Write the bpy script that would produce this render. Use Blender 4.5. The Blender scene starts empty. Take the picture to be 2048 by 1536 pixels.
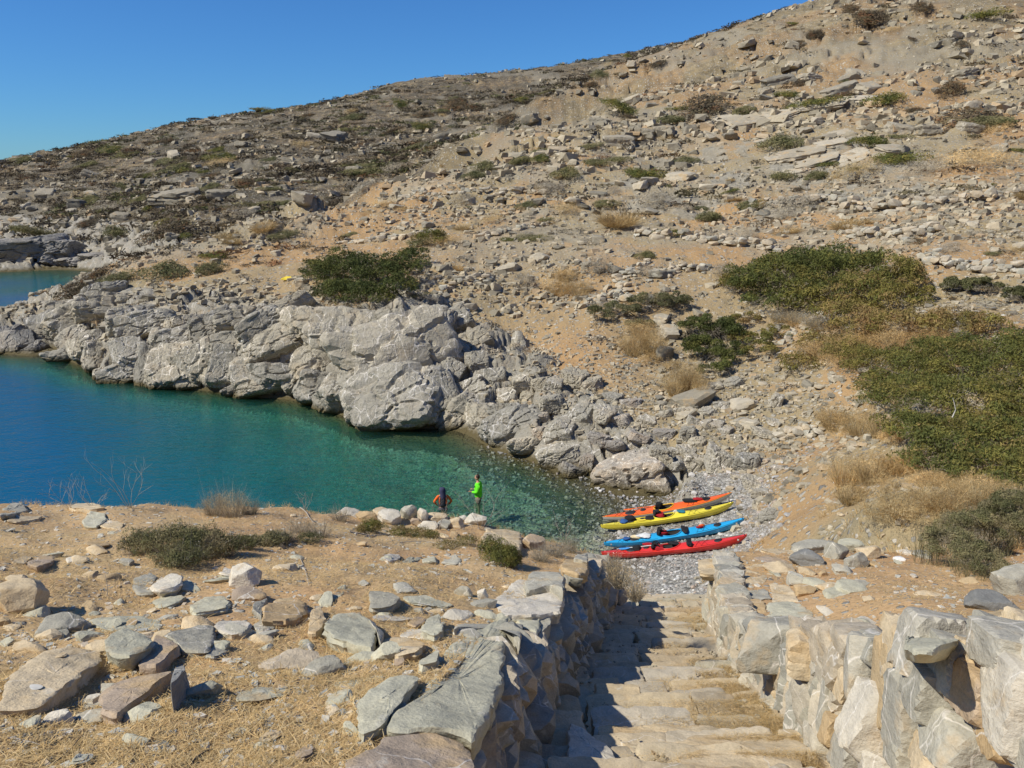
import bpy, bmesh, math, random
import numpy as np
from mathutils import Vector, Matrix, Euler

S = bpy.context.scene
COL = S.collection
rng = np.random.default_rng(7)
random.seed(7)

# ------------------------------------------------------------------ camera, sky, sun
CAM_Z = 13.7
PITCH = math.radians(14.6)
F = 1607.0
cam_d = bpy.data.cameras.new('camera')
cam_d.sensor_width = 36.0
cam_d.lens = F/2048*36
cam_d.clip_start = 0.05
cam_d.clip_end = 12000
cam = bpy.data.objects.new('camera', cam_d)
cam.location = (0, 0, CAM_Z)
cam.rotation_euler = (math.pi/2-PITCH, 0, 0)
COL.objects.link(cam)
S.camera = cam

SUN_EL = math.radians(46)
SHADOW = Vector((0.93, 0.36, 0)).normalized()      # ground direction in which shadows fall
world = bpy.data.worlds.new('World')
S.world = world
world.use_nodes = True
wn = world.node_tree
wn.nodes.clear()
sky = wn.nodes.new('ShaderNodeTexSky')
sky.sky_type = 'NISHITA'
sky.sun_disc = False
sky.sun_elevation = SUN_EL
sky.sun_rotation = math.atan2(-SHADOW.x, -SHADOW.y)
sky.altitude = 3000
sky.air_density = 1.5
sky.dust_density = 0.5
sky.ozone_density = 6.0
bg = wn.nodes.new('ShaderNodeBackground')
bg.inputs['Strength'].default_value = 0.098
wo = wn.nodes.new('ShaderNodeOutputWorld')
skt = wn.nodes.new('ShaderNodeMix'); skt.data_type = 'RGBA'; skt.blend_type = 'MULTIPLY'
skt.inputs[0].default_value = 1; skt.inputs[7].default_value = (.39, .75, 1.13, 1)
wn.links.new(sky.outputs[0], skt.inputs[6]); wn.links.new(skt.outputs[2], bg.inputs[0])
wn.links.new(bg.outputs[0], wo.inputs[0])
sun_d = bpy.data.lights.new('sun', 'SUN')
sun_d.energy = 5.0
sun_d.angle = math.radians(0.53)
sun_d.color = (1.0, 0.94, 0.82)
sun = bpy.data.objects.new('sun', sun_d)
COL.objects.link(sun)
sdir = Vector((SHADOW.x*math.cos(SUN_EL), SHADOW.y*math.cos(SUN_EL), -math.sin(SUN_EL)))
sun.rotation_euler = sdir.to_track_quat('-Z', 'Y').to_euler()
sun.location = (-30, -20, 60)
S.view_settings.view_transform = 'Standard'
S.view_settings.look = 'None'
S.view_settings.exposure = 0.0
S.view_settings.gamma = 1.0
S.view_settings.use_curve_mapping = False
S.render.engine = 'CYCLES'
S.cycles.max_bounces = 6
S.cycles.transparent_max_bounces = 12
S.cycles.caustics_reflective = False
S.cycles.caustics_refractive = False

# ------------------------------------------------------------------ tags
def tag(o, label=None, cat=None, group=None, kind=None):
    if label: o['label'] = label
    if cat: o['category'] = cat
    if group: o['group'] = group
    if kind: o['kind'] = kind
    return o

def link(name, me, parent=None, mat=None):
    o = bpy.data.objects.new(name, me)
    COL.objects.link(o)
    if parent is not None: o.parent = parent
    if mat is not None:
        me.materials.clear(); me.materials.append(mat)
    return o

def empty(name, loc=(0, 0, 0), rot=(0, 0, 0)):
    o = bpy.data.objects.new(name, None)
    o.empty_display_size = 0.2
    o.location = loc; o.rotation_euler = rot
    COL.objects.link(o)
    return o

def mesh_np(name, V, Fc, smooth=False, attrs=None):
    """V (n,3), Fc (m,k) with k=3 or 4; attrs {name: (n,) float per vertex}"""
    me = bpy.data.meshes.new(name)
    V = np.ascontiguousarray(V, dtype=np.float32); Fc = np.ascontiguousarray(Fc, dtype=np.int32)
    m, k = Fc.shape
    me.vertices.add(len(V)); me.vertices.foreach_set('co', V.ravel())
    me.loops.add(m*k); me.loops.foreach_set('vertex_index', Fc.ravel())
    me.polygons.add(m)
    me.polygons.foreach_set('loop_start', np.arange(0, m*k, k, dtype=np.int32))
    try: me.polygons.foreach_set('loop_total', np.full(m, k, dtype=np.int32))
    except Exception: pass
    me.update(calc_edges=True)
    me.polygons.foreach_set('use_smooth', np.full(m, smooth))
    if attrs:
        for nme, arr in attrs.items():
            a = me.attributes.new(nme, 'FLOAT', 'POINT')
            a.data.foreach_set('value', np.ascontiguousarray(arr, dtype=np.float32))
    return me

# ------------------------------------------------------------------ numpy noise
def _h(ix, iy, iz=0, s=0):
    n = (ix.astype(np.int64)*374761393 + iy.astype(np.int64)*668265263 + np.int64(iz if np.isscalar(iz) else 0)*2147483647
         + (0 if np.isscalar(iz) else iz.astype(np.int64)*1274126177) + s*974634777) & 0xffffffff
    n = ((n ^ (n >> 13))*1274126177) & 0xffffffff
    n = ((n ^ (n >> 16))*2246822519) & 0xffffffff
    return ((n ^ (n >> 15)) & 0xffffff)/float(0xffffff)

def _sm(t): return t*t*t*(t*(t*6-15)+10)

def noise2(x, y, s=0):
    ix = np.floor(x); iy = np.floor(y); fx = _sm(x-ix); fy = _sm(y-iy)
    a = _h(ix, iy, 0, s); b = _h(ix+1, iy, 0, s); c = _h(ix, iy+1, 0, s); d = _h(ix+1, iy+1, 0, s)
    return ((a*(1-fx)+b*fx)*(1-fy)+(c*(1-fx)+d*fx)*fy)*2-1

def noise3(x, y, z, s=0):
    ix = np.floor(x); iy = np.floor(y); iz = np.floor(z)
    fx = _sm(x-ix); fy = _sm(y-iy); fz = _sm(z-iz)
    r = 0
    for dx in (0, 1):
        for dy in (0, 1):
            for dz in (0, 1):
                r = r + _h(ix+dx, iy+dy, iz+dz, s)*(fx if dx else 1-fx)*(fy if dy else 1-fy)*(fz if dz else 1-fz)
    return r*2-1

def fbm2(x, y, o=4, s=0, g=0.5):
    r = 0; a = 1.0; t = 0
    for i in range(o):
        r = r+a*noise2(x+17.3*i, y-9.1*i, s+i); t += a; a *= g; x = x*2.03; y = y*2.03
    return r/t

def fbm3(x, y, z, o=3, s=0, g=0.5):
    r = 0; a = 1.0; t = 0
    for i in range(o):
        r = r+a*noise3(x, y, z, s+i); t += a; a *= g; x = x*2.03; y = y*2.03; z = z*2.03
    return r/t

def worley2(x, y, s=0):
    """F1, F2, id of the nearest cell"""
    ix = np.floor(x); iy = np.floor(y)
    f1 = np.full(x.shape, 9.0); f2 = f1.copy(); idd = np.zeros(x.shape)
    for dx in (-1, 0, 1):
        for dy in (-1, 0, 1):
            cx = ix+dx; cy = iy+dy
            px = cx+_h(cx, cy, 0, s+11); py = cy+_h(cx, cy, 0, s+23)
            d = np.hypot(px-x, py-y); v = _h(cx, cy, 0, s+37)
            m = d < f1
            f2 = np.where(m, f1, np.minimum(f2, d)); idd = np.where(m, v, idd); f1 = np.where(m, d, f1)
    return f1, f2, idd

def worley3(x, y, z, s=0):
    ix = np.floor(x); iy = np.floor(y); iz = np.floor(z)
    f1 = np.full(x.shape, 9.0); f2 = f1.copy(); idd = np.zeros(x.shape)
    for dx in (-1, 0, 1):
        for dy in (-1, 0, 1):
            for dz in (-1, 0, 1):
                cx = ix+dx; cy = iy+dy; cz = iz+dz
                px = cx+_h(cx, cy, cz, s+11); py = cy+_h(cx, cy, cz, s+23); pz = cz+_h(cx, cy, cz, s+29)
                d = np.sqrt((px-x)**2+(py-y)**2+(pz-z)**2); v = _h(cx, cy, cz, s+37)
                m = d < f1
                f2 = np.where(m, f1, np.minimum(f2, d)); idd = np.where(m, v, idd); f1 = np.where(m, d, f1)
    return f1, f2, idd

def sstep(a, b, x):
    t = np.clip((x-a)/(b-a), 0, 1)
    return t*t*(3-2*t)

# ------------------------------------------------------------------ survey: sight lines from the viewpoint to known places
CP, SP = math.cos(PITCH), math.sin(PITCH)
def sight(u, v):
    a = (u-1024)/F; b = (768-v)/F
    return a, CP+b*SP, -SP+b*CP           # x, y, z of the sight line
def at_y(u, v, Y):
    a, y, z = sight(u, v)
    return (a/y*Y, Y, CAM_Z+z/y*Y)
def at_z(u, v, Z):
    a, y, z = sight(u, v)
    t = (Z-CAM_Z)/z
    return (a*t, y*t, Z)

# terrain survey points: (u, v, Y) where the distance is known
LAND = [
 # rock band above the cove
 (0,676,66.5),(60,664,67),(120,700,63),(120,628,69),(200,690,59),(200,600,67),(300,700,55),(300,630,61),(300,570,68),
 (420,700,53),(420,640,58),(420,560,67),(520,700,51.5),(560,640,56),(560,580,63),(650,700,51.5),(680,620,55),(680,540,65),
 (780,700,50),(800,620,56),(800,540,64),(900,740,47.5),(900,640,54),(900,560,61),(980,800,44.5),(1024,700,51),(1024,600,58),
 (1024,500,68),(1024,400,88),(1024,300,115),(1080,840,40.5),(1150,780,43),(1150,680,50),(1180,850,39),(1270,880,37),(1270,800,41),
 (1270,700,48),(1300,600,55),(1300,500,65),(1300,400,84),(1300,300,108),(1300,200,140),(1420,880,35.7),(1420,800,40.3),(1420,700,47.5),
 (430,482,80),(250,522,79),(150,570,75.5),(70,648,70.5),(600,430,93),(750,370,110),(900,300,128),(1100,192,160),(1250,130,176),(1420,76,190),(1560,28,197),(1650,0,200),(1800,-30,202),(2048,-80,205),
 (700,460,82),(850,440,82),(850,360,106),(560,500,76),
 (1600,900,33.5),(1600,750,41),(1600,600,52),(1600,500,62),(1600,400,78),(1600,300,96),(1600,200,120),(1600,100,152),(1450,150,152),
 (1750,820,34),(1800,1000,20),(1650,950,26.5),(1560,980,28.5),(1900,900,24),(1900,800,29),(1900,650,39),(2048,600,43),(2048,780,29),(2048,950,21),(1900,500,53),(1900,400,68),
 (1900,300,86),(1900,200,108),(1900,100,135),(1900,0,166),(2300,0,160),(2300,200,105),(2300,400,66),(2300,600,42),(2400,900,20),(2600,300,80),(2700,0,150),
 (1700,1060,19),(1580,1050,23.5),(1640,1010,24.0),
 # hill behind
 (0,520,128),(160,522,128),(0,430,165),(150,430,158),(150,360,215),(0,326,262),(200,286,272),(400,241,284),(400,300,215),(330,400,150),(430,445,122),(330,460,122),(560,390,140),
 (600,216,300),(600,300,205),(700,196,310),(850,156,330),(850,240,235),(750,335,160),(1030,148,340),(1030,200,262),(900,285,170),(1200,120,350),(1420,76,360),
 (-300,420,180),(-300,360,260),(-300,500,140),(-700,440,200),(-700,380,300),
]
GROUND = []   # x, y, z
for u, v, Y in LAND: GROUND.append(at_y(u, v, Y))
# gullies and ground out of sight behind crests
for x, y, z in [(-22,100,4.2),(-8,118,7),(-34,98,.6),(5,178,26),(40,232,38),(80,255,55),(-20,135,9),(10,150,19.0),
                (-60,95,-3),(-70,85,-3),(-90,95,-5),(-100,70,-6),(-75,60,-6),
                (120,230,60),(170,180,66),(150,120,34),(200,260,75),(120,330,78),(60,400,66),(-40,400,44),(-150,380,20),(-200,300,14),(0,500,55),(150,500,80),(-220,500,10),
                (120,60,20),(80,30,14),(60,8,12.5),(230,60,40),(200,-20,30),(60,-40,14),(-60,-60,10),(0,-60,16),(-45,-10,4),(-200,0,-9),(-200,150,-8),(-260,-80,-9),(0,-200,16),(200,-200,25),(-200,-200,0),
                (22,16,7.9),(15,15,6.9),(12,17,6.1),(30,8,9.5),(10,10,6.5),(0,8,4.5),(-10,8,4),(-20,6,3.2),(0,0,7),(20,0,9),(-24,0,3),
                (8,19,2.2),(3,20,1.6),(-2,20,.9),(-8,20,.6),(-16,18,.4),(-30,12,-1)]:
    GROUND.append((x, y, z))
# shoreline (z = 0)
SHORE_FAR = [(1300,992),(1240,992),(1195,975),(1185,950),(1120,950),(1070,925),(1010,908),(960,885),(890,858),(800,858),(730,850),(680,830),(610,805),(540,796),(430,783),(330,775),
             (280,765),(215,760),(150,727),(60,712),(-20,706),(-80,690)]
for u, v in SHORE_FAR: GROUND.append(at_z(u, v, 0))
for u, v in [(-90,640),(0,545),(90,541),(150,541),(200,545)]:
    GROUND.append(at_z(u, v, 0))
SHORE_NEAR = [(1330,990),(1270,1015),(1235,1055),(1228,1100),(1240,1140),(1255,1175)]
for u, v in SHORE_NEAR: GROUND.append(at_z(u, v, 0))
for x, y in [(2.4,23.2),(-1,22.6),(-6,22.0),(-14,20.5),(-26,15)]: GROUND.append((x, y, 0.0))
# beach
for u, v, z in [(1340,1020,.35),(1400,1000,.75),(1480,1000,1.15),(1480,1060,1.1),(1350,1090,.55),(1330,1150,.6),(1400,1130,.9),(1420,960,1.1),(1540,1060,1.7),(1380,985,.6),(1290,1060,.28)]:
    GROUND.append(at_z(u, v, z))
# sea floor: depth at points of the water surface
for u, v, d in [(1180,1040,.35),(1120,1000,.55),(1050,960,.7),(1050,1050,.6),(960,1000,.85),(900,1050,.95),(980,930,.6),(880,900,1.0),(870,1000,1.1),(760,950,1.9),(760,890,1.3),(650,850,1.6),(700,1010,2.1),
                (560,900,2.8),(500,960,3.2),(600,1000,2.6),(520,830,2.2),(400,860,3.6),(330,920,4.4),(400,1000,4.2),(300,800,3.2),(230,820,4.2),(150,780,4.6),(60,760,6.0),(100,850,6.5),(0,900,8),(0,800,8),(-100,740,8),
                (-200,850,10),(200,980,5.8),(50,1000,7.5),(0,600,8),(100,585,6),(60,560,5),(-200,600,9),(-250,580,8),(150,565,1.6)]:
    x, y, _ = at_z(u, v, 0); GROUND.append((x, y, -d))
for x, y, z in [(-14,25,-3),(-5,26,-1.2),(1,26,-.6),(-28,26,-6),(-45,30,-8),(-70,30,-9),(-120,40,-10),(-150,100,-9),(-60,0,-6),(-110,-10,-9)]:
    GROUND.append((x, y, z))

G = np.array(GROUND)
_seen = {}
keep = []
for i, g in enumerate(G):
    k = (round(g[0], 0), round(g[1], 0))
    if k in _seen and abs(g[0]-G[_seen[k]][0]) < .7 and abs(g[1]-G[_seen[k]][1]) < .7: continue
    _seen[k] = i; keep.append(i)
G = G[keep]
SC = 50.0
def _tps_fit(P, z, lam=2e-5):
    n = len(P); d2 = ((P[:, None]-P[None])**2).sum(-1)
    K = np.where(d2 > 0, d2*np.log(d2+1e-12)*.5, 0)+lam*np.eye(n)
    A = np.zeros((n+3, n+3)); A[:n, :n] = K; A[:n, n] = 1; A[:n, n+1:] = P; A[n:, :n] = A[:n, n:].T
    return np.linalg.solve(A, np.concatenate([z, [0, 0, 0]]))
GP = G[:, :2]/SC
GW = _tps_fit(GP, G[:, 2])
def far_h(x, y):
    sh = x.shape; x = x.ravel()/SC; y = y.ravel()/SC
    out = np.zeros(len(x)); ch = 40000
    for i in range(0, len(x), ch):
        xs = x[i:i+ch]; ys = y[i:i+ch]
        d2 = (xs[:, None]-GP[None, :, 0])**2+(ys[:, None]-GP[None, :, 1])**2
        out[i:i+ch] = (d2*np.log(d2+1e-12)*.5)@GW[:-3]+GW[-3]+GW[-2]*xs+GW[-1]*ys
    return out.reshape(sh)

# stair lane
def lane_l(y): return .058+.209*(y-4.96)
def lane_r(y): return np.interp(y, [0, 4.96, 7.5, 9.3, 12, 15.5, 24], [1.65, 2.21, 2.5, 2.70, 3.25, 4.0, 5.6])
def wall_top_r(y): return np.interp(y, [0, 2, 2.7, 3.6, 4.5, 6.5, 7.5, 9, 12, 13.5], [12.3, 12.0, 11.85, 11.45, 10.85, 9.7, 9.05, 8.35, 7.6, 7.2])
def lane_z(y):
    return np.where(y < 15.3, 11.7-.44*y, 11.7-.44*15.3-.60*(y-15.3))
def plateau(x, y):
    s = np.interp(x, [-14, -6, -3, -1.2, 0.3, 1.2, 3, 9, 20], [.312, .320, .328, .345, .366, .373, .385, .375, .30])
    return 12.1-s*y+.05*fbm2(x*.6, y*.6, 3, 5)*np.clip(y, 0, 4)+.045*fbm2(x*1.7, y*1.7, 4, 6, .6)
def lip_y(x):
    base = np.interp(x, [-22, -9.5, -8.0, -5, -2.5, -.5, 1.2, 2.4, 4.6, 6.5, 9, 14, 20], [11, 14.6, 14.5, 14.5, 15.0, 14.8, 13.6, 13.6, 13.2, 13.6, 14.2, 15, 16])
    return base+.18*noise2(x*1.3, x*0+3, 8)
def near_h(x, y, lane=True):
    p = plateau(x, y)
    wr_ = lane_r(y)
    p = p-np.maximum(0, p-(wall_top_r(y)-.10))*sstep(2.2, .9, x-wr_)*(x > wr_-.3)
    d = np.maximum(0, y-lip_y(x))
    fall = np.interp(x, [-20, 5, 8, 11, 20], [1.15, 1.15, .75, .42, .30])
    z = p-d*fall-np.minimum(d, .6)*.5
    if lane:
        l = lane_l(y); r = lane_r(y)
        m = sstep(-.40, -.24, x-l)*sstep(-.24, -.14, r-x)*(y < 26)
        z = np.where(m > 0, z*(1-m)+np.minimum(lane_z(y)-.10, 99)*m, z)
    return z

CLIFF_PX = None
def cliff_mask(x, y, z):
    """1 on the bare rock band round the far side of the cove"""
    top = np.interp(x, [-60, -40, -30, -20, -10, -5, 0, 3, 6, 9, 12], [5.5, 4.6, 4.0, 4.0, 4.4, 4.5, 2.4, 2.0, 1.7, 1.0, .0])
    top = top+.9*fbm2(x*.25, y*.25, 3, 91)
    m = sstep(top+.5, top-.5, z)*sstep(29.5, 31, y)*sstep(8.6, 7.6, x)
    return m
def H(x, y, detail=True):
    x = np.asarray(x, float); y = np.asarray(y, float)
    f = far_h(x, y)
    cm = cliff_mask(x, y, f)*(f < 8)
    f = np.where(f > 0, f+cm*.75*sstep(0, .7, f), f*(1+.25*sstep(28, 32, y)*(x < 8)))
    if detail:
        cmk = cm > .02
        if np.any(cmk):
            xx, yy = x[cmk], y[cmk]
            wx_ = xx+.9*fbm2(xx*.35, yy*.35, 2, 201); wy_ = yy+.9*fbm2(xx*.35+9, yy*.35, 2, 202)
            p_ = (wx_*.80+wy_*.60); q_ = (-wx_*.60+wy_*.80)                 # joints run obliquely to the shore
            f1, f2, idd = worley2(p_*.42, q_*.62, 31)
            g1, g2, ide = worley2(p_*1.15+7, q_*1.5, 32)
            lean_ = ((p_*.42) % 1.0)
            dd = np.interp(xx, [-30, -14], [.7, 1.15])*(idd-np.interp(xx, [-30, -14], [1.1, .5]))-.55*sstep(.16, .0, f2-f1)+.30*(ide-.5)-.18*sstep(.10, .0, g2-g1)+.12*fbm2(xx*3, yy*3, 3, 203)
            k_ = cm[cmk]*sstep(.05, .9, f[cmk])
            ff = f.copy(); ff[cmk] = ff[cmk]+dd*k_; f = ff
        amp = sstep(.5, 3, f)*sstep(26, 40, y)
        f = f+amp*(.32*fbm2(x*.22, y*.22, 4, 3)+.22*np.abs(fbm2(x*.55, y*.55, 3, 13)))
        hm = sstep(60, 95, y)*sstep(5, 9, f)
        if np.any(hm > 0):
            mk = hm > 0; xx, yy = x[mk], y[mk]
            wx_ = xx+2.5*fbm2(xx*.12, yy*.12, 2, 211); wy_ = yy+2.5*fbm2(xx*.12+9, yy*.12, 2, 212)
            f1, f2, idd = worley2(wx_*.13, wy_*.30, 41); g1, g2, ide = worley2(wx_*.42, wy_*.75, 42)
            reg = sstep(-.15, .25, fbm2(xx*.04, yy*.05, 3, 213))
            led = (wy_*.16+.4*fbm2(xx*.05, yy*.05, 2, 214)) % 1.0
            f = f.copy(); f[mk] += hm[mk]*(reg*(1.5*(idd-.5)-.5*sstep(.14, 0, f2-f1)+.55*(ide-.5)-.25*sstep(.12, 0, g2-g1))+.55*sstep(0, .16, led)*(1-led))
        farb = sstep(70, 150, y)
        f = f+farb*(.9*fbm2(x*.05, y*.05, 4, 33)+.5*fbm2(x*.3, y*.3, 3, 43)*1.0)*sstep(.5, 4, f)
        f = np.where(f < -.9, f+.55*sstep(-.9, -2.4, f)*fbm2(x*.16, y*.16, 4, 87, .6)*1.6, f)
        f = f-(f < 0)*.12*np.clip(-f, 0, 1)*np.abs(fbm2(x*.8, y*.8, 3, 77))*2
    n = near_h(x, y)
    use = (y < 27)
    return np.where(use, np.maximum(f, n), f)
def Hs(x, y): return float(H(np.array([x]), np.array([y]))[0])

_YS = np.concatenate([np.arange(1.5, 16, .02), np.arange(16, 90, .08), np.arange(90, 420, .4)])
def place(u, v, back=0):
    """where the sight line first meets the ground"""
    a, yy, zz = sight(u, v)
    x = a/yy*_YS; z = CAM_Z+zz/yy*_YS
    h = H(x, _YS)
    i = np.argmax(z < h)
    if i == 0: i = len(_YS)-1
    Y = _YS[i]
    return Vector((x[i], Y, float(h[i])))
def px_per_m(p): return F/(p[1]*CP+(CAM_Z-p[2])*SP)
# ------------------------------------------------------------------ material helper
class NT:
    def __init__(s, name, rough=.9, spec=.2):
        s.m = bpy.data.materials.new(name); s.m.use_nodes = True
        s.t = s.m.node_tree; s.n = s.t.nodes; s.n.clear()
        s.out = s.n.new('ShaderNodeOutputMaterial')
        s.b = s.n.new('ShaderNodeBsdfPrincipled')
        s.b.inputs['Roughness'].default_value = rough
        s.b.inputs['Specular IOR Level'].default_value = spec
        s.t.links.new(s.b.outputs[0], s.out.inputs[0])
        s._pos = None
    def L(s, a, b): s.t.links.new(a, b)
    def _set(s, inp, v):
        if isinstance(v, bpy.types.NodeSocket): s.L(v, inp)
        elif v is not None:
            if isinstance(v, (tuple, list)) and len(v) == 3 and inp.type == 'RGBA': v = (*v, 1)
            inp.default_value = v
    def pos(s, rnd=False):
        """world position, shifted per object when rnd"""
        if s._pos is None: s._pos = s.n.new('ShaderNodeNewGeometry').outputs['Position']
        if not rnd: return s._pos
        oi = s.n.new('ShaderNodeObjectInfo').outputs['Random']
        m = s.n.new('ShaderNodeMath'); m.operation = 'MULTIPLY'; s.L(oi, m.inputs[0]); m.inputs[1].default_value = 37.0
        return s.vadd(s._pos, m.outputs[0])
    def orand(s): return s.n.new('ShaderNodeObjectInfo').outputs['Random']
    def vadd(s, a, b):
        m = s.n.new('ShaderNodeVectorMath'); m.operation = 'ADD'; s._set(m.inputs[0], a); s._set(m.inputs[1], b); return m.outputs[0]
    def vmul(s, a, b):
        m = s.n.new('ShaderNodeVectorMath'); m.operation = 'MULTIPLY'; s._set(m.inputs[0], a); m.inputs[1].default_value = b; return m.outputs[0]
    def math(s, op, a, b=None, c=None, clamp=False):
        m = s.n.new('ShaderNodeMath'); m.operation = op; m.use_clamp = clamp
        s._set(m.inputs[0], a)
        if b is not None: s._set(m.inputs[1], b)
        if c is not None: s._set(m.inputs[2], c)
        return m.outputs[0]
    def noise(s, vec, scale, detail=3, rough=.55, dist=0, out='Fac'):
        n = s.n.new('ShaderNodeTexNoise'); s._set(n.inputs['Vector'], vec)
        n.inputs['Scale'].default_value = scale; n.inputs['Detail'].default_value = detail
        n.inputs['Roughness'].default_value = rough; n.inputs['Distortion'].default_value = dist
        return n.outputs[out]
    def voro(s, vec, scale, feature='F1', out='Distance', rand=1.0):
        n = s.n.new('ShaderNodeTexVoronoi'); s._set(n.inputs['Vector'], vec); n.feature = feature
        n.inputs['Scale'].default_value = scale; n.inputs['Randomness'].default_value = rand
        return n.outputs[out]
    def ramp(s, fac, stops, interp='LINEAR'):
        n = s.n.new('ShaderNodeValToRGB'); s._set(n.inputs[0], fac); e = n.color_ramp; e.interpolation = interp
        while len(e.elements) < len(stops): e.elements.new(.5)
        for el, (p, c) in zip(e.elements, stops):
            el.position = p
            if not isinstance(c, (tuple, list)): c = (c, c, c)
            el.color = (*c, 1)
        return n.outputs[0]
    def mix(s, fac, a, b, mode='MIX'):
        n = s.n.new('ShaderNodeMix'); n.data_type = 'RGBA'; n.blend_type = mode
        s._set(n.inputs[0], fac); s._set(n.inputs[6], a); s._set(n.inputs[7], b); return n.outputs[2]
    def range(s, v, a, b, c=0., d=1.):
        n = s.n.new('ShaderNodeMapRange'); s._set(n.inputs[0], v)
        for i, q in enumerate((a, b, c, d)): n.inputs[i+1].default_value = q
        return n.outputs[0]
    def attr(s, name):
        n = s.n.new('ShaderNodeAttribute'); n.attribute_name = name; return n.outputs['Fac']
    def bump(s, h, strength=.5, dist=.1, nrm=None):
        n = s.n.new('ShaderNodeBump'); n.inputs['Strength'].default_value = strength; n.inputs['Distance'].default_value = dist
        s._set(n.inputs['Height'], h)
        if nrm is not None: s.L(nrm, n.inputs['Normal'])
        return n.outputs[0]
    def z(s, vec=None):
        n = s.n.new('ShaderNodeSeparateXYZ'); s._set(n.inputs[0], vec if vec is not None else s.pos()); return n.outputs['Z']
    def sep(s, vec):
        n = s.n.new('ShaderNodeSeparateXYZ'); s._set(n.inputs[0], vec); return n.outputs
    def color(s, c): s._set(s.b.inputs['Base Color'], c); return s
    def nrm(s, n): s.L(n, s.b.inputs['Normal']); return s

def plain(name, col, rough=.5, spec=.5, var=.0, coat=0, trans=None):
    k = NT(name, rough, spec)
    if var:
        n = k.noise(k.pos(), 9, 3)
        k.color(k.mix(k.range(n, .3, .7), tuple(c*(1-var) for c in col), tuple(min(1, c*(1+var)) for c in col)))
    else: k.color(col)
    if coat: k.b.inputs['Coat Weight'].default_value = coat; k.b.inputs['Coat Roughness'].default_value = .12
    return k.m

# ---- marble / limestone with calcite veins, used by the cove's boulders and outcrops
def veined_rock(name, base, dark, warm, vein=(.78, .745, .67), scale=1.0, veins=.5, tide=True, warmth=.35):
    k = NT(name, .88, .25)
    P = k.pos(True); Pw = k.pos()
    w = k.noise(P, .9*scale, 3, out='Color')
    Pd = k.vadd(P, k.vmul(w, (1.3, 1.3, 1.3)))
    n1 = k.noise(P, .55*scale, 5, .6); n2 = k.noise(P, 5*scale, 4, .6); n3 = k.noise(P, 26*scale, 3, .6)
    c = k.mix(k.range(n1, .33, .68), dark, base)
    c = k.mix(k.math('MULTIPLY', k.range(k.noise(Pd, .8*scale, 4, .6), .5, .75), warmth*2, clamp=True), c, warm)
    c = k.mix(k.range(n2, .3, .8), c, k.mix(.5, c, (.5, .48, .43)))
    # veins: thin edges of stretched distorted cells
    Pl = k.vadd(P, k.vmul(w, (.45, .45, .45)))
    v1 = k.voro(k.vmul(Pl, (1.0, .8, .30)), 1.25*scale, 'DISTANCE_TO_EDGE')
    v2 = k.voro(k.vmul(Pl, (1.3, .9, .28)), 3.0*scale, 'DISTANCE_TO_EDGE')
    gate = k.range(k.noise(P, .4*scale, 2), .52-.08*veins, .62-.08*veins)
    ve = k.math('MAXIMUM', k.range(v1, .026*veins, .010*veins, 0, 1), k.math('MULTIPLY', k.range(v2, .028*veins, .0, 0, 1), .7))
    ve = k.math('MULTIPLY', k.math('MULTIPLY', ve, gate, clamp=True), k.range(n2, .32, .5))
    c = k.mix(k.math('MULTIPLY', ve, .95), c, vein)
    # lichen / weather spots and per-stone tone
    c = k.mix(k.range(k.voro(P, 9*scale), .16, .10), c, (.50, .47, .40))
    c = k.mix(1, c, k.ramp(k.orand(), [(0, (.80, .80, .80)), (.5, (1, .98, .95)), (1, (1.16, 1.1, 1.0))]), 'MULTIPLY')
    c = k.mix(1, c, k.ramp(n3, [(.25, .78), (.5, 1.0), (.75, 1.12)]), 'MULTIPLY')
    if tide:                                                  # algae belt at the water line
        zz = k.math('ADD', k.z(Pw), k.range(n2, 0, 1, -.22, .22))
        c = k.mix(k.range(zz, .50, .12), c, (.115, .092, .042))
        c = k.mix(k.range(zz, .05, -.5), c, (.075, .085, .04))
    k.color(c)
    cr = k.voro(k.vadd(P, k.vmul(k.noise(P, 2*scale, 3, out='Color'), (.5, .5, .5))), .85*scale, 'DISTANCE_TO_EDGE')
    h = k.math('ADD', k.math('MULTIPLY', n2, .8), k.math('MULTIPLY', n3, .28))
    h = k.math('ADD', h, k.math('MULTIPLY', k.range(cr, 0, .03), .22))
    h = k.math('ADD', h, k.math('MULTIPLY', n1, 1.5))
    k.nrm(k.bump(h, .85, .16/scale))
    return k.m

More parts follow.
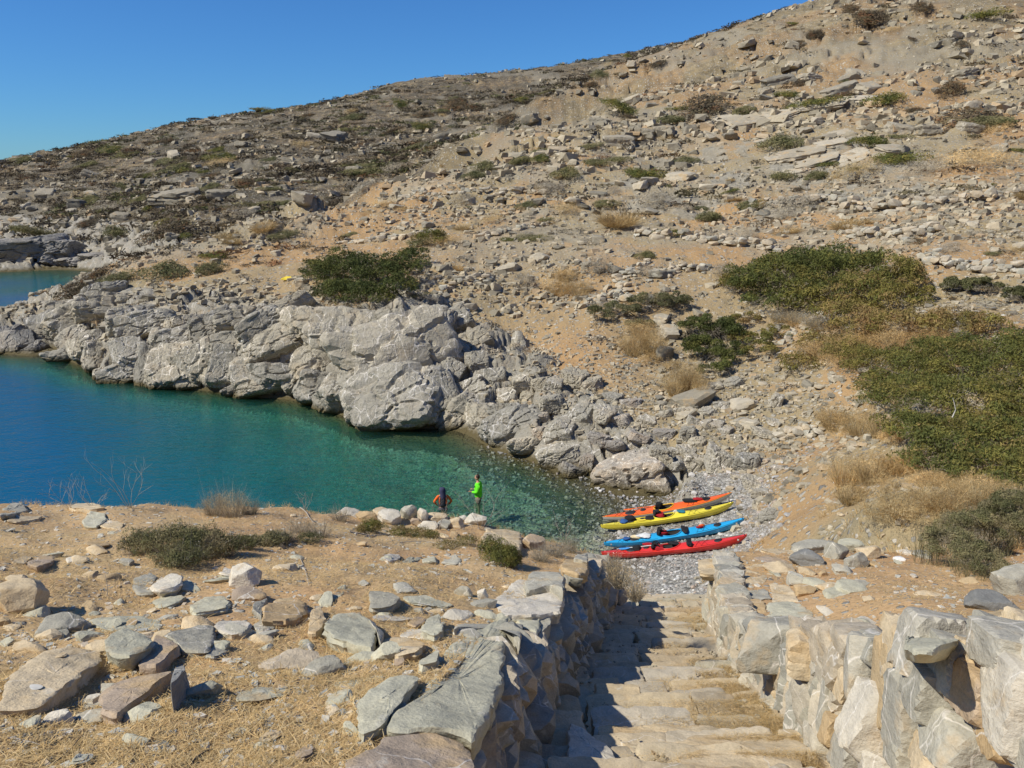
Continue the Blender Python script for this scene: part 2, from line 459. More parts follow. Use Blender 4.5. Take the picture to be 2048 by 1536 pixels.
# ---- schist slabs of the walls, steps and foreground
def schist(name, cols, scale=1.0, ochre=.3, white=.15, strength=.7):
    k = NT(name, .9, .2)
    P = k.pos(True)
    Ps = k.vmul(P, (1, 1, 1.6))
    n1 = k.noise(P, 1.6*scale, 4, .6); n2 = k.noise(Ps, 8*scale, 5, .6, .1); n3 = k.noise(P, 60*scale, 3, .6)
    c = k.ramp(k.orand(), [(i/max(1, len(cols)-1), q) for i, q in enumerate(cols)])
    c = k.mix(1, c, k.ramp(n1, [(.25, (.80, .80, .80)), (.5, (1, 1, 1)), (.75, (1.15, 1.12, 1.06))]), 'MULTIPLY')
    oc = k.noise(k.vadd(P, (7, 3, 1)), 2.2*scale, 4, .65)
    c = k.mix(k.math('MULTIPLY', k.range(oc, .70-ochre*.4, .84-ochre*.4), .75), c, (.50, .355, .185))
    wv = k.voro(k.vadd(k.vmul(P, (1, 1, .6)), k.vmul(k.noise(P, 2.5*scale, 3, out='Color'), (.22, .22, .22))), 2.4*scale, 'DISTANCE_TO_EDGE')
    c = k.mix(k.math('MULTIPLY', k.math('MULTIPLY', k.range(wv, .016, .004), k.range(k.noise(P, 1.1*scale, 2), .58-white*.5, .68-white*.5)), .75), c, (.68, .63, .54))
    c = k.mix(k.math('MULTIPLY', k.range(k.noise(P, 3.6*scale, 3, .7), .66, .72), .45), c, (.60, .57, .48))
    c = k.mix(1, c, k.ramp(n2, [(.25, .80), (.5, 1.0), (.78, 1.13)]), 'MULTIPLY')
    c = k.mix(1, c, k.ramp(n3, [(.25, .84), (.5, 1.0), (.75, 1.12)]), 'MULTIPLY')
    k.color(c)
    h = k.math('ADD', k.math('MULTIPLY', n2, .62), k.math('MULTIPLY', n3, .16))
    h = k.math('ADD', h, k.math('MULTIPLY', n1, .8))
    ch = k.voro(k.vadd(P, k.vmul(k.noise(P, 5*scale, 3, out='Color'), (.25, .25, .25))), 4*scale, 'F1', 'Distance')
    h = k.math('ADD', h, k.math('MULTIPLY', ch, .35))
    k.nrm(k.bump(h, strength, .05/scale))
    return k.m

# ---- loose stones given a tone by the 'rnd' attribute
def loose_stone(name, cols, tide=False, sc=1.0):
    k = NT(name, .9, .2); P = k.pos()
    c = k.ramp(k.attr('rnd'), [(i/(len(cols)-1), q) for i, q in enumerate(cols)])
    n = k.noise(P, 3*sc, 3, .6); n2 = k.noise(P, 14*sc, 3, .6)
    c = k.mix(1, c, k.ramp(n, [(.25, .8), (.5, 1.), (.75, 1.15)]), 'MULTIPLY')
    c = k.mix(k.range(n2, .60, .70), c, k.mix(.5, c, (.6, .56, .48)))
    if tide:
        c = k.mix(k.range(k.z(), .02, -.25), c, k.mix(.3, c, (.22, .22, .11)))
    k.color(c); k.nrm(k.bump(n2, .6, .05/sc))
    return k.m

def foliage(name, stops, trans=.25, rough=.75):
    k = NT(name, rough, .12)
    r = k.attr('rnd'); t = k.attr('tone')
    c = k.ramp(t, stops)
    c = k.mix(1, c, k.ramp(r, [(0, (.55, .57, .55)), (.5, (1, 1, 1)), (1, (1.45, 1.4, 1.3))]), 'MULTIPLY')
    c = k.mix(1, c, k.ramp(k.orand(), [(0, (.82, .85, .85)), (1, (1.15, 1.1, 1.0))]), 'MULTIPLY')
    k.color(c)
    tr = k.n.new('ShaderNodeBsdfTranslucent'); k.L(c, tr.inputs[0])
    mx = k.n.new('ShaderNodeMixShader'); mx.inputs[0].default_value = trans
    k.L(k.b.outputs[0], mx.inputs[1]); k.L(tr.outputs[0], mx.inputs[2]); k.L(mx.outputs[0], k.out.inputs[0])
    return k.m

# ---- earth: one family for all pieces of ground
def earth(name, near=False, beach=False, seabed=False, far=False):
    k = NT(name, .95, .1); P = k.pos()
    n1 = k.noise(P, .7, 4, .6); n2 = k.noise(P, 3.5, 4, .62); n3 = k.noise(P, 18, 3, .65)
    if seabed or beach:
        pb = (k.voro(P, 3.4, out='Color'), k.voro(P, 8.5, out='Color'))
        c = k.ramp(k.sep(pb[1])[0], [(0, (.12, .115, .10)), (.35, (.27, .26, .235)), (.7, (.43, .415, .37)), (.88, (.52, .50, .44)), (.95, (.78, .76, .70)), (1, (.8, .78, .72))])
        c2 = k.ramp(k.sep(pb[0])[1], [(0, (.20, .17, .12)), (.4, (.27, .265, .25)), (.8, (.42, .40, .36)), (1, (.60, .58, .54))])
        c = k.mix(k.range(n1, .42, .62), c, c2)
        c = k.mix(k.range(k.voro(P, 8.5), .30, .5), c, k.mix(.45, c, (.10, .095, .08)))
        c = k.mix(k.range(k.noise(P, 1.1, 3), .62, .75), c, (.33, .24, .17))
        z = k.z()
        if seabed:
            c = k.mix(k.range(z, .1, -.15), c, k.mix(.35, c, (.26, .27, .13)))
            c = k.mix(k.range(z, -.2, -1.6), c, k.mix(1, c, (.80, .90, .80), 'MULTIPLY'))
            pt = k.range(k.noise(P, .28, 4, .6), .47, .62)                # weed meadows among sand
            c = k.mix(k.math('MULTIPLY', pt, k.range(z, -.9, -2.2)), c, (.022, .034, .024))
            c = k.mix(k.math('MULTIPLY', k.range(k.noise(P, .9, 3, .6), .5, .66), k.range(z, -.1, -.5)), c, (.15, .165, .075))
            c = k.mix(1, c, (1.22, 1.22, 1.18), 'MULTIPLY')
        else:
            c = k.mix(k.range(z, .5, .05), c, k.mix(1, c, (.62, .60, .55), 'MULTIPLY'))
            c = k.mix(k.math('MULTIPLY', k.range(z, 1.1, 1.9), .5), c, (.42, .34, .24))
        h = k.math('ADD', k.math('MULTIPLY', k.voro(P, 8.5), -1.0), k.math('MULTIPLY', k.voro(P, 3.4), -.6))
        k.color(c); k.nrm(k.bump(h, .9, .07))
        return k.m
    tan, ochre, grey, straw = ((.47, .325, .175), (.48, .27, .125), (.41, .325, .205), (.51, .375, .20)) if near else ((.37, .285, .155), (.43, .265, .125), (.30, .25, .155), (.385, .305, .17))
    c = k.mix(k.range(n1, .35, .65), tan, grey if not near else straw)
    c = k.mix(k.math('MULTIPLY', k.range(n2, .45, .7), .6), c, straw if not near else (.42, .29, .165))
    c = k.mix(k.attr('ochre'), c, ochre)
    if not near:
        fa = k.attr('farveg')
        c = k.mix(k.math('MULTIPLY', k.range(n2, .40, .60), fa), c, (.145, .115, .07))
        c = k.mix(k.math('MULTIPLY', k.range(n1, .42, .58), fa), c, (.10, .080, .058))
        c = k.mix(k.math('MULTIPLY', k.math('MULTIPLY', k.range(k.noise(P, .09, 4, .65), .45, .56), fa), .75), c, (.085, .075, .052))
    # stones too small to build
    h = None
    Pw = k.vadd(P, k.vmul(k.noise(P, 2.6 if not near else 9, 2, out='Color'), (.22, .22, .22) if not near else (.05, .05, .05)))
    for sc, th, lo in (((2.2, .34, .45), (5.0, .36, .40)) if not near else ((5.5, .30, .66), (15.0, .33, .5))):
        vn = k.n.new('ShaderNodeTexVoronoi'); k.L(Pw, vn.inputs['Vector']); vn.inputs['Scale'].default_value = sc
        d = vn.outputs['Distance']; cc = k.sep(vn.outputs['Color'])
        sel = k.math('MULTIPLY', k.range(d, th, th-.07), k.range(cc[0], lo, lo+.03))
        sc_col = k.ramp(cc[1], [(0, (.20, .19, .165)), (.4, (.34, .32, .27)), (.75, (.45, .41, .325)), (1, (.55, .51, .43))])
        c = k.mix(sel, c, sc_col)
        hh = k.math('MULTIPLY', sel, k.math('SUBTRACT', .6, d))
        h = hh if h is None else k.math('ADD', h, k.math('MULTIPLY', hh, .5))
    # bare rock
    rk = k.attr('rock')
    rc = k.mix(k.range(n1, .35, .65), (.23, .21, .165), (.36, .33, .255))
    rc = k.mix(k.range(n2, .5, .7), rc, (.44, .40, .32))
    c = k.mix(rk, c, rc)
    c = k.mix(1, c, k.ramp(n3, [(.25, .72), (.5, 1.), (.75, 1.16)]), 'MULTIPLY')
    c = k.mix(k.math('MULTIPLY', k.range(k.z(), .4, .1), rk), c, (.11, .09, .045))
    k.color(c)
    hb = k.math('ADD', k.math('MULTIPLY', n3, .25), k.math('MULTIPLY', n2, .8))
    hb = k.math('ADD', hb, h)
    k.nrm(k.bump(hb, .9, .30 if far else (.05 if near else .16)))
    return k.m

def water_mat():
    k = NT('sea_water', .04, .5); P = k.pos(); k.n.remove(k.b)
    dp = k.attr('depth')
    # clear near the beach, the water's own blue-green takes over with depth
    body = k.ramp(k.range(dp, 0, 9), [(0, (.06, .18, .125)), (.15, (.042, .205, .150)), (.30, (.018, .180, .150)), (.5, (.009, .150, .165)), (.75, (.006, .115, .175)), (1, (.005, .098, .195))])
    tint = k.ramp(k.range(dp, 0, 9), [(0, (1, 1, 1)), (.03, (.92, .985, .95)), (.07, (.77, .935, .88)), (.13, (.60, .88, .82)), (.3, (.33, .80, .77)), (1, (.12, .6, .7))])
    tr = k.n.new('ShaderNodeBsdfTransparent'); k.L(tint, tr.inputs[0])
    df = k.n.new('ShaderNodeBsdfDiffuse'); k.L(body, df.inputs[0])
    m1 = k.n.new('ShaderNodeMixShader')
    k.L(k.ramp(k.range(dp, 0, 9), [(0, 0.), (.04, .03), (.10, .09), (.22, .24), (.45, .58), (.7, .84), (1, .95)]), m1.inputs[0])
    k.L(tr.outputs[0], m1.inputs[1]); k.L(df.outputs[0], m1.inputs[2])
    gl = k.n.new('ShaderNodeBsdfGlossy'); gl.inputs['Roughness'].default_value = .06
    Pw = k.vmul(P, (1, 1.5, 1))
    h = k.math('ADD', k.noise(Pw, 2.2, 3, .6, .6), k.math('MULTIPLY', k.noise(Pw, 7, 2, .6), .35))
    h = k.math('ADD', h, k.math('MULTIPLY', k.noise(Pw, .5, 2), 1.4))
    b = k.bump(h, .85, .075)
    k.L(b, gl.inputs['Normal'])
    fr = k.n.new('ShaderNodeFresnel'); fr.inputs[0].default_value = 1.33; k.L(b, fr.inputs['Normal'])
    m2 = k.n.new('ShaderNodeMixShader'); k.L(fr.outputs[0], m2.inputs[0]); k.L(m1.outputs[0], m2.inputs[1]); k.L(gl.outputs[0], m2.inputs[2])
    k.L(m2.outputs[0], k.out.inputs[0])
    return k.m
# ------------------------------------------------------------------ the ground: one continuous sheet, cut into its kinds of ground
def rows():
    r = []
    y = .4
    while y < 700:
        r.append(y)
        if y < 16: y *= 1.012
        elif y < 25: y *= 1.012
        elif y < 75: y *= 1.0047
        elif y < 160: y *= 1.008
        elif y < 380: y *= 1.011
        else: y *= 1.08
    return np.array(r)
RR = rows()
fine = np.arange(-43, 43.001, .125)
coarse_l = np.array([-180, -150, -120, -95, -80, -70, -62, -56, -52, -49, -47, -45.5, -44.2])
AA = np.radians(np.concatenate([coarse_l, fine, -coarse_l[::-1]]))
TH, R2 = np.meshgrid(AA, RR)
GX = R2*np.sin(TH); GY = R2*np.cos(TH)
GZ = H(GX, GY)
NRW, NCL = GX.shape
RAW = far_h(GX, GY)
CM = cliff_mask(GX, GY, RAW)
is_near = (GY < 27) & (near_h(GX, GY) >= GZ-.02)
# masks
rockm = np.clip(CM*(RAW > -.6)+sstep(.52, .68, .5+.5*fbm2(GX*.09, GY*.09+4, 4, 61))*sstep(50, 75, GY)*sstep(3, 6, GZ)*.45
                +sstep(30, 6, np.hypot(GX-26, (GY-88)*.7))*.8*(fbm2(GX*.3, GY*.3, 3, 5) > -.0), 0, 1)
och = sstep(.46, .62, .5+.5*fbm2(GX*.11+3, GY*.11, 4, 71))*.75
och = np.maximum(och, np.exp(-((GX-2)/6)**2-((GY-47)/7)**2)*.9*(1-CM))
och = np.maximum(och, np.exp(-((GX+9)/12)**2-((GY-66)/5)**2)*.6*(1-CM))
och = np.maximum(och, np.exp(-((GX-7)/7)**2-((GY-58)/7)**2)*.6)
och = np.maximum(och, np.exp(-((GX-12.5)/2.2)**2-((GY-32)/2.5)**2)*.9)
och = np.where(is_near, .35*sstep(.45, .7, .5+.5*fbm2(GX*.5, GY*.5, 3, 17))+.35*(GX > 3), och)*(1-rockm)
idx = np.arange(NRW*NCL).reshape(NRW, NCL)
Q = np.stack([idx[:-1, :-1], idx[:-1, 1:], idx[1:, 1:], idx[1:, :-1]], -1).reshape(-1, 4)
# turn so that normals look up
Q = Q[:, ::-1]
cx = GX.ravel()[Q].mean(1); cy = GY.ravel()[Q].mean(1); cz = GZ.ravel()[Q].mean(1); nr = is_near.ravel()[Q].mean(1) > .5
beach_z = (cx > 1.5) & (cx < 17.5) & (cy > 19.5) & (cy < 33.5+.0*cx) & (cz < 1.75+.35*noise2(cx*.6, cy*.6, 2)) & (cz > -.02) & (~nr)
sea_z = (cz <= -.02) & ~beach_z
CREST = np.array([at_y(u, v, Y)[:2] for u, v, Y in [(100,560,76),(250,522,79),(430,482,80),(600,430,93),(750,370,110),(900,300,128),(1100,192,160),(1250,130,176),(1420,76,190),(1650,0,200)]])
CREST = np.vstack([[-70, 78], CREST, [130, 210], [300, 240]])
def beyond(x, y): return y-np.interp(x, CREST[:, 0], CREST[:, 1])
far_z = (beyond(cx, cy) > 5) & ~sea_z
fv = np.clip(sstep(-6, 14, beyond(GX, GY))*(.55+.45*sstep(.38, .6, .5+.5*fbm2(GX*.03, GY*.03, 4, 8)))+.35*sstep(90, 170, GY), 0, 1)
AT = {'rock': rockm.ravel(), 'ochre': (och*(1-.6*fv)).ravel(), 'farveg': fv.ravel()}
bed = (CM.ravel()[Q].mean(1) > .45) & (cz > -.8)
kinds = np.where(bed & ~nr, 5, np.where(nr, 0, np.where(sea_z, 1, np.where(beach_z, 2, np.where(far_z, 3, 4)))))
VX = np.stack([GX, GY, GZ], -1).reshape(-1, 3)

mats_g = [earth('dry_straw_earth', near=True), earth('pebble_seabed', seabed=True), earth('pebble_beach', beach=True), earth('far_hill_scrub', far=True), earth('stony_hillside'), None]
for kd, nme in enumerate(['bluff_ground', 'seabed', 'pebble_beach', 'far_hillside', 'near_hillside', 'bedrock_shore']):
    if kd == 5: mats_g[5] = veined_rock('bedrock', (.38, .35, .275), (.26, .24, .185), (.44, .35, .23), veins=.8, warmth=.5)
    q = Q[kinds == kd]
    u, inv = np.unique(q, return_inverse=True)
    me = mesh_np(nme, VX[u], inv.reshape(q.shape), True, {k: v[u] for k, v in AT.items()})
    o = link(nme, me, None, mats_g[kd]); tag(o, kind='structure')
# water surface with its real depth as an attribute; fine by the cove, large to the horizon
wr = np.concatenate([np.arange(18, 100, .5), np.geomspace(100, 6000, 60)])
wa = np.radians(np.concatenate([np.arange(-100, -40, 4), np.arange(-40, 18, .35)]))
WT, WR = np.meshgrid(wa, wr)
wx = WR*np.sin(WT); wy = WR*np.cos(WT)
dep = -H(np.clip(wx, -260, 400), np.clip(wy, -200, 600))
out_ = (np.hypot(wx, wy) > 260) | (wx < -240)
dep = np.where(out_, 10, dep)
dep = dep+.0
ii = np.arange(wx.size).reshape(wx.shape)
wq = np.stack([ii[:-1, :-1], ii[1:, :-1], ii[1:, 1:], ii[:-1, 1:]], -1).reshape(-1, 4)
dq = dep.ravel()[wq].max(1)
wq = wq[dq > -1.2]
u, inv = np.unique(wq, return_inverse=True)
wv = np.stack([wx, wy, 0*wx], -1).reshape(-1, 3)[u]
o = link('sea_water', mesh_np('sea_water', wv, inv.reshape(wq.shape)[:, ::-1], True, {'depth': np.maximum(0, dep.ravel()[u])}), None, water_mat())
tag(o, kind='structure')
# ------------------------------------------------------------------ shape library
_ICO = {}
def ico(sub):
    if sub not in _ICO:
        bm = bmesh.new(); bmesh.ops.create_icosphere(bm, subdivisions=sub, radius=1.0)
        V = np.array([v.co[:] for v in bm.verts]); Fc = np.array([[v.index for v in f.verts] for f in bm.faces]); bm.free()
        _ICO[sub] = (V/np.linalg.norm(V, axis=1)[:, None], Fc)
    return _ICO[sub]

def rock_geo(seed, sub=3, planes=11, rough=.05, soft=0.0, strata=0.0, dims=(1, 1, 1), fine=0.0, boxy=0, cracks=0):
    """an angular stone: a ball cut by random planes, worn and roughened; half-extents = dims"""
    r = np.random.default_rng(seed)
    D, Fc = ico(sub)
    N = r.normal(size=(planes, 3)); N[:6] = np.array([[1, 0, 0], [-1, 0, 0], [0, 1, 0], [0, -1, 0], [0, 0, 1], [0, 0, -1]])+r.normal(size=(6, 3))*(.13 if boxy else .28)
    N /= np.linalg.norm(N, axis=1)[:, None]
    hgt = r.uniform(.68, .98, planes)
    if boxy: hgt[:6] = r.uniform(.80, .92, 6); hgt[6:] = r.uniform(.98, 1.22, planes-6)
    dot = D@N.T
    q = np.where(dot > .05, hgt/np.maximum(dot, .05), 9)
    if soft > 0:
        kk = 14*(1-soft)+4
        rad = (np.sum(np.minimum(q, 9)**(-kk), 1))**(-1/kk)
    else: rad = q.min(1)
    rad = np.minimum(rad, 1.5 if boxy else 1.28)
    V = D*rad[:, None]
    s = r.uniform(0, 90, 3)
    n = fbm3(V[:, 0]*2.1+s[0], V[:, 1]*2.1+s[1], V[:, 2]*2.1+s[2], 3, seed % 97)
    V = V*(1+rough*n)[:, None]
    if fine > 0:
        n = fbm3(V[:, 0]*7+s[0], V[:, 1]*7+s[1], V[:, 2]*9+s[2], 3, seed % 89)
        V = V*(1+fine*n)[:, None]
    if cracks > 0:
        wv = .25*fbm3(V[:, 0]*2, V[:, 1]*2, V[:, 2]*2, 2, 7)
        f1, f2, idd = worley3(V[:, 0]*1.5+s[0]+wv, V[:, 1]*1.5+s[1], V[:, 2]*1.1+s[2]+wv, seed % 83)
        g1, g2, ide = worley3(V[:, 0]*4+s[0], V[:, 1]*4+s[1]+wv, V[:, 2]*3+s[2], seed % 79)
        V = V*(1-cracks*sstep(.085, .0, f2-f1)+cracks*.9*(idd-.5)-cracks*.35*sstep(.07, 0, g2-g1)+cracks*.25*(ide-.5))[:, None]
    if strata > 0:
        zz = V[:, 2]*r.uniform(3.5, 6)+.35*n
        V[:, :2] *= (1+strata*(_h(np.floor(zz), zz*0, 0, seed % 71)-.5))[:, None]
    return V*np.array(dims)[None], Fc

def rock_mesh(name, seed, smooth=False, **k):
    V, Fc = rock_geo(seed, **k)
    me = mesh_np(name, V, Fc, smooth)
    if not smooth: sharpish(me)
    return me

def sharpish(me, ang=28):
    """smooth inside the faces of a stone, crisp on its breaks"""
    me.polygons.foreach_set('use_smooth', np.ones(len(me.polygons), bool))
    bm = bmesh.new(); bm.from_mesh(me); a = math.radians(ang)
    for e in bm.edges:
        if len(e.link_faces) == 2 and e.calc_face_angle(0) > a: e.smooth = False
    bm.to_mesh(me); bm.free()

def plate_geo(poly, z0f, z1, seed, step=.04, rough=.012, lean=.12, tilt=(0, 0)):
    """a stone with a given convex-ish outline (list of x,y), top at z1 and underside at z0: rounded, chipped rim, uneven top"""
    r = np.random.default_rng(seed)
    P = np.array(poly, float); c = P.mean(0)
    # resample the outline
    nx = np.roll(P, -1, 0); L = np.linalg.norm(nx-P, axis=1); n = max(20, int(L.sum()/step))
    t = np.linspace(0, L.sum(), n, endpoint=False); cum = np.concatenate([[0], np.cumsum(L)])
    R = []
    for tt in t:
        i = min(len(P)-1, np.searchsorted(cum, tt, side='right')-1); f = (tt-cum[i])/max(L[i], 1e-6); R.append(P[i]*(1-f)+nx[i]*f)
    R = np.array(R)
    for _ in range(1): R = .5*R+.25*(np.roll(R, 1, 0)+np.roll(R, -1, 0))
    d = R-c; ln = np.linalg.norm(d, axis=1)[:, None]; u = d/ln
    sz = np.sqrt(ln.mean())
    jag = fbm2(R[:, 0]*6+seed, R[:, 1]*6, 3, seed % 50)[:, None]*.05+fbm2(R[:, 0]*22+seed, R[:, 1]*22, 2, seed % 51)[:, None]*.02
    R = R+u*jag*np.minimum(1, ln*2)
    th = z1-z0f
    rings = []; zs = []
    prof = [(.0, 1.0), (.22, 1.0), (.45, 1.0), (.66, 1.0), (.82, 1.0), (.93, .995), (.985, .96), (1.0, .86), (1.0, .70), (1.0-lean*.2, .48), (1-lean*.5, .25), (1-lean, .0)]
    V = []
    for k, (s, h) in enumerate(prof):
        q = c+(R-c)*s
        q = q+u*(.010*fbm2(R[:, 0]*9+k*3.1, R[:, 1]*9+seed, 2, 9)[:, None])*(s > .5)
        if k >= 6: q = q+u*(r.uniform(-.012, .012)+.014*noise2(R[:, 0]*14+k*7, R[:, 1]*14, seed % 40)[:, None])
        top = fbm2(q[:, 0]*2.2+seed, q[:, 1]*2.2, 4, seed % 60)*rough*2.2
        stp = np.floor(fbm2(q[:, 0]*3+seed*3, q[:, 1]*3, 3, seed % 33)*3.2)/3.2*rough*1.6        # broken laminae
        z = z0f+th*h+(top+stp)*(h > .3)+(q[:, 0]-c[0])*tilt[0]+(q[:, 1]-c[1])*tilt[1]
        V.append(np.column_stack([q, z]))
    m = len(prof); V = np.concatenate(V); F_ = []
    for k in range(m-1):
        for i in range(n):
            a = k*n+i; b = k*n+(i+1) % n
            F_.append((a, a+n, b+n, b))
    # close the bottom with a point
    V = np.vstack([V, [c[0], c[1], z0f]])
    tri = [((m-1)*n+i, len(V)-1, (m-1)*n+(i+1) % n, (m-1)*n+(i+1) % n) for i in range(n)]
    return V, F_, tri

def plate(name, poly, z0, z1, seed, mat, parent=None, **k):
    P = np.array(poly, float)
    ar = .5*np.sum(P[:, 0]*np.roll(P[:, 1], -1)-np.roll(P[:, 0], -1)*P[:, 1])
    if ar < 0: P = P[::-1]
    V, Fq, tr = plate_geo(P, z0, z1, seed, **k)
    c = V.mean(0); V = V-c
    me = bpy.data.meshes.new(name)
    me.from_pydata([tuple(v) for v in V], [], [tuple(f) for f in Fq]+[t[:3] for t in tr]); me.validate(); me.update()
    sharpish(me, 32)
    o = link(name, me, None, mat); o.location = c
    if parent is not None: o.parent = parent
    return o

def join_copies(name, protos, inst, mat, attrs=None, smooth=False):
    """many small pieces as one mesh. protos: list of (V,F); inst: list of (k, loc(3), scale(3), rotz, rotx, rnd)"""
    Vs = []; Fs = []; A = []; off = 0
    T = None if attrs is None else []
    inst = np.array(inst, float)
    for k, (pv, pf) in enumerate(protos):
        m = inst[:, 0] == k
        I = inst[m]
        if not len(I): continue
        V = pv[None]*I[:, None, 4:7]
        cx, sx = np.cos(I[:, 8])[:, None], np.sin(I[:, 8])[:, None]
        y = V[:, :, 1]*cx-V[:, :, 2]*sx; z = V[:, :, 1]*sx+V[:, :, 2]*cx; x = V[:, :, 0]
        cz, sz = np.cos(I[:, 7])[:, None], np.sin(I[:, 7])[:, None]
        W = np.stack([x*cz-y*sz, x*sz+y*cz, z], -1)+I[:, None, 1:4]
        nv = pv.shape[0]
        f = pf[None]+(np.arange(len(I))*nv)[:, None, None]+off
        off += nv*len(I)
        Vs.append(W.reshape(-1, 3)); Fs.append(f.reshape(-1, pf.shape[1])); A.append(np.repeat(I[:, 9], nv))
        if T is not None: T.append(np.repeat(I[:, 10], nv))
    at = {'rnd': np.concatenate(A)}
    if T is not None: at['tone'] = np.concatenate(T)
    return link(name, mesh_np(name, np.concatenate(Vs), np.concatenate(Fs), smooth, at), None, mat)

def chip(seed):
    """a tiny angular stone, 12 triangles"""
    r = np.random.default_rng(seed)
    V = np.array([[x, y, z] for z in (-1, 1) for x, y in ((-1, -1), (1, -1), (1, 1), (-1, 1))], float)*.62
    V = V+r.uniform(-.28, .28, V.shape); V[4:, :2] *= r.uniform(.55, .95)
    F_ = np.array([(0, 2, 1), (0, 3, 2), (4, 5, 6), (4, 6, 7), (0, 1, 5), (0, 5, 4), (1, 2, 6), (1, 6, 5), (2, 3, 7), (2, 7, 6), (3, 0, 4), (3, 4, 7)])
    return V, F_
CHIPS = [chip(i) for i in range(14)]
PEB = [rock_geo(500+i, sub=1, planes=8, rough=.1, soft=.8) for i in range(6)]
BLK = [rock_geo(540+i, sub=2, planes=10, rough=.12) for i in range(8)]

def tubes(paths, radii, sides=4):
    """swept tubes as one geometry; paths: list of (n,3), radii: list of floats or arrays"""
    Vs = []; Fs = []; off = 0
    for P, rad in zip(paths, radii):
        P = np.array(P, float); n = len(P); rad = np.broadcast_to(np.array(rad, float), (n,))
        T = np.gradient(P, axis=0); T /= np.linalg.norm(T, axis=1)[:, None]+1e-9
        up = np.array([.31, .17, .93]); A = np.cross(T, up); A /= np.linalg.norm(A, axis=1)[:, None]+1e-9; B = np.cross(T, A)
        ang = np.arange(sides)/sides*2*math.pi
        V = P[:, None]+(A[:, None]*np.cos(ang)[None, :, None]+B[:, None]*np.sin(ang)[None, :, None])*rad[:, None, None]
        Vs.append(V.reshape(-1, 3))
        for i in range(n-1):
            for j in range(sides):
                a = off+i*sides+j; b = off+i*sides+(j+1) % sides
                Fs.append((a, b, b+sides, a+sides))
        for base, flip in ((off, 1), (off+(n-1)*sides, 0)):
            if sides == 4: q = (base, base+1, base+2, base+3); Fs.append(q[::-1] if flip else q)
        off += n*sides
    return np.concatenate(Vs), np.array(Fs)

def tube_obj(name, paths, radii, mat, parent=None, sides=6, smooth=True):
    V, Fc = tubes(paths, radii, sides)
    return link(name, mesh_np(name, V, Fc, smooth), parent, mat)
# ------------------------------------------------------------------ foreground: dry stone walls, steps, slabs on the bluff
GREEN = (.37, .375, .315); GREY = (.30, .30, .285); TAN = (.47, .40, .285); OCH = (.47, .34, .18); PALE = (.52, .485, .40); DARK = (.19, .19, .175); BROWN = (.33, .25, .18)
M_SL = {
 'green': schist('grey_green_schist', [(.43, .41, .305), (.50, .475, .355)], 1.0, .30, .05),
 'grey': schist('grey_schist', [(.34, .32, .255), (.43, .405, .325)], 1.0, .25, .35),
 'tan': schist('tan_schist', [(.55, .44, .28), (.60, .49, .325)], 1.0, .5, .1),
 'ochre': schist('ochre_schist', [(.46, .33, .18), (.50, .38, .22)], 1.0, .6, .1),
 'pale': schist('pale_veined_schist', [(.54, .495, .40), (.60, .545, .44)], 1.1, .3, .75),
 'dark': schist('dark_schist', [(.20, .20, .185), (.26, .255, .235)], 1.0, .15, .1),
 'brown': schist('brown_schist', [(.36, .28, .20), (.40, .32, .24)], 1.0, .6, .1),
 'mixed': schist('mixed_wall_schist', [(.28, .27, .225), (.41, .39, .31), (.49, .42, .31), (.38, .32, .23), (.46, .44, .365), (.50, .39, .245)], 1.2, .35, .35),
 'step': schist('worn_step_stone', [(.42, .33, .21), (.52, .43, .29), (.40, .365, .27), (.54, .43, .27), (.47, .42, .33), (.36, .30, .21)], 1.0, .35, .05, .5),
}
def ground_near(x, y): return float(near_h(np.array([x]), np.array([y]))[0])
def hit(u, v, top=0.0, fn=None):
    """sight line meets the bluff raised by `top`"""
    a, yy, zz = sight(u, v)
    Y = np.arange(1.6, 26, .01); x = a/yy*Y; z = CAM_Z+zz/yy*Y
    h = (near_h(x, Y, lane=False) if fn is None else fn(x, Y))+top
    i = int(np.argmax(z < h))
    if i == 0: i = int(np.argmin(z-h))
    return x[i], Y[i], z[i]
Z3 = lambda p: (p[0]*.362, 980+p[1]*.362)
Z4 = lambda p: (600+p[0]*.362, 980+p[1]*.362)
Z5 = lambda p: (1100+p[0]*.463, 1050+p[1]*.463)
NO = [0]
def slab(Z, pts, raise_, thick, mat, label, name='stone_slab', cat='stone slab', group=None, parent=None, fn=None, rough=.014, lean=.12, step=.04):
    """a slab whose upper face stands `raise_` over the ground"""
    NO[0] += 1
    if parent is None: raise_ *= .72
    W = [hit(*Z(p), top=raise_, fn=fn) for p in pts]
    P = [(w[0], w[1]) for w in W]
    A = np.array(W); c = A.mean(0)
    # plane through the points gives the tilt of the slab
    B = np.column_stack([A[:, 0]-c[0], A[:, 1]-c[1], np.ones(len(A))]); s_, *_ = np.linalg.lstsq(B, A[:, 2], rcond=None)
    o = plate(name, P, s_[2]-thick, s_[2], 1000+NO[0], M_SL[mat], parent, tilt=(s_[0], s_[1]), rough=rough, lean=lean, step=step)
    if parent is None: tag(o, label, cat, group)
    else:
        o.location = o.location-parent.location
        if label: o['label'] = label
    return o
BEDR = 'loose schist stones on the near bluff'
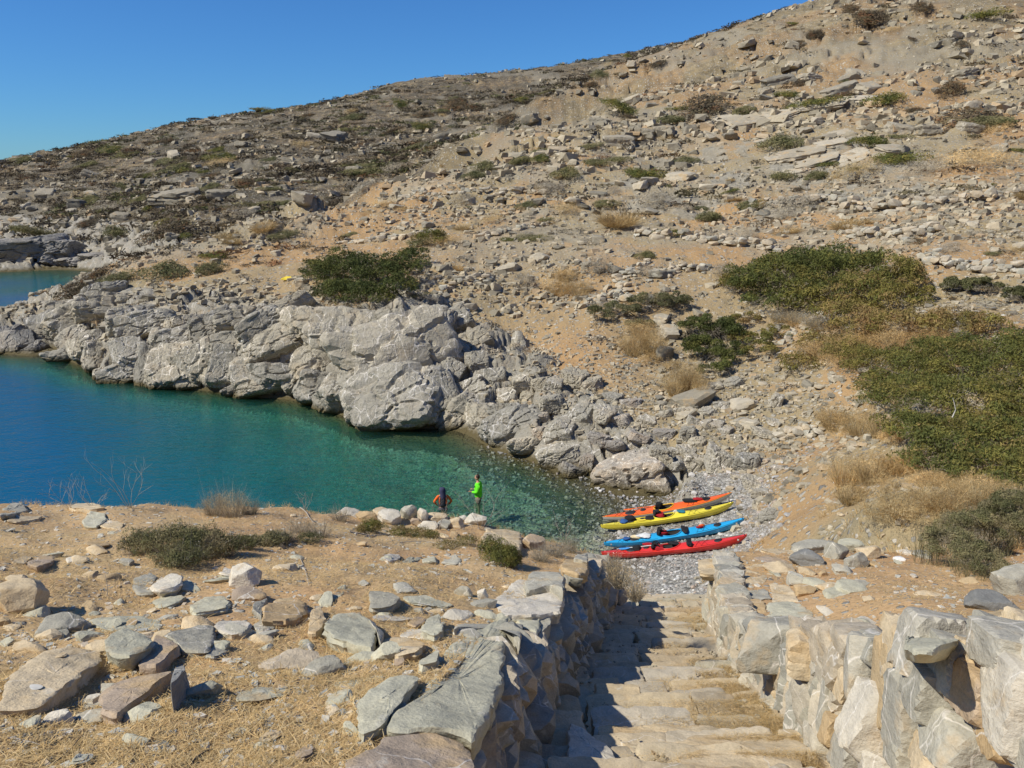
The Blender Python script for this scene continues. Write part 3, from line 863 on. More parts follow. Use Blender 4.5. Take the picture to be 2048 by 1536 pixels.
def stone(Z, x, y, w, hgt, mat, label, deep=.8, seed=None, name='loose_stone', cat='stone', group=None, parent=None, rot=None, sink=.25, fn=None, flat=None, sub=4, tiltx=0, tilty=0, rough=.07):
    """an angular stone; x, y: its middle, w: width and hgt: height, all as surveyed"""
    NO[0] += 1; seed = NO[0]*7+3 if seed is None else seed
    u, v = Z((x, y)); p = hit(u, v+0*hgt, 0, fn)
    k = {id(Z3): .362, id(Z4): .362, id(Z5): .463}.get(id(Z), 1)
    m = 1/px_per_m(p)
    W = w*k*m/2*1.12; Hh = hgt*k*m/2*.9 if flat is None else flat
    me = rock_mesh(name, seed, sub=sub, planes=13, rough=rough, fine=.012, strata=.05, dims=(W, W*deep, Hh))
    o = link(name, me, None, M_SL[mat] if isinstance(mat, str) else mat)
    o.location = (p[0], p[1], p[2]+Hh*(1-2*sink)*.9)
    o.rotation_euler = (tiltx, tilty, random.uniform(-.5, .5) if rot is None else rot)
    if parent is None: tag(o, label, cat, group)
    else:
        o.parent = parent
        if label: o['label'] = label
    return o

# ---- slabs and blocks on the left bluff
big_flat = slab(Z3, [(-40,1185),(0,1110),(60,1010),(170,950),(330,890),(440,855),(545,855),(562,900),(500,985),(430,1050),(350,1110),(250,1160),(120,1180)], .13, .20, 'tan', 'large pale oval slab with a white lichen ring, at the left edge of the bluff')
lp = hit(*Z3((190,1075)), top=.098)
la = [(lp[0]+.034*math.cos(t)*(1+.2*math.sin(3*t)), lp[1]+.028*math.sin(t)) for t in np.linspace(0, 6.28, 15)[:-1]]
bv = np.array([(big_flat.matrix_basis@v.co)[:] for v in big_flat.data.vertices])
bv = bv[np.hypot(bv[:, 0]-lp[0], bv[:, 1]-lp[1]) < .22]; bv = bv[bv[:, 2] > np.median(bv[:, 2])-.2]
B_ = np.column_stack([bv[:, 0]-lp[0], bv[:, 1]-lp[1], np.ones(len(bv))]); w_ = np.exp(-((bv[:, 0]-lp[0])**2+(bv[:, 1]-lp[1])**2)/.01)
q_ = np.linalg.lstsq(B_*w_[:, None], bv[:, 2]*w_, rcond=None)[0]
lich = plate('lichen_patch', la, q_[2]-.010, q_[2]+.012, 77, plain('white_lichen', (.66, .63, .55), .9, .1, .2), rough=.001, step=.01, tilt=(q_[0], q_[1]))
lich.parent = big_flat; lich.location = lich.location-big_flat.location; lich['label'] = 'round white lichen patch'
slab(Z3, [(300,905),(345,888),(370,905),(350,925),(310,930)], .16, .04, 'tan', 'small flat chip lying on the large pale oval slab')
stone(Z3, 125, 665, 262, 235, 'tan', 'rounded rough tan boulder near the left edge of the bluff', deep=.7, rot=.2, sink=.2)
stone(Z3, 10, 740, 70, 60, 'ochre', 'small ochre stone half out of view beside the rough tan boulder')
stone(Z3, 350, 780, 215, 120, 'grey', 'grey block with a shaded right face beside the rough tan boulder', rot=.35, sink=.2)
slab(Z3, [(555,850),(600,785),(690,757),(800,780),(842,812),(800,870),(710,930),(640,905)], .20, .17, 'green', 'tilted grey-green slab with a dark overhanging right side', lean=.35)
slab(Z3, [(842,812),(860,795),(985,815),(995,850),(930,915),(870,975),(760,955),(800,880)], .13, .20, 'brown', 'tan-edged brown block leaning against the tilted grey-green slab', lean=.2)
slab(Z3, [(545,1150),(590,1085),(700,1030),(880,985),(965,985),(900,1040),(790,1110),(700,1170),(640,1230),(560,1200)], .15, .22, 'brown', 'reddish brown block with a dark broken front, below the tilted slabs', lean=.05)
stone(Z3, 520, 1185, 90, 95, 'pale', 'whitish knob at the left end of the reddish brown block', deep=.8)
# upright slab that throws the square black shade
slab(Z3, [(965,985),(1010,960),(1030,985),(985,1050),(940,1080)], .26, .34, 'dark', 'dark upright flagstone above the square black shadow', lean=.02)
stone(Z3, 1110, 1140, 215, 120, 'green', 'pale green wedge-shaped stone in front of the square black shadow', deep=.55, rot=.45)
slab(Z3, [(905,790),(1000,755),(1110,737),(1190,745),(1180,800),(1145,880),(1000,868),(960,820)], .10, .13, 'grey', 'dark grey flat stone in the middle of the stone scatter')
slab(Z3, [(490,720),(600,705),(760,700),(890,715),(880,750),(800,785),(600,770),(520,750)], .03, .06, 'green', 'long flush grey-green slab behind the tilted slabs')
slab(Z3, [(740,480),(830,445),(870,470),(830,530),(870,560),(760,570),(730,520)], .07, .10, 'grey', 'flat grey slab below the dark bush')
slab(Z3, [(830,520),(940,447),(1010,465),(1005,510),(940,550),(880,570)], .16, .13, 'pale', 'propped pale slab with a sharp ridge below the dark bush', lean=.3)
slab(Z3, [(1000,505),(1040,490),(1100,525),(1115,545),(1000,548)], .05, .08, 'green', 'thin shaded flag right of the propped pale slab')
slab(Z3, [(850,615),(900,575),(990,570),(1022,590),(960,630),(880,642)], .05, .09, 'green', 'flat pale green stone above the dark grey flat stone')
slab(Z3, [(1045,640),(1130,590),(1230,580),(1275,610),(1240,650),(1150,665),(1080,685)], .08, .10, 'green', 'long light grey stone with a broken right end')
stone(Z3, 1370, 520, 165, 150, 'pale', 'upright pale block, tallest of the stones below the bush', deep=.7, rot=.1, sink=.12)
stone(Z3, 1380, 590, 170, 80, 'brown', 'yellowish foot stone under the upright pale block', sink=.4)
slab(Z3, [(1212,455),(1240,433),(1308,435),(1295,462),(1240,468)], .07, .05, 'pale', 'small white flat stone beside the upright pale block')
slab(Z3, [(1090,500),(1120,470),(1280,468),(1290,500),(1180,512)], .02, .05, 'green', 'flush greenish slab left of the upright pale block')
slab(Z3, [(1450,640),(1520,603),(1620,598),(1685,610),(1690,660),(1640,690),(1560,718),(1455,712)], .12, .14, 'ochre', 'thick slab with a yellow front edge, right of the scatter', lean=.1)
slab(Z3, [(1390,650),(1410,610),(1480,600),(1450,650),(1445,700)], .09, .11, 'grey', 'grey stone against the left side of the yellow-edged slab')
slab(Z3, [(1185,730),(1230,700),(1330,700),(1388,730),(1370,770),(1280,790),(1200,765)], .09, .13, 'pale', 'rounded whitish stone left of the yellow-edged slab')
stone(Z3, 1300, 810, 170, 95, 'grey', 'grey broken stone under the rounded whitish stone', rot=-.3)
slab(Z3, [(1115,895),(1190,850),(1270,860),(1240,890),(1180,925)], .06, .09, 'grey', 'small tilted grey flag below the dark grey flat stone', lean=.3)
slab(Z3, [(1395,740),(1450,715),(1535,725),(1500,760),(1430,775)], .06, .08, 'grey', 'grey wedge under the yellow-edged slab')
stone(Z3, 1600, 985, 290, 125, schist('porous_tufa', [(.48, .40, .29), (.50, .42, .30)], 2.2, .4, .2, 1.0), 'rough porous tan stone full of hollows', deep=.6, rot=.15, rough=.2)
stone(Z3, 1800, 1010, 190, 130, 'grey', 'jagged grey stone against the porous tan stone', deep=.7, rot=.5, rough=.14)
slab(Z3, [(1295,1160),(1340,1110),(1450,1085),(1590,1092),(1585,1125),(1480,1145),(1400,1172)], .03, .05, 'green', 'flush light green slabs half buried in the straw')
slab(Z3, [(1585,1100),(1680,1085),(1725,1100),(1650,1112)], .04, .05, 'grey', 'thin dark flag at the end of the flush green slabs')
slab(Z3, [(0,100),(60,72),(120,70),(150,100),(60,140),(0,150)], .10, .15, 'grey', 'grey stone on the rim of the bluff at the far left')
slab(Z3, [(370,85),(420,70),(520,75),(580,92),(500,110),(410,105)], .10, .12, 'tan', 'tan flat stone on the rim of the bluff, left of the dry thorn bush')
slab(Z3, [(40,170),(110,140),(240,140),(210,160),(110,180)], .05, .06, 'tan', 'low tan flag behind the rim at the left')
slab(Z3, [(455,165),(500,115),(570,120),(590,160),(530,200),(470,200)], .08, .10, 'green', 'greenish flat stone behind the rim')
slab(Z3, [(540,185),(590,160),(690,185),(660,205),(560,200)], .05, .06, 'tan', 'small tan slab beside the greenish flat stone behind the rim')
slab(Z3, [(50,395),(130,355),(180,360),(130,405)], .05, .06, 'tan', 'low tan slab on the upper left of the bluff')
slab(Z3, [(150,400),(230,355),(300,360),(270,400),(200,430)], .11, .12, 'brown', 'brown slab with a dark undercut on the upper left of the bluff', lean=.4)
slab(Z3, [(470,290),(550,275),(605,300),(560,318),(490,310)], .05, .06, 'ochre', 'ochre flat stone left of the dark bush')
stone(Z3, 540, 350, 110, 55, 'tan', 'tan stone below the ochre flat stone')
stone(Z3, 700, 408, 80, 40, 'grey', 'small grey stone at the foot of the dark bush')
slab(Z3, [(1780,590),(1850,530),(1915,525),(1890,570),(1810,605)], .03, .05, 'green', 'light grey slab lying alone right of the upright pale block')
slab(Z3, [(390,1520),(430,1470),(500,1465),(460,1505)], .05, .06, 'green', 'small grey-green stone in the straw at the bottom left')
slab(Z3, [(1440,1390),(1480,1350),(1540,1350),(1510,1385)], .03, .05, 'tan', 'small tan flag in the straw near the bottom')
slab(Z3, [(1280,1345),(1320,1310),(1370,1315),(1330,1350)], .03, .04, 'green', 'tiny greenish flag in the straw')
slab(Z3, [(1420,1520),(1470,1480),(1520,1475),(1490,1515)], .03, .05, 'pale', 'pale splinter of stone in the straw at the bottom')
slab(Z3, [(1630,1480),(1650,1440),(1720,1430),(1730,1470),(1680,1500)], .03, .05, 'brown', 'reddish flat stone in the straw at the bottom')
slab(Z3, [(840,1430),(850,1390),(930,1385),(945,1420),(890,1450)], .01, .04, 'grey', 'half buried grey flag in the straw')
# around the wall head
slab(Z4, [(130,740),(190,680),(300,680),(400,715),(440,780),(400,860),(300,850),(140,800)], .14, .18, 'green', 'wide light grey slab with a chipped right corner beside the wall')
slab(Z4, [(375,705),(410,710),(465,790),(445,830),(420,790)], .17, .22, 'grey', 'dark edge stone of the wide light grey slab')
slab(Z4, [(40,780),(60,660),(110,640),(150,700),(120,760),(90,790)], .10, .14, 'tan', 'tan slab left of the wide light grey slab')
slab(Z4, [(430,840),(520,815),(640,815),(700,850),(650,900),(540,915),(440,885)], .09, .14, 'tan', 'long tan slab below the wide light grey slab')
stone(Z4, 475, 945, 130, 130, 'green', 'pale block standing in the straw beside the wall', deep=.8, rot=.2, sink=.12)
stone(Z4, 555, 975, 60, 75, 'brown', 'brown stone leaning on the pale block beside the wall')
slab(Z4, [(310,1280),(330,1180),(440,1060),(520,1010),(640,1005),(655,1030),(600,1110),(530,1200),(460,1290),(350,1330)], .12, .16, 'green', 'long leaning grey-green slab left of the biggest wall slab', lean=.4)
slab(Z4, [(180,1060),(300,1040),(440,1020),(480,1030),(400,1110),(300,1190),(220,1120)], .02, .05, 'green', 'flush slab half covered by straw above the leaning slab')
slab(Z4, [(650,940),(740,880),(770,870),(760,940),(670,962)], .11, .13, 'green', 'small ragged stone against the biggest wall slab')
slab(Z4, [(385,690),(480,677),(600,685),(640,700),(540,712),(430,705)], .06, .08, 'pale', 'white edge of a slab above the wide light grey slab')
slab(Z4, [(385,640),(390,545),(450,540),(560,600),(500,640)], .13, .16, 'grey', 'grey upright stones in the middle of the bluff')
stone(Z4, 455, 640, 120, 85, 'green', 'tan-grey stone in front of the grey upright stones')
slab(Z4, [(560,595),(680,588),(840,625),(820,645),(700,640),(600,625)], .03, .05, 'green', 'long flush greenish slab left of the white stone')
stone(Z4, 1008, 605, 62, 85, 'pale', 'small white standing stone beside the veined wall slab', deep=.7, sink=.1)
stone(Z4, 905, 585, 85, 80, 'grey', 'grey fin of rock left of the small white standing stone', deep=.4)
slab(Z4, [(670,770),(700,705),(770,695),(790,760),(740,790)], .13, .17, 'green', 'light stone with a dark broken face between the slabs')
slab(Z4, [(545,800),(600,760),(720,750),(730,800),(650,812)], .05, .08, 'pale', 'whitish slab in front of the dark broken stone')
slab(Z4, [(590,720),(650,680),(700,700),(640,735)], .10, .12, 'brown', 'brown wedge behind the whitish slab')
slab(Z4, [(125,595),(170,545),(255,525),(225,580),(160,605)], .03, .05, 'green', 'light slab alone on the left of the middle bluff')
slab(Z4, [(465,380),(480,350),(550,348),(548,375),(500,392)], .06, .08, 'pale', 'small pale block in the bare middle of the bluff')
slab(Z4, [(540,400),(600,370),(670,345),(665,375),(590,400)], .02, .04, 'green', 'thin greenish flag right of the small pale block')
slab(Z4, [(785,405),(800,360),(860,358),(890,385),(860,412)], .03, .05, 'grey', 'half buried stone left of the small green bush')
slab(Z4, [(1000,270),(1030,212),(1120,210),(1222,235),(1220,330),(1110,320)], .16, .35, 'tan', 'big pale block on the rim, left of the wall end', lean=.02)
rim = [(370,150,105,55,'ochre','rounded ochre stone on the rim below the driftwood'),(495,155,150,60,'pale','low pale boulder on the rim'),(593,125,90,80,'grey','pointed light grey boulder on the rim'),
 (683,140,60,85,'pale','narrow leaning pale stone on the rim'),(765,148,110,34,'tan','flat tan capstone on the rim'),(975,165,120,60,'pale','pale wedge-shaped boulder at the right of the rim row'),(790,192,85,45,'grey','grey-blue stone in front of the flat capstone'),
 (705,192,95,48,'pale','pale stone below the narrow leaning stone'),(450,120,90,30,'tan','low tan stone behind the pale boulder'),(640,175,60,40,'brown','brown stone wedged between the rim boulders'),(860,185,90,50,'tan','tan stone between the capstone and the wedge boulder'),
 (900,160,60,30,'pale','small pale stone under the wedge boulder'),(270,120,120,35,'pale','weathered pale log-like stone beside the driftwood'),(1300,300,110,90,'brown','brownish stone right of the big pale block on the rim')]
for x, y, w, h_, m_, lb in rim: stone(Z4, x, y+h_*.35, w, h_*1.25, m_, lb, deep=.8, sink=.15)
# right bluff
slab(Z5, [(1535,500),(1545,455),(1640,425),(1740,440),(1770,470),(1730,505),(1650,548),(1590,545)], .0, .10, 'green', 'grey-green capstone projecting over the shaded gap of the right wall', fn=lambda x, y: wall_top_r(y)+.02)
stone(Z5, 2000, 300, 160, 170, 'grey', 'large rounded grey boulder cut by the right edge', deep=.9, sink=.15)
stone(Z5, 1890, 360, 190, 115, 'dark', 'dark lichen-spotted boulder beside the rounded grey boulder', deep=.7, sink=.2)
stone(Z5, 1940, 235, 50, 45, 'pale', 'small pale stone above the dark boulder')
stone(Z5, 1505, 155, 50, 30, schist('white_stone', [(.70, .68, .64), (.72, .70, .66)], 1, 0, 0), 'small white stone alone on the red soil')
slab(Z5, [(1540,110),(1570,92),(1640,110),(1650,140),(1590,135)], .05, .07, 'grey', 'grey flag beside the green bush on the right')
slab(Z5, [(1250,430),(1300,415),(1330,430),(1290,445)], .04, .06, 'green', 'small greenish stone on the straw of the right bluff')
slab(Z5, [(1500,420),(1560,395),(1640,395),(1620,415),(1540,425)], .06, .08, 'grey', 'flat stones behind the projecting capstone')
stone(Z5, 1570, 225, 30, 22, 'pale', 'tiny pale stone on the red soil')
# edge of the right bluff above the beach: piled stones and their dark undercut
edge = [(1110,145,150,70,'dark'),(1130,95,150,60,'grey'),(1240,115,90,85,'grey'),(1320,160,90,75,'grey'),(1370,120,90,60,'tan'),(1260,195,80,40,'grey'),(1110,205,70,35,'tan'),(1060,235,80,70,'grey'),(1180,210,40,30,'ochre'),
 (1300,90,100,40,'green'),(1410,115,60,25,'tan'),(1000,190,120,40,'tan'),(1140,255,90,50,'green'),(1100,285,80,45,'ochre'),(1290,275,120,45,'green'),(1240,295,130,25,'green'),(1330,255,70,30,'grey'),(1200,270,80,30,'tan'),(1380,320,60,22,'tan')]
el = ['dark rounded stone, biggest in the pile at the brink of the right bluff','grey block on top of the dark rounded stone','grey block right of the dark rounded stone','grey round stone over the red undercut','tan stone at the right end of the brink pile',
 'small grey stone low in the brink pile','tan flag in front of the brink pile','stack end stone facing the steps at the brink','small ochre stone in the red undercut','greenish cap on the brink pile','thin tan flag on the red soil at the brink',
 'long tan flag left of the brink pile','green wedge below the brink pile','ochre triangle of rock below the brink pile','greenish stone right of the green wedge','thin flat flagstone in front of the greenish stone','small grey stone behind the thin flat flagstone','tan chip between the green wedge and the greenish stone','tan chip alone on the soil below the brink pile']
for (x, y, w, h_, m_), lb in zip(edge, el): stone(Z5, x, y+h_*.3, w, h_*1.2, m_, lb, deep=.8, sink=.2)

# ---- the left wall
def wall_l_x(y): return lane_l(y)-.27
lw = empty('dry_stone_wall', (float(wall_l_x(8.)), 8, float(lane_z(8.))))
tag(lw, 'shaded dry stone wall with broad cap slabs on the left of the steps', 'stone wall', 'dry stone walls beside the steps')
rw = empty('dry_stone_wall', (float(lane_r(8.)), 8, float(lane_z(8.))))
tag(rw, 'sunlit wall of big upright stones on the right of the steps', 'stone wall', 'dry stone walls beside the steps')
bpy.context.view_layer.update()
def adopt(o, root):
    o.parent = root; o.location = o.location-root.location
caps = [
 ([(860,790),(960,762),(1150,768),(1122,860),(1110,1000),(1060,1170),(960,1420),(870,1400),(480,1340),(500,1260),(640,1180),(660,1080),(770,950),(800,850)], .06, .20, 'green', 'biggest grey-green cap slab with a flaked right edge'),
 ([(235,1520),(470,1340),(640,1325),(850,1370),(950,1410),(945,1560),(700,1640),(200,1640)], .10, .22, 'brown', 'brownish cap slab with a white quartz corner at the bottom'),
 ([(850,770),(870,740),(1000,722),(1170,722),(1225,770),(1215,800),(1140,765),(960,760)], .06, .22, 'grey', 'dark bluish stone behind the biggest cap slab'),
 ([(1120,720),(1150,680),(1310,670),(1325,700),(1318,800),(1235,780),(1200,730)], .02, .20, 'green', None),
 ([(1050,600),(1120,545),(1200,512),(1320,508),(1440,520),(1452,590),(1430,660),(1330,690),(1130,690),(1090,640)], .06, .25, 'pale', 'broad cap slab full of white veins'),
 ([(1240,500),(1290,455),(1380,438),(1440,445),(1462,480),(1455,560),(1380,525),(1250,520)], .16, .30, 'grey', 'round-topped grey cap stone'),
 ([(1440,400),(1470,378),(1590,400),(1590,440),(1540,455),(1450,435)], .12, .18, 'ochre', 'yellow-brown cap block near the wall end'),
 ([(1430,430),(1460,425),(1550,465),(1560,488),(1490,485)], .05, .12, 'grey', None),
 ([(1510,380),(1530,350),(1590,352),(1590,392)], .16, .2, 'grey', None),
 ([(1320,700),(1340,670),(1390,690),(1385,740),(1330,790)], .00, .2, 'grey', None),
]
for pts, r_, t_, m_, lb in caps:
    o = slab(Z4, pts, r_, t_, m_, None, name='cap_slab', parent=lw)
    if lb: o['label'] = lb
n = 0
wr_ = random.Random(5)
LW_ME = [rock_mesh('wall_stone', 2000+i, sub=3, planes=11, rough=.05, strata=.06, fine=.02, boxy=1) for i in range(14)]
def wallstone(root, x, y, z, dx, dy, dz, me, rot, name='wall_stone', mat='mixed'):
    o = link(name, me, root)
    if not me.materials: me.materials.append(M_SL[mat])
    o.location = Vector((x, y, z))-root.location; o.scale = (dx, dy, dz); o.rotation_euler = rot
    return o
y = 3.3
while y < 15.2:
    st = wr_.uniform(.26, .46)
    zt = float(near_h(np.array([wall_l_x(y)-.25]), np.array([y]), False)[0])-.27
    zb = float(lane_z(np.array(y)))-.2
    if y > 13.4: zt = max(zb+.25, zt-.12)
    z = zb
    while z < zt-.02:
        hh = min(wr_.uniform(.14, .42), max(.12, zt-z))
        fr = (z-zb)/max(.3, zt-zb)
        wallstone(lw, wall_l_x(y)+.20-.16*fr+wr_.uniform(-.05, .05), y+st/2+wr_.uniform(-.04, .04), z+hh/2, wr_.uniform(.20, .28), st*.66, hh*.66, wr_.choice(LW_ME),
                  (wr_.uniform(-.15, .15), wr_.uniform(-.18, .18), wr_.uniform(-.25, .25)+.2))
        z += hh*.92; n += 1
    y += st*.9
# heap of stones at the end of the left wall
for (u, v, w) in [(1195,1130,.22),(1215,1160,.25),(1235,1185,.2),(1205,1185,.3),(1240,1215,.22),(1225,1235,.25),(1175,1118,.18),(1250,1240,.14),(1262,1232,.10)]:
    a, yy, zz = sight(u, v); Y = 12.9+(u-1195)*.025
    wallstone(lw, a/yy*Y, Y, CAM_Z+zz/yy*Y-.05, w, w*.9, w*wr_.uniform(.5, .9), wr_.choice(LW_ME), (wr_.uniform(-.3, .3), wr_.uniform(-.3, .3), wr_.uniform(0, 3)))

# ---- the right wall
def hit_r(u, v):
    a, yy, zz = sight(u, v); Y = np.arange(1.8, 16, .01); x = a/yy*Y; z = CAM_Z+zz/yy*Y
    ins = ((x > lane_r(Y)-.02+.12*(z-lane_z(Y))) & (z < wall_top_r(Y))) | (z < lane_z(Y))
    i = int(np.argmax(ins)); return Vector((x[i], Y[i], z[i]))
M_SL['blue'] = schist('veined_blue_grey_rock', [(.36, .34, .275), (.43, .40, .325)], .8, .35, .6)
bigr = [  # middle x, y, width, height in Z5, kind, lean, label
 (1000,560,370,235,'blue',-.1,'big veined grey block'),(1110,600,260,150,'tan',.05,'brownish block set in front of the veined grey block'),(1300,655,160,270,'blue',.1,'tall rounded grey stone'),
 (1400,710,95,360,'ochre',.05,'tall narrow tan stone'),(1465,600,120,230,'tan',0,None),(1600,560,260,260,'blue',.1,'wide grey stone under the capstone'),(1650,760,330,230,'grey',.0,'largest grey stone of the right wall'),
 (1820,790,240,200,'brown',.1,'brown-fronted stone'),(1975,850,260,400,'pale',.15,'huge pale stone at the lower right corner'),(1930,600,270,160,'blue',.1,'grey block with a dark hole beneath it'),(1340,900,220,330,'pale',.2,'white-streaked upright slab'),
 (1500,900,200,330,'blue',.15,'leaning grey slab with fine cracks'),(1160,800,120,330,'grey',.15,'narrow upright slate'),(1230,720,110,150,'tan',.1,None),(1060,840,110,240,'grey',.3,'thin slate leaning on the steps side'),(935,800,115,150,'blue',.2,'small triangular slate at the foot of the wall'),
 (1720,990,260,200,'grey',.1,'grey stone in the bottom row'),(1250,1010,140,180,'blue',.2,None),(1880,960,150,170,'ochre',.1,None),(1480,1050,170,150,'grey',.1,None),(1600,1080,170,130,'tan',.1,None),(1100,990,90,200,'grey',.2,None),(1180,920,120,150,'ochre',.1,None),
 (2010,1060,150,150,'blue',.1,None),(2070,700,150,260,'pale',.1,None),(1330,1060,120,120,'pale',.1,None),(1780,640,110,120,'tan',.1,None),(2030,520,160,110,'tan',.1,None),(1880,520,150,90,'grey',.1,None),(1950,480,170,60,'ochre',0,None),
 (1725,655,230,190,'grey',.0,None),(1760,700,150,170,'tan',.1,None),
 (1450,480,120,90,'tan',.0,None),(1330,560,90,90,'grey',.0,None),
]
for i, (x, y, w, h_, m_, ln, lb) in enumerate(bigr):
    u, v = Z5((x, y)); p = hit_r(u, v); m = .463/px_per_m(p)
    W = w*m/2*1.15; Hh = h_*m/2*1.18
    me = rock_mesh('wall_stone', 3000+i, sub=4, planes=12, rough=.05, fine=.02, strata=.05, boxy=1, dims=(W*1.04, .20, Hh*1.04))
    o = link('wall_stone', me, rw, M_SL[m_])
    o.location = p+Vector((.14, .10, 0))-rw.location
    o.rotation_euler = (-.25, ln, -.25)
    if lb: o['label'] = lb
# remaining face and crown of the right wall
y = 5.0
while y < 12.4:
    st = wr_.uniform(.16, .34)
    zb = float(lane_z(np.array(y)))-.15; zt = float(wall_top_r(np.array(y)))-.06
    z = zb
    while z < zt:
        hh = wr_.uniform(.16, .36)
        wallstone(rw, float(lane_r(y))+.20+.10*(z-zb), y+st/2, min(z+hh/2, zt-hh*.45), wr_.uniform(.18, .24), st*.66, hh*.66, wr_.choice(LW_ME),
                  (wr_.uniform(-.15, .15), wr_.uniform(-.1, .1), wr_.uniform(-.2, .2)))
        z += hh*.9; n += 1
    y += st*.9
rcaps = [([(640,150),(700,135),(800,150),(840,180),(770,215),(650,200)],'tan'),([(770,225),(840,190),(940,215),(935,245),(850,260)],'tan'),([(760,270),(840,255),(850,310),(760,320)],'pale'),([(845,280),(930,275),(960,320),(860,325)],'grey'),
 ([(765,330),(850,315),(930,330),(935,385),(800,400)],'ochre'),([(935,330),(1050,330),(1140,370),(1140,400),(1000,410),(930,385)],'green'),([(805,400),(880,390),(945,410),(880,460),(815,465)],'grey'),([(900,435),(1000,405),(1160,405),(1170,450),(1090,475),(980,455)],'tan'),
 ([(950,250),(1040,265),(1075,325),(960,330)],'tan'),([(840,180),(900,165),(1000,175),(1020,215),(940,210)],'tan'),([(880,140),(960,120),(1050,170),(980,175)],'brown'),([(900,110),(980,80),(1060,110),(1060,150),(960,120)],'tan')]
for pts, m_ in rcaps:
    o = slab(Z5, pts, .02, .16, m_, None, name='cap_slab', parent=rw)

# ---- the steps
stp = empty('stone_steps', (1.2, 6, float(lane_z(6.))))
tag(stp, 'worn flight of flat stone steps going down between two walls to the beach', 'steps')
M_SL['step2'] = M_SL['step']
sr = random.Random(12)
y = 3.0; k = 0; STEPS = []
while y < 20.5:
    tr = sr.uniform(.38, .56)
    z = float(lane_z(np.array(y+tr*.5)))
    STEPS.append((y, z))
    xl = float(lane_l(y))-.15; xr = float(lane_r(y))+.1
    cuts = [xl]; 
    while cuts[-1] < xr-.45: cuts.append(cuts[-1]+sr.uniform(.4, 1.1))
    cuts.append(xr)
    sk = sr.uniform(-.08, .08)
    for a, b in zip(cuts[:-1], cuts[1:]):
        if b-a < .15: continue
        j = lambda s=.05: sr.uniform(-s, s)
        g = .02
        P = [(a+g+j(.03), y+j()), ((a+b)/2, y+j(.03)), (b-g+j(.03), y+sk+j()), (b-g+j(.02), y+tr+.12), (a+g, y+tr+.12+j())]
        dz = sr.uniform(-.035, .035)-(.05 if a > (xl*.45+xr*.55) and sr.random() < .45 else 0)
        o = plate('step_stone', P, z-.22+dz, z+dz, 5000+k, M_SL['step'], stp, tilt=(sr.uniform(-.06, .06), -.02+sr.uniform(-.06, .04)), rough=.011, step=.045, lean=.04)
        o.location = o.location-stp.location; k += 1
    y += tr
def step_z(y):
    ys = np.array([s[0] for s in STEPS]); zs = np.array([s[1] for s in STEPS]); i = np.clip(np.searchsorted(ys, y, side='right')-1, 0, len(ys)-1)
    return zs[i]
for pts, r_, t_, m_, lb in [([(75,930),(85,835),(150,870),(240,930),(290,1000),(310,1060),(200,1080),(70,1060)], .20, .3, 'pale', 'pointed pale stone at the shaded side of the steps'),
     ([(185,860),(230,830),(400,845),(560,840),(740,880),(760,915),(560,930),(380,985),(270,930)], .13, .2, 'tan', 'long tan slab across the steps'),
     ([(550,930),(600,905),(800,895),(1060,905),(1100,960),(1080,1060),(560,1060)], .16, .25, 'tan', 'broad tan slab at the bottom of the view'),
     ([(230,830),(250,800),(390,822),(370,838)], .1, .15, 'pale', None), ([(0,1000),(80,1000),(140,1045),(120,1080),(0,1080)], .14, .2, 'dark', None)]:
    o = slab(Z5, pts, r_-.06, t_, m_, None, name='step_stone', fn=lambda x, y: lane_z(y), parent=stp)
    if lb: o['label'] = lb
# ------------------------------------------------------------------ the cove: outcrops and boulders round the water
M_V = [veined_rock('veined_limestone', (.39, .365, .29), (.25, .235, .185), (.45, .365, .24), veins=1.0),
       veined_rock('pale_veined_limestone', (.45, .42, .335), (.31, .29, .23), (.49, .40, .27), veins=1.2, scale=1.2),
       veined_rock('dark_limestone', (.30, .29, .265), (.17, .165, .155), (.36, .31, .24), veins=.35, scale=.9),
       veined_rock('pinkish_boulder_rock', (.40, .36, .30), (.27, .25, .22), (.46, .37, .27), veins=.9, scale=1.5, warmth=.7)]
OUT = [rock_mesh('rock_outcrop', 7000+i, sub=5, planes=12+i % 5, rough=.07, fine=.022, soft=[.0, .35, .5, .2][i % 4], strata=.03, boxy=i % 2, cracks=.11) for i in range(8)]
Z6 = lambda p: (p[0]*.5, 480+p[1]*.5)
Z7 = lambda p: (800+p[0]*.4395, 560+p[1]*.4395)
_oc = {}
def proto_mat(me, mt):
    k = (me.name, mt.name)
    if k not in _oc:
        c = me.copy(); c.materials.clear(); c.materials.append(mt); _oc[k] = c
    return _oc[k]
cr = random.Random(3)
def outcrop(Z, x, y, w, h, mt, label, name='rock_outcrop', cat='rock', group=None, push=.25, k=None, pi=None, deep=None, lift=0):
    u, v = Z((x, y)); kk = .5 if Z is Z6 else .4395
    p = place(u, v+h*kk*.15); m = kk/px_per_m(p)
    band = Z is Z6 or (x < 560 and y < 720)
    if band: w *= 1.30; h *= 1.28; push = .30; deep = .62
    W = w*m/2*1.12; Hh = h*m/2*1.05; D = (W+Hh)*.5 if deep is None else deep*W
    o = link(name, proto_mat(OUT[cr.randrange(8) if pi is None else pi], M_V[mt]))
    o.scale = (W, D, Hh)
    d = Vector((p.x, p.y, 0)).normalized()
    o.location = p+d*D*push+Vector((0, 0, Hh*.05+lift))
    o.rotation_euler = (cr.uniform(-.85, -.5), cr.uniform(-.5, .2), math.atan2(-p.x, p.y)+cr.uniform(-.3, .3)) if band else (cr.uniform(-.15, .15), cr.uniform(-.25, .25), math.atan2(-p.x, p.y)+cr.uniform(-.35, .35))
    tag(o, label, cat, group)
    return o
GC = 'grey outcrops of the rock band above the water'
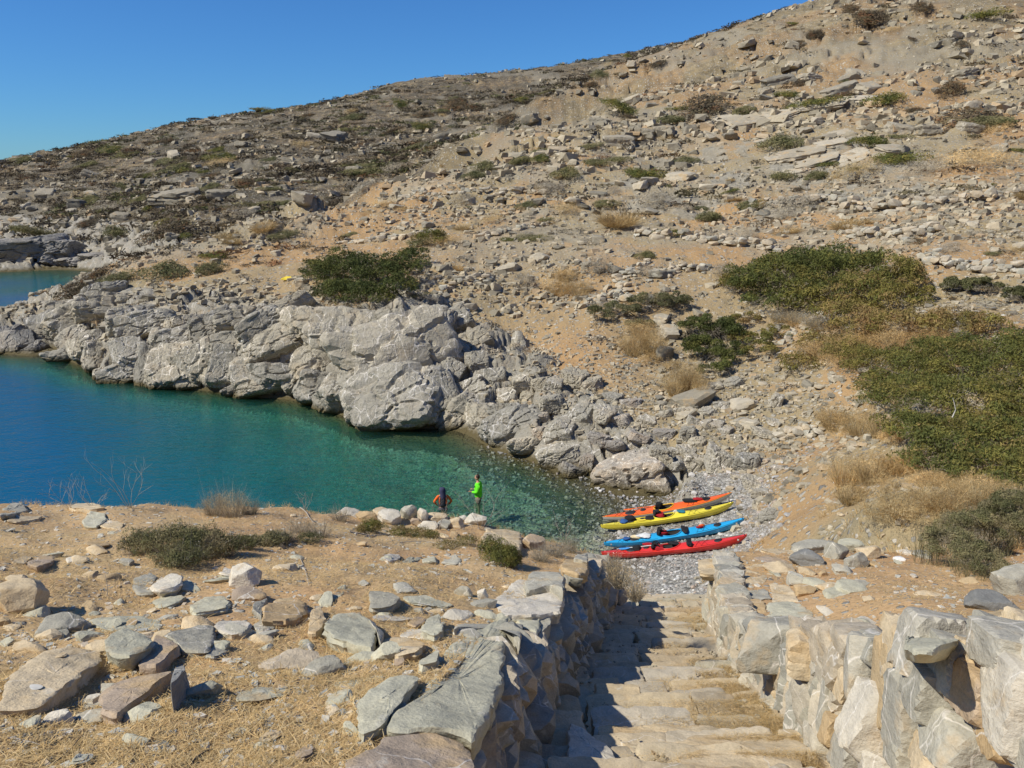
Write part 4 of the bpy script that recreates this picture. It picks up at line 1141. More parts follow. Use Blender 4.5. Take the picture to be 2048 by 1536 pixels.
named6 = {(1640,450): 'biggest smooth grey rock face with thin white veins, high in the rock band', (1590,650): 'rounded bulge of veined rock standing in the water left of the black cleft', (1290,490): 'round grey outcrop left of the big veined rock face',
 (1700,640): 'rock rib with a black cleft on its right side', (1400,390): 'slanting slab leaning against the big smooth rock face', (490,545): 'dark-footed knob of rock at the water, left half of the rock band', (520,450): 'smooth tall grey bulge left of the furrowed rocks',
 (40,420): 'dark jagged rock at the tip of the headland', (690,500): 'furrowed rock with deep upright clefts at the water', (800,500): 'second furrowed rock, right of the deepest clefts', (1130,560): 'long low grey hump at the water in the middle of the rock band', (340,330): 'streaked pale outcrop near the headland', (1390,620): 'low pale veined rock sloping into the water', (0,0): ''}
for x, y, w, h in [(1640,450,400,270),(1520,560,320,220),(1590,650,300,220),(1700,650,110,150),(1400,390,260,200),(1290,490,180,160),(1230,350,230,160),(1090,440,200,110),(1130,560,250,110),(1060,600,180,60),(1390,620,220,140),(1300,600,180,110),(920,490,110,140),
 (1020,540,140,110),(800,500,160,170),(690,500,140,180),(600,500,80,170),(520,450,120,150),(490,545,130,80),(400,470,100,110),(340,330,200,120),(440,280,200,100),(600,340,180,90),(740,410,180,80),(230,340,120,140),(180,360,90,120),(100,400,80,90),(40,420,80,90),
 (60,375,90,40),(430,210,130,60),(150,440,80,50),(280,470,120,60),(860,350,160,90),(960,330,160,80),(1050,340,160,90),(1180,270,150,70),(1330,330,120,80),(1480,420,120,120),(1560,330,160,130),
 (860,560,100,90),(760,570,90,60),(640,560,90,70),(1200,560,120,80),(1480,560,130,110),(1480,680,120,60),(330,440,100,100),(300,400,100,70),(520,320,140,80),(660,400,120,90),(930,420,120,80),(1000,460,90,70),(1750,330,90,120),(1820,330,120,90),(1800,430,100,100),
 (570,560,60,70),(250,290,100,60),(1560,480,130,110),(1340,420,90,90),(1180,440,90,70),(720,340,120,60),(380,390,90,80),(0,380,60,90),(-40,420,90,90),(1250,640,110,50),(960,600,90,50),(420,540,70,50)]:
    lb = named6.get((x, y)); mt = 2 if x < 200 and y > 300 else (1 if cr.random() < .25 else 0)
    outcrop(Z6, x, y, w, h, mt, lb or 'grey weathered outcrop in the rock band', group=None if lb else GC)
named7 = {(740,690): 'angular white-veined boulder above the undercut at the water', (840,610): 'big round whitish boulder right of the angular veined boulder', (730,790): 'smooth slab-like boulder at the water below the angular veined boulder',
 (780,870): 'dark low boulder standing in the shallow water', (1030,880): 'largest brown boulder with white streaks where the beach meets the water', (1450,830): 'biggest grey boulder at the head of the beach', (1580,830): 'smooth round grey boulder right of the biggest beach boulder',
 (1340,840): 'round pale boulder left of the biggest beach boulder', (1520,470): 'pale angular boulder in the gully below the green bush', (1710,550): 'upright pale stone beside the path', (1690,1070): 'flat grey boulder in the pebbles right of the orange kayak', (790,450): 'square grey block with veins above the round whitish boulder'}
for x, y, w, h, mt in [(270,600,200,140,0),(190,520,120,180,0),(230,440,120,110,0),(300,530,170,90,0),(420,460,110,100,0),(490,530,100,90,1),(390,640,180,130,0),(520,670,220,120,1),(570,750,160,110,1),(590,540,80,90,0),(690,560,110,90,0),
 (740,690,150,150,1),(840,610,150,160,1),(790,450,120,110,0),(870,480,100,90,0),(730,790,200,110,0),(780,870,140,85,2),(920,610,100,90,1),(640,620,80,60,3),(700,480,80,80,0),(560,460,100,80,0),(350,370,100,90,0),(340,280,120,80,0),
 (850,820,60,90,3),(1340,840,110,110,0),(1450,820,160,190,0),(1580,830,120,120,0),(1260,850,70,60,0),(1200,830,50,60,0),(1175,790,80,60,0),(1310,700,80,90,0),(1360,740,90,70,0),(1420,660,110,50,0),(1400,600,90,60,0),(1290,600,80,60,1),
 (1240,790,70,60,1),(1300,780,90,60,0),(1520,470,90,80,1),(1430,490,110,50,0),(1470,570,90,50,1),(1380,530,90,60,1),(1710,550,60,100,1),(1640,750,90,50,0),(1690,1070,100,80,1),(1640,970,80,50,1),(1600,930,100,70,1),(1720,860,70,40,3),
 (1660,830,60,40,3),(1560,770,70,60,0),(1650,700,120,40,0),(1790,690,80,40,0),(640,470,80,60,0),(470,600,110,60,0),(450,720,90,80,0),(640,700,70,80,3),(980,760,110,60,3),(1080,720,120,60,3),(900,720,90,60,3),(560,620,90,60,1),(260,330,90,80,0),(170,300,100,90,0),
 (1000,640,100,60,3),(1120,640,90,50,1),(1200,700,90,50,3),(1050,560,90,50,3),(960,540,90,60,0),(1560,640,80,40,1),(1480,690,70,50,0),(1530,720,60,40,0),(1130,790,90,40,3),(1330,640,70,60,1),(1210,610,70,50,1),(1700,650,80,40,1),(1590,560,80,40,3)]:
    lb = named7.get((x, y)) or named7.get((x, y+10 if (x, y) == (1450, 820) else y))
    isb = y > 440 and x > 480
    outcrop(Z7, x, y, w, h, mt, lb or ('grey boulder among fallen rocks by the beach' if isb else 'jointed grey outcrop right of the black cleft'), name='boulder' if isb else 'rock_outcrop', cat='boulder' if isb else 'rock',
            group=None if lb else ('fallen boulders between the water and the gully' if isb else 'jointed outcrops right of the black cleft'), push=.1 if isb else .25)
outcrop(Z7, 1040, 890, 330, 215, 3, named7[(1030,880)], name='boulder', cat='boulder', push=.35, pi=1, deep=.75)
# rocks of the far shore across the inlet
for x, y, w, h in [(40,500,110,50),(130,500,90,45),(190,505,60,40),(0,480,70,40),(90,470,100,35),(220,500,60,30),(-40,500,80,50),(30,535,60,18),(120,533,80,16)]:
    outcrop(lambda p: p if False else p, x, y, w, h, 2, 'dark rock on the far shore of the inlet', group='dark rocks on the far shore of the inlet', pi=2) if False else None
def far_rock(u, v, w, h):
    p = at_y(u, v, 124); z = max(.2, Hs(p[0], 124)); m = 1/px_per_m(p)
    o = link('rock_outcrop', proto_mat(OUT[cr.choice([0, 3, 4])], M_V[2])); o.scale = (w*m*.6, 4, h*m*.62); o.location = (p[0], 126, max(z, p[2])-.4)
    o.rotation_euler = (0, cr.uniform(-.2, .2), cr.uniform(-.4, .4))
    tag(o, 'dark blocky rock on the far shore of the inlet', 'rock', 'dark rocks on the far shore of the inlet')
for a in [(30,510,100,50),(100,512,80,44),(60,490,120,40),(5,495,70,40),(150,523,60,24),(200,528,60,18),(115,492,60,36)]: far_rock(*a)

# ------------------------------------------------------------------ loose stones on the slopes
HC = [(.18, .16, .12), (.27, .24, .175), (.35, .31, .225), (.42, .36, .25), (.48, .425, .31), (.42, .30, .17)]
M_LOOSE = loose_stone('hillside_stone', HC)
M_HILL = [schist('hill_rock_grey', [(.25, .225, .17), (.37, .33, .25)], .5, .3, .2), schist('hill_rock_tan', [(.37, .325, .24), (.47, .42, .32)], .5, .4, .1), schist('hill_rock_dark', [(.20, .185, .145), (.28, .255, .20)], .5, .2, .0)]
CRG = [rock_mesh('crag', 7150+i, sub=4, planes=11, rough=.12, strata=.16, fine=.05, boxy=1) for i in range(6)]
HB = [rock_mesh('hillside_rock', 7100+i, sub=3, planes=10, rough=.09, strata=.09, boxy=i % 2) for i in range(10)]
hr = random.Random(17)
def grad(x, y, e=.6):
    return (Hs(x+e, y)-Hs(x-e, y))/(2*e), (Hs(x, y+e)-Hs(x, y-e))/(2*e)
cnt = 0; tries = 0
while cnt < 225 and tries < 900:
    tries += 1
    u = hr.uniform(-30, 2078); v = hr.uniform(60, 900)
    if v < 900-.0*u and u < 1300 and v > 640: continue
    p = place(u, v)
    if p.z < 1.2 or p.y < 26 or p.y > 230 or (p.z < 4.5 and u < 1300): continue
    s = hr.choice([.22, .28, .35, .45, .6])*(1+max(0, p.y-45)/70)*hr.uniform(.8, 1.25)
    near_ = p.y < 60
    far_b = p.y-np.interp(p.x, CREST[:, 0], CREST[:, 1]) > 4
    o = link('hillside_rock', proto_mat(HB[hr.randrange(10)], M_HILL[hr.choice([0, 0, 1, 1, 2])]))
    o.scale = (s*hr.uniform(.8, 1.5), s*hr.uniform(.6, 1.1), s*hr.uniform(.4, .75)); o.location = p+Vector((0, 0, s*.15)); o.rotation_euler = (hr.uniform(-.3, .3), hr.uniform(-.3, .3), hr.uniform(0, 6.3))
    if far_b: tag(o, 'pale rock on the distant scrub-covered hill', 'rock', 'rocks on the distant hill')
    elif p.y > 85: tag(o, 'angular rock high on the stony slope', 'rock', 'rocks high on the near slope')
    elif near_: tag(o, 'loose angular stone just above the cove', 'rock', 'loose stones above the cove')
    else: tag(o, 'loose rock on the middle of the hillside', 'rock', 'loose rocks on the middle slope')
    cnt += 1
def scatter(n, r0, r1, smin, smax, protos, seed, flat=.6, zmin=1.0, dens=None, xr=.72, pw=2.2):
    r = np.random.default_rng(seed)
    rr = np.exp(r.uniform(math.log(r0), math.log(r1), n)); t = r.uniform(-xr, xr, n)
    x = rr*t; y = rr
    z = H(x, y)
    k = (z > zmin)
    if dens is not None: k &= r.uniform(0, 1, n) < dens(x, y, z)
    x, y, z = x[k], y[k], z[k]; n = len(x)
    s = smin+(smax-smin)*r.uniform(0, 1, n)**pw
    return np.column_stack([r.integers(0, len(protos), n), x, y, z+s*.1, s*r.uniform(.8, 1.5, n), s*r.uniform(.6, 1.1, n), s*flat*r.uniform(.6, 1.2, n), r.uniform(0, 6.28, n), r.uniform(-.4, .4, n), r.uniform(0, 1, n)])
clump = lambda x, y, z: np.clip(.35+1.2*fbm2(x*.18, y*.18, 3, 401), .06, 1)*np.where((z < 4.4) & (x < 6), .12, 1)*np.where(y < 27, .0, 1)
clump2 = lambda x, y, z: np.clip(.4+1.4*fbm2(x*.07, y*.07, 3, 402), .05, 1)
I = np.vstack([scatter(20000, 27, 62, .05, .30, CHIPS, 1, dens=clump), scatter(17000, 55, 130, .10, .55, CHIPS, 2, dens=clump2), scatter(24000, 95, 330, .22, 1.2, CHIPS, 3, dens=clump2, pw=2.4), scatter(12000, 60, 110, .08, .5, CHIPS, 4, dens=clump2, pw=2.6)])
st = join_copies('loose_stones', CHIPS, I, M_LOOSE); tag(st, kind='stuff')
talus = lambda x, y, z: np.clip(np.exp(-((x-3.5)/6)**2-((y-44)/6)**2)+np.exp(-((x-12)/4)**2-((y-38)/5)**2)+.9*np.exp(-((x-9)/3)**2-((y-36)/4)**2), 0, 1)*(z > 1.3)
I = np.vstack([scatter(20000, 30, 56, .05, .24, CHIPS, 5, dens=talus, xr=.45), scatter(16000, 13.5, 28, .015, .16, CHIPS, 6, dens=lambda x, y, z: (x > 5.2)*((near_h(x, y) < H(x, y)-.01) | (y > lip_y(x)+.2))*np.clip(.35+1.2*fbm2(x*.5, y*.5, 3, 9), .1, 1), xr=.8, pw=3)])
st = join_copies('scree', CHIPS, I, M_LOOSE); tag(st, kind='stuff')
# terrace walls
TW = [rock_mesh('terrace_stone', 7300+i, sub=2, planes=9, rough=.1, strata=.08) for i in range(8)]
for me in TW: me.materials.append(M_SL['mixed'])
def terrace(pts, n, s, label, rows_=2, spread=.25):
    P = [place(*q) for q in pts]
    c = sum(P, Vector())/len(P)
    root = empty('terrace_wall', c); tag(root, label, 'stone wall')
    L = [0]
    for a, b in zip(P[:-1], P[1:]): L.append(L[-1]+(b-a).length)
    for i in range(n):
        t = (i+hr.uniform(-.4, .4))/n*L[-1]; t = min(max(t, 0), L[-1]-1e-3)
        j = max(q for q in range(len(L)-1) if L[q] <= t); f = (t-L[j])/(L[j+1]-L[j])
        q = P[j].lerp(P[j+1], f)
        ss = s*hr.uniform(.6, 1.35); lv = i % rows_
        x = q.x+hr.uniform(-spread, spread); y = q.y+hr.uniform(-spread, spread)+lv*.1
        o = link('terrace_stone', TW[hr.randrange(8)], root)
        o.location = Vector((x, y, Hs(x, y)+ss*.25+lv*s*.62))-c
        o.scale = (ss*hr.uniform(.8, 1.4), ss*.8, ss*hr.uniform(.45, .8)); o.rotation_euler = (hr.uniform(-.2, .2), hr.uniform(-.2, .2), hr.uniform(-.5, .5))
terrace([(800,398),(880,393),(980,388),(1100,386)], 60, .33, 'long low terrace wall crossing the upper middle slope')
terrace([(680,488),(770,482),(880,468)], 36, .30, 'short terrace wall above the big dark bush')
terrace([(838,598),(900,578),(990,560)], 44, .26, 'tumbled terrace wall right of the big dark bush', 3)
terrace([(960,478),(1030,462),(1095,450)], 30, .28, 'terrace wall on the orange soil above the scree')
terrace([(1170,612),(1215,600),(1260,592)], 26, .22, 'short stack of terrace stones above the gully shrubs', 3)
terrace([(1280,470),(1380,480),(1480,492),(1560,500)], 70, .34, 'broken stone ledge running towards the green bush', 3, .5)
terrace([(1500,418),(1640,405),(1780,425),(1900,410),(2060,395)], 90, .40, 'long stony ledge across the right of the slope', 3, .6)
terrace([(1850,520),(1930,540),(2060,545)], 50, .32, 'lower stony ledge at the right edge', 3, .5)
terrace([(1700,470),(1800,480),(1880,462)], 44, .36, 'heap of flat ledge stones above the green bush', 3, .5)
terrace([(1560,690),(1600,655),(1650,625)], 26, .24, 'row of pale stones lining the path in the gully', 1, .2)
terrace([(1560,880),(1610,860),(1660,868)], 26, .22, 'low stones beside the red soil patch by the beach', 2, .3)
terrace([(1230,610),(1250,560),(1300,520)], 40, .26, 'collapsed terrace corner in the middle of the slope', 2, .5)
terrace([(1300,560),(1360,540),(1420,545)], 40, .26, 'collapsed terrace left of the green bush', 3, .4)
# pale rock pavement half way up
for x, y, w, h in [(1600,310,110,30),(1660,290,90,26),(1700,320,90,30),(1630,330,100,26),(1560,320,60,22),(1490,250,110,24),(1560,235,90,20),(1640,215,110,22),(1720,205,80,20),(1450,240,70,22),(1590,345,60,18),(1780,300,60,26),(1680,270,60,20),(1530,290,50,20)]:
    p = place(x, y); m = 1/px_per_m(p)
    o = link('bedrock_slab', proto_mat(CRG[hr.randrange(6)], M_HILL[1])); o.scale = (w*m*.45, h*m*1.1, h*m*.28); o.location = p; gx, gy = grad(p.x, p.y, 2)
    o.rotation_euler = (math.atan(gy)*.9, -math.atan(gx), hr.uniform(-.3, .3)); tag(o, 'smooth pale bedrock slab half way up the slope', 'rock', 'pale bedrock slabs half way up the slope')
# dark crags near the top right
for x, y, w, h in [(1560,165,90,26),(1620,160,70,24),(1680,185,110,34),(1740,180,70,26),(1930,150,80,26),(1240,290,90,40),(1330,270,60,36),(1290,280,60,34),(1380,268,50,26),(1200,250,60,26),(1800,265,80,34),(1860,270,70,30),(1940,260,60,26),(350,400,130,40),(440,395,80,34),(240,440,60,26),(90,390,60,20),(180,350,50,16)]:
    p = place(x, y); m = 1/px_per_m(p)
    o = link('crag', proto_mat(CRG[hr.randrange(6)], M_HILL[2 if hr.random() < .4 else 0])); o.scale = (w*m*.36, w*m*.24, h*m*.48); o.location = p+Vector((0, .3, 0)); o.rotation_euler = (hr.uniform(-.3, .3), hr.uniform(-.3, .3), hr.uniform(-.4, .4))
    tag(o, 'grey crag standing out of the slope', 'crag', 'grey crags on the slopes')

# ------------------------------------------------------------------ pebbles of the beach and the shallows
def pebbles(name, n, x0, x1, y0, y1, s0, s1, cond, seed, mt, protos=PEB, flat=.6, pw=3):
    r = np.random.default_rng(seed); x = r.uniform(x0, x1, n); y = r.uniform(y0, y1, n); z = H(x, y); k = cond(x, y, z); x, y, z = x[k], y[k], z[k]; n = len(x)
    s = s0+(s1-s0)*r.uniform(0, 1, n)**pw
    I = np.column_stack([r.integers(0, len(protos), n), x, y, z+s*.2, s*r.uniform(.8, 1.3, n), s*r.uniform(.7, 1.1, n), s*flat*r.uniform(.7, 1.2, n), r.uniform(0, 6.28, n), r.uniform(-.3, .3, n), r.uniform(0, 1, n)])
    o = join_copies(name, protos, I, mt); tag(o, kind='stuff'); return o
M_PEB = loose_stone('beach_pebble', [(.20, .195, .18), (.30, .295, .28), (.38, .37, .35), (.44, .43, .40), (.50, .48, .44), (.40, .32, .25), (.64, .62, .58)], True, 4)
nb = lambda x, y: near_h(x, y) < H(x, y)-.01
pebbles('beach_pebbles', 16000, 2.5, 15, 22, 33, .018, .065, lambda x, y, z: (z > -.3) & (z < 1.9) & nb(x, y), 21, M_PEB, protos=CHIPS)
pebbles('beach_cobbles', 650, 3, 15, 20, 34, .05, .17, lambda x, y, z: (z > -.1) & (z < 2.4) & nb(x, y), 22, M_PEB)
pebbles('seabed_pebbles', 9000, -8, 6, 22, 40, .03, .15, lambda x, y, z: (z < 0) & (z > -1.6) & nb(x, y), 23, M_PEB, protos=CHIPS)
# ------------------------------------------------------------------ plants
M_GREEN = foliage('mastic_foliage', [(0, (.075, .095, .033)), (.35, (.135, .150, .048)), (.6, (.21, .19, .055)), (.8, (.27, .215, .09)), (1, (.28, .185, .09))])
M_DULL = foliage('dull_scrub_foliage', [(0, (.105, .115, .055)), (.4, (.175, .175, .085)), (.7, (.24, .22, .12)), (1, (.31, .27, .165))])
M_BROWN = foliage('brown_scrub_foliage', [(0, (.105, .082, .058)), (.4, (.14, .110, .076)), (.7, (.17, .145, .085)), (1, (.22, .12, .065))], .15)
M_DRY = foliage('dry_grass_blades', [(0, (.31, .22, .105)), (.4, (.48, .345, .17)), (.7, (.60, .45, .24)), (1, (.70, .56, .33))], .3)
M_TWIG = foliage('grey_twigs', [(0, (.17, .145, .11)), (.5, (.30, .265, .21)), (1, (.45, .41, .34))], .0)
M_WOOD = plain('bleached_wood', (.42, .38, .32), .9, .1, .25)
M_STEM = plain('shrub_stem', (.13, .105, .075), .9, .1, .3)

def leaf_cloud(lobes, n, size, seed, tone=(.2, .5), patch=.5, rag=.28, under=-.15, fill=.35, asp=.55):
    """leaf-sized faces in and on the lobes of a crown; lobes: (x,y,z, rx,ry,rz[, tone shift])"""
    r = np.random.default_rng(seed)
    L = np.array([list(l)+[0]*(7-len(l)) for l in lobes], float)
    w = (L[:, 3]*L[:, 4]+L[:, 3]*L[:, 5]+L[:, 4]*L[:, 5]); w /= w.sum()
    k = r.choice(len(L), n, p=w)
    d = r.normal(size=(n, 3)); d /= np.linalg.norm(d, axis=1)[:, None]
    d[:, 2] = np.where(d[:, 2] < under, -d[:, 2]*.7, d[:, 2])
    ph = r.uniform(0, 50)
    nz = fbm3(d[:, 0]*2.2+ph+k*1.7, d[:, 1]*2.2, d[:, 2]*2.2, 3, seed % 50)
    rad = 1+nz*rag*2
    deep = r.uniform(0, 1, n) < fill
    rad = np.where(deep, rad*r.uniform(.55, .97, n), rad*r.normal(1, .035, n))
    c = L[k, :3]+d*L[k, 3:6]*rad[:, None]
    s = size*r.uniform(.6, 1.35, n)
    a = r.normal(size=(n, 3)); a -= (a*d).sum(1)[:, None]*d*.35; a /= np.linalg.norm(a, axis=1)[:, None]
    b = np.cross(a, d+.6*r.normal(size=(n, 3))); b /= np.linalg.norm(b, axis=1)[:, None]+1e-9
    V = np.stack([c-a*s[:, None], c+b*s[:, None]*asp, c+a*s[:, None]], 1).reshape(-1, 3)
    Fc = np.arange(3*n).reshape(-1, 3)
    sc = 1/max(size*9, .05)
    cl = noise3(c[:, 0]*sc, c[:, 1]*sc, c[:, 2]*sc, 5)
    rnd = np.clip(.5+.34*cl+r.normal(0, .16, n), 0, 1)
    ext = max(L[:, 3:6].max(), .1)
    pt = noise3(c[:, 0]/ext*2.2+ph, c[:, 1]/ext*2.2, c[:, 2]/ext*2.2, 9)
    tn = np.clip(tone[0]+(tone[1]-tone[0])*(.5+patch*pt)+L[k, 6]+r.normal(0, .05, n), 0, 1)
    return V, Fc, {'rnd': np.repeat(rnd, 3), 'tone': np.repeat(tn, 3)}

def blades(n, R, Hh, w, seed, tone=(.3, .8), spread=1.0, droop=.3, base=.25, segs=3, up=.35):
    """thin curved stalks fanning from a tuft"""
    r = np.random.default_rng(seed)
    az = r.uniform(0, 6.283, n); b0 = np.column_stack([np.cos(az), np.sin(az), 0*az])*(R*base*np.sqrt(r.uniform(0, 1, n)))[:, None]
    az2 = az+r.normal(0, .7, n); tl = r.uniform(0, 1, n)**.6*spread
    d = np.column_stack([np.cos(az2)*tl, np.sin(az2)*tl, up+r.uniform(.2, 1, n)]); d /= np.linalg.norm(d, axis=1)[:, None]
    ln = r.uniform(.55, 1.1, n)
    sc = np.array([R, R, Hh])
    Vs = []; wd = r.normal(size=(n, 3)); wd /= np.linalg.norm(wd, axis=1)[:, None]
    bend = r.normal(0, .16, (n, 3))
    for i in range(segs+1):
        t = i/segs
        p = b0+(d*t+bend*t*t+np.array([0, 0, -droop])*t**2*tl[:, None])*ln[:, None]*sc
        ww = w*(1-t*.85)
        Vs += [p-wd*ww, p+wd*ww]
    V = np.stack(Vs, 1); m = 2*(segs+1)
    f = []
    for i in range(segs): f.append([2*i, 2*i+1, 2*i+3, 2*i+2])
    Fc = (np.array(f)[None]+(np.arange(n)*m)[:, None, None]).reshape(-1, 4)
    rnd = np.clip(r.normal(.5, .22, n), 0, 1); tn = np.clip(r.uniform(tone[0], tone[1], n), 0, 1)
    return V.reshape(-1, 3), Fc, {'rnd': np.repeat(rnd, m), 'tone': np.repeat(tn, m)}

def clumps(L0, seed, k=15, r0=.24, r1=.42):
    """break each lobe of a crown into many rounded tufts with gaps between them"""
    r = np.random.default_rng(seed); out = []
    for l in L0:
        kk = int(k*max(.6, min(2.2, l[4]/max(l[3], .1))))
        for _ in range(kk):
            d = r.normal(size=3); d[2] = abs(d[2])*.9+.05; d /= np.linalg.norm(d); f = r.uniform(.62, 1.0)
            q = min(l[3], l[4])*r.uniform(r0, r1); zz = l[5]*d[2]*f*r.uniform(.7, 1.15)
            out.append((l[0]+d[0]*l[3]*f, l[1]+d[1]*l[4]*f, l[2]+zz, q*r.uniform(.8, 1.3), q*r.uniform(.8, 1.3), min(q, l[5])*r.uniform(.6, .9), (l[6] if len(l) > 6 else 0)+r.normal(0, .10)))
    return out

def stems(root, lobes, base, n, seed, mat=None, rad=.02):
    r = np.random.default_rng(seed); P = []; Rr = []
    for i in range(n):
        l = lobes[i % len(lobes)]; b = np.array(base)+r.uniform(-.2, .2, 3)*np.array([l[3], l[4], 0])
        e = np.array(l[:3])+r.uniform(-.5, .5, 3)*np.array(l[3:6]); mid = (b+e)/2+r.uniform(-.12, .12, 3)*l[3]
        P.append([b, (b+mid)/2+r.uniform(-.03, .03, 3), mid, e]); Rr.append([rad, rad*.8, rad*.6, rad*.25])
    return tube_obj('stems', P, Rr, mat or M_STEM, root, 5)

# ---- small hillside shrubs: a few kinds, copied
def dome(seed, n, kind):
    r = np.random.default_rng(seed); nl = r.integers(3, 6)
    lobes = [(r.uniform(-.5, .5), r.uniform(-.5, .5), r.uniform(.05, .25), r.uniform(.35, .65), r.uniform(.35, .6), r.uniform(.3, .5)) for _ in range(nl)]
    V, Fc, A = leaf_cloud(lobes, n, .055 if n > 1500 else .085, seed, {'g': (.1, .7), 'd': (.1, .8), 'b': (.0, .9)}[kind], .8)
    return V, Fc, A
SH = {}
for kd, mt in (('g', M_GREEN), ('d', M_DULL), ('b', M_BROWN)):
    SH[kd] = []
    for i in range(4):
        V, Fc, A = dome(900+i*3+ord(kd), 2600, kd); me = mesh_np('crown', V, Fc, False, A); me.materials.append(mt); SH[kd].append(me)
SH['y'] = []
for i in range(3):
    V, Fc, A = blades(900, 1.0, .9, .012, 940+i, (.1, .8), 1.0, .3, .5); me = mesh_np('crown', V, Fc, False, A); me.materials.append(M_DRY); SH['y'].append(me)
SH['t'] = []
for i in range(3):
    V, Fc, A = leaf_cloud([(0, 0, .25, .8, .8, .55), (.3, .2, .2, .6, .5, .5)], 2600, .05, 960+i, (.4, 1), .6, .35, fill=.6, asp=.22)
    me = mesh_np('crown', V, Fc, False, A); me.materials.append(M_TWIG if i else M_DRY); SH['t'].append(me)
KN = {'g': 'green', 'd': 'dull olive', 'b': 'brownish', 'y': 'dry straw-coloured', 't': 'grey twiggy'}
def shrub(p, w, h, kd, label, group=None, name='shrub', d=None):
    o = bpy.data.objects.new(name, vr.choice(SH[kd])); COL.objects.link(o)
    gx, gy = grad(p.x, p.y, 1.0)
    o.location = p; o.scale = (w/2, (w*.5 if d is None else d/2), h); o.rotation_euler = (math.atan(gy)*.7, -math.atan(gx)*.7, vr.uniform(-.5, .5))
    tag(o, label, 'shrub', group); return o
vr = random.Random(41)
def shrub_px(u, v, w, h, kd, label, group=None):
    p = place(u, v+h*.25); m = 1/px_per_m(p)
    return shrub(p, w*m*1.05, h*m*.8, kd, label, group)
for a in [
 (430,530,72,50,'d','rounded dark shrub on bare soil left of the big dark bush'),(330,540,110,42,'d','low dull green shrub behind the headland rocks'),(245,548,90,40,'d','spreading grey-green shrub on the neck of the headland'),
 (190,552,85,36,'b','brown shrub right above the inlet'),(150,592,90,44,'b','brownish shrub on the crest of the headland rocks'),(925,400,64,32,'t','grey shrub on the long terrace wall'),(948,350,60,30,'d','dark round shrub above the long terrace wall'),
 (1408,432,74,40,'d','dark grey-green shrub in the middle of the stony slope'),(1283,346,90,38,'g','bright olive shrub right of the gravelly slope crest'),(1100,380,80,44,'t','grey shrub at the end of the long terrace wall'),
 (1235,440,100,48,'y','clump of dry straw-coloured grass on the middle slope'),(1030,326,60,26,'d','small dull shrub high on the near slope crest'),(1190,533,70,54,'t','round grey twiggy shrub above the dry grass'),
 (1500,470,46,32,'t','round mauve-grey shrub above the stone ledge'),(880,482,90,30,'t','grey brush above the big dark bush'),(1045,562,60,48,'t','twiggy shrub left of the gully grass'),(1562,286,110,44,'d','grey-green shrub on the pale bedrock'),
 (1735,283,90,46,'g','olive shrub between the pale bedrock slabs'),(1790,315,110,44,'g','broad olive shrub right of the pale bedrock slabs'),(1700,345,130,52,'t','grey spreading shrub below the pale bedrock slabs'),(1560,350,56,36,'d','small green shrub below the pale bedrock slabs'),
 (1625,352,70,34,'d','dark end of the shrubs below the pale bedrock slabs'),(1960,230,220,44,'b','long rusty red shrub at the upper right'),(1960,245,140,34,'d','dull green shrub under the rusty red shrub'),(1620,205,130,26,'g','yellow-olive shrub under the dark crags'),
 (1480,222,70,26,'d','olive shrub left of the pale bedrock top'),(1580,190,60,24,'g','small yellow-green shrub at the crags'),(1760,32,120,30,'b','dark red-brown shrub near the top of the slope'),(1640,66,60,30,'b','brown shrub near the top of the slope'),
 (1770,200,90,40,'g','green shrub right of the crags'),(1900,175,80,36,'b','rusty shrub high on the right'),(1945,320,200,60,'t','wide grey brush at the right above the stone ledge'),(1850,335,110,50,'t','grey thorny shrub above the stone ledge'),
 (1330,240,90,30,'d','green patch of shrub on the slope crest'),(1310,400,100,50,'t','grey bush cluster left of the dark grey-green shrub'),(1130,420,80,40,'t','faded shrub in the middle of the near slope'),(1580,405,120,40,'t','mauve-grey thorny brush above the ledge'),
 (1290,545,60,40,'t','grey shrub in the collapsed terrace'),(1010,240,60,24,'b','brown shrub on the near crest'),(1410,215,140,44,'b','wide brown scrub patch on the upper slope'),(1240,215,110,34,'g','olive scrub patch on the upper slope crest'),
 (1960,30,90,34,'g','yellowish green shrub at the top right'),(1840,15,70,24,'b','reddish shrub near the top edge'),(840,480,70,22,'d','dull shrub behind the short terrace wall'),(770,410,60,30,'t','faint grey shrub on the near crest'),
 (1440,540,60,40,'t','grey stems left of the green bush'),(1290,510,50,30,'d','small dark shrub on the broken ledge'),(1700,20,60,22,'b','small red-brown shrub near the skyline'),(70,470,90,34,'d','dark dome-shaped shrub on the far shore rocks'),
 (230,462,60,44,'d','dark shrub on the lower far hill'),(1890,500,70,26,'t','grey tuft between the right ledges'),(1130,345,70,30,'d','dull shrub on the upper part of the near slope'),(980,440,60,24,'t','grey tuft on the orange soil'),(1570,430,60,26,'t','dry tuft beside the ledge'),
]: shrub_px(*a)
cnt = 0
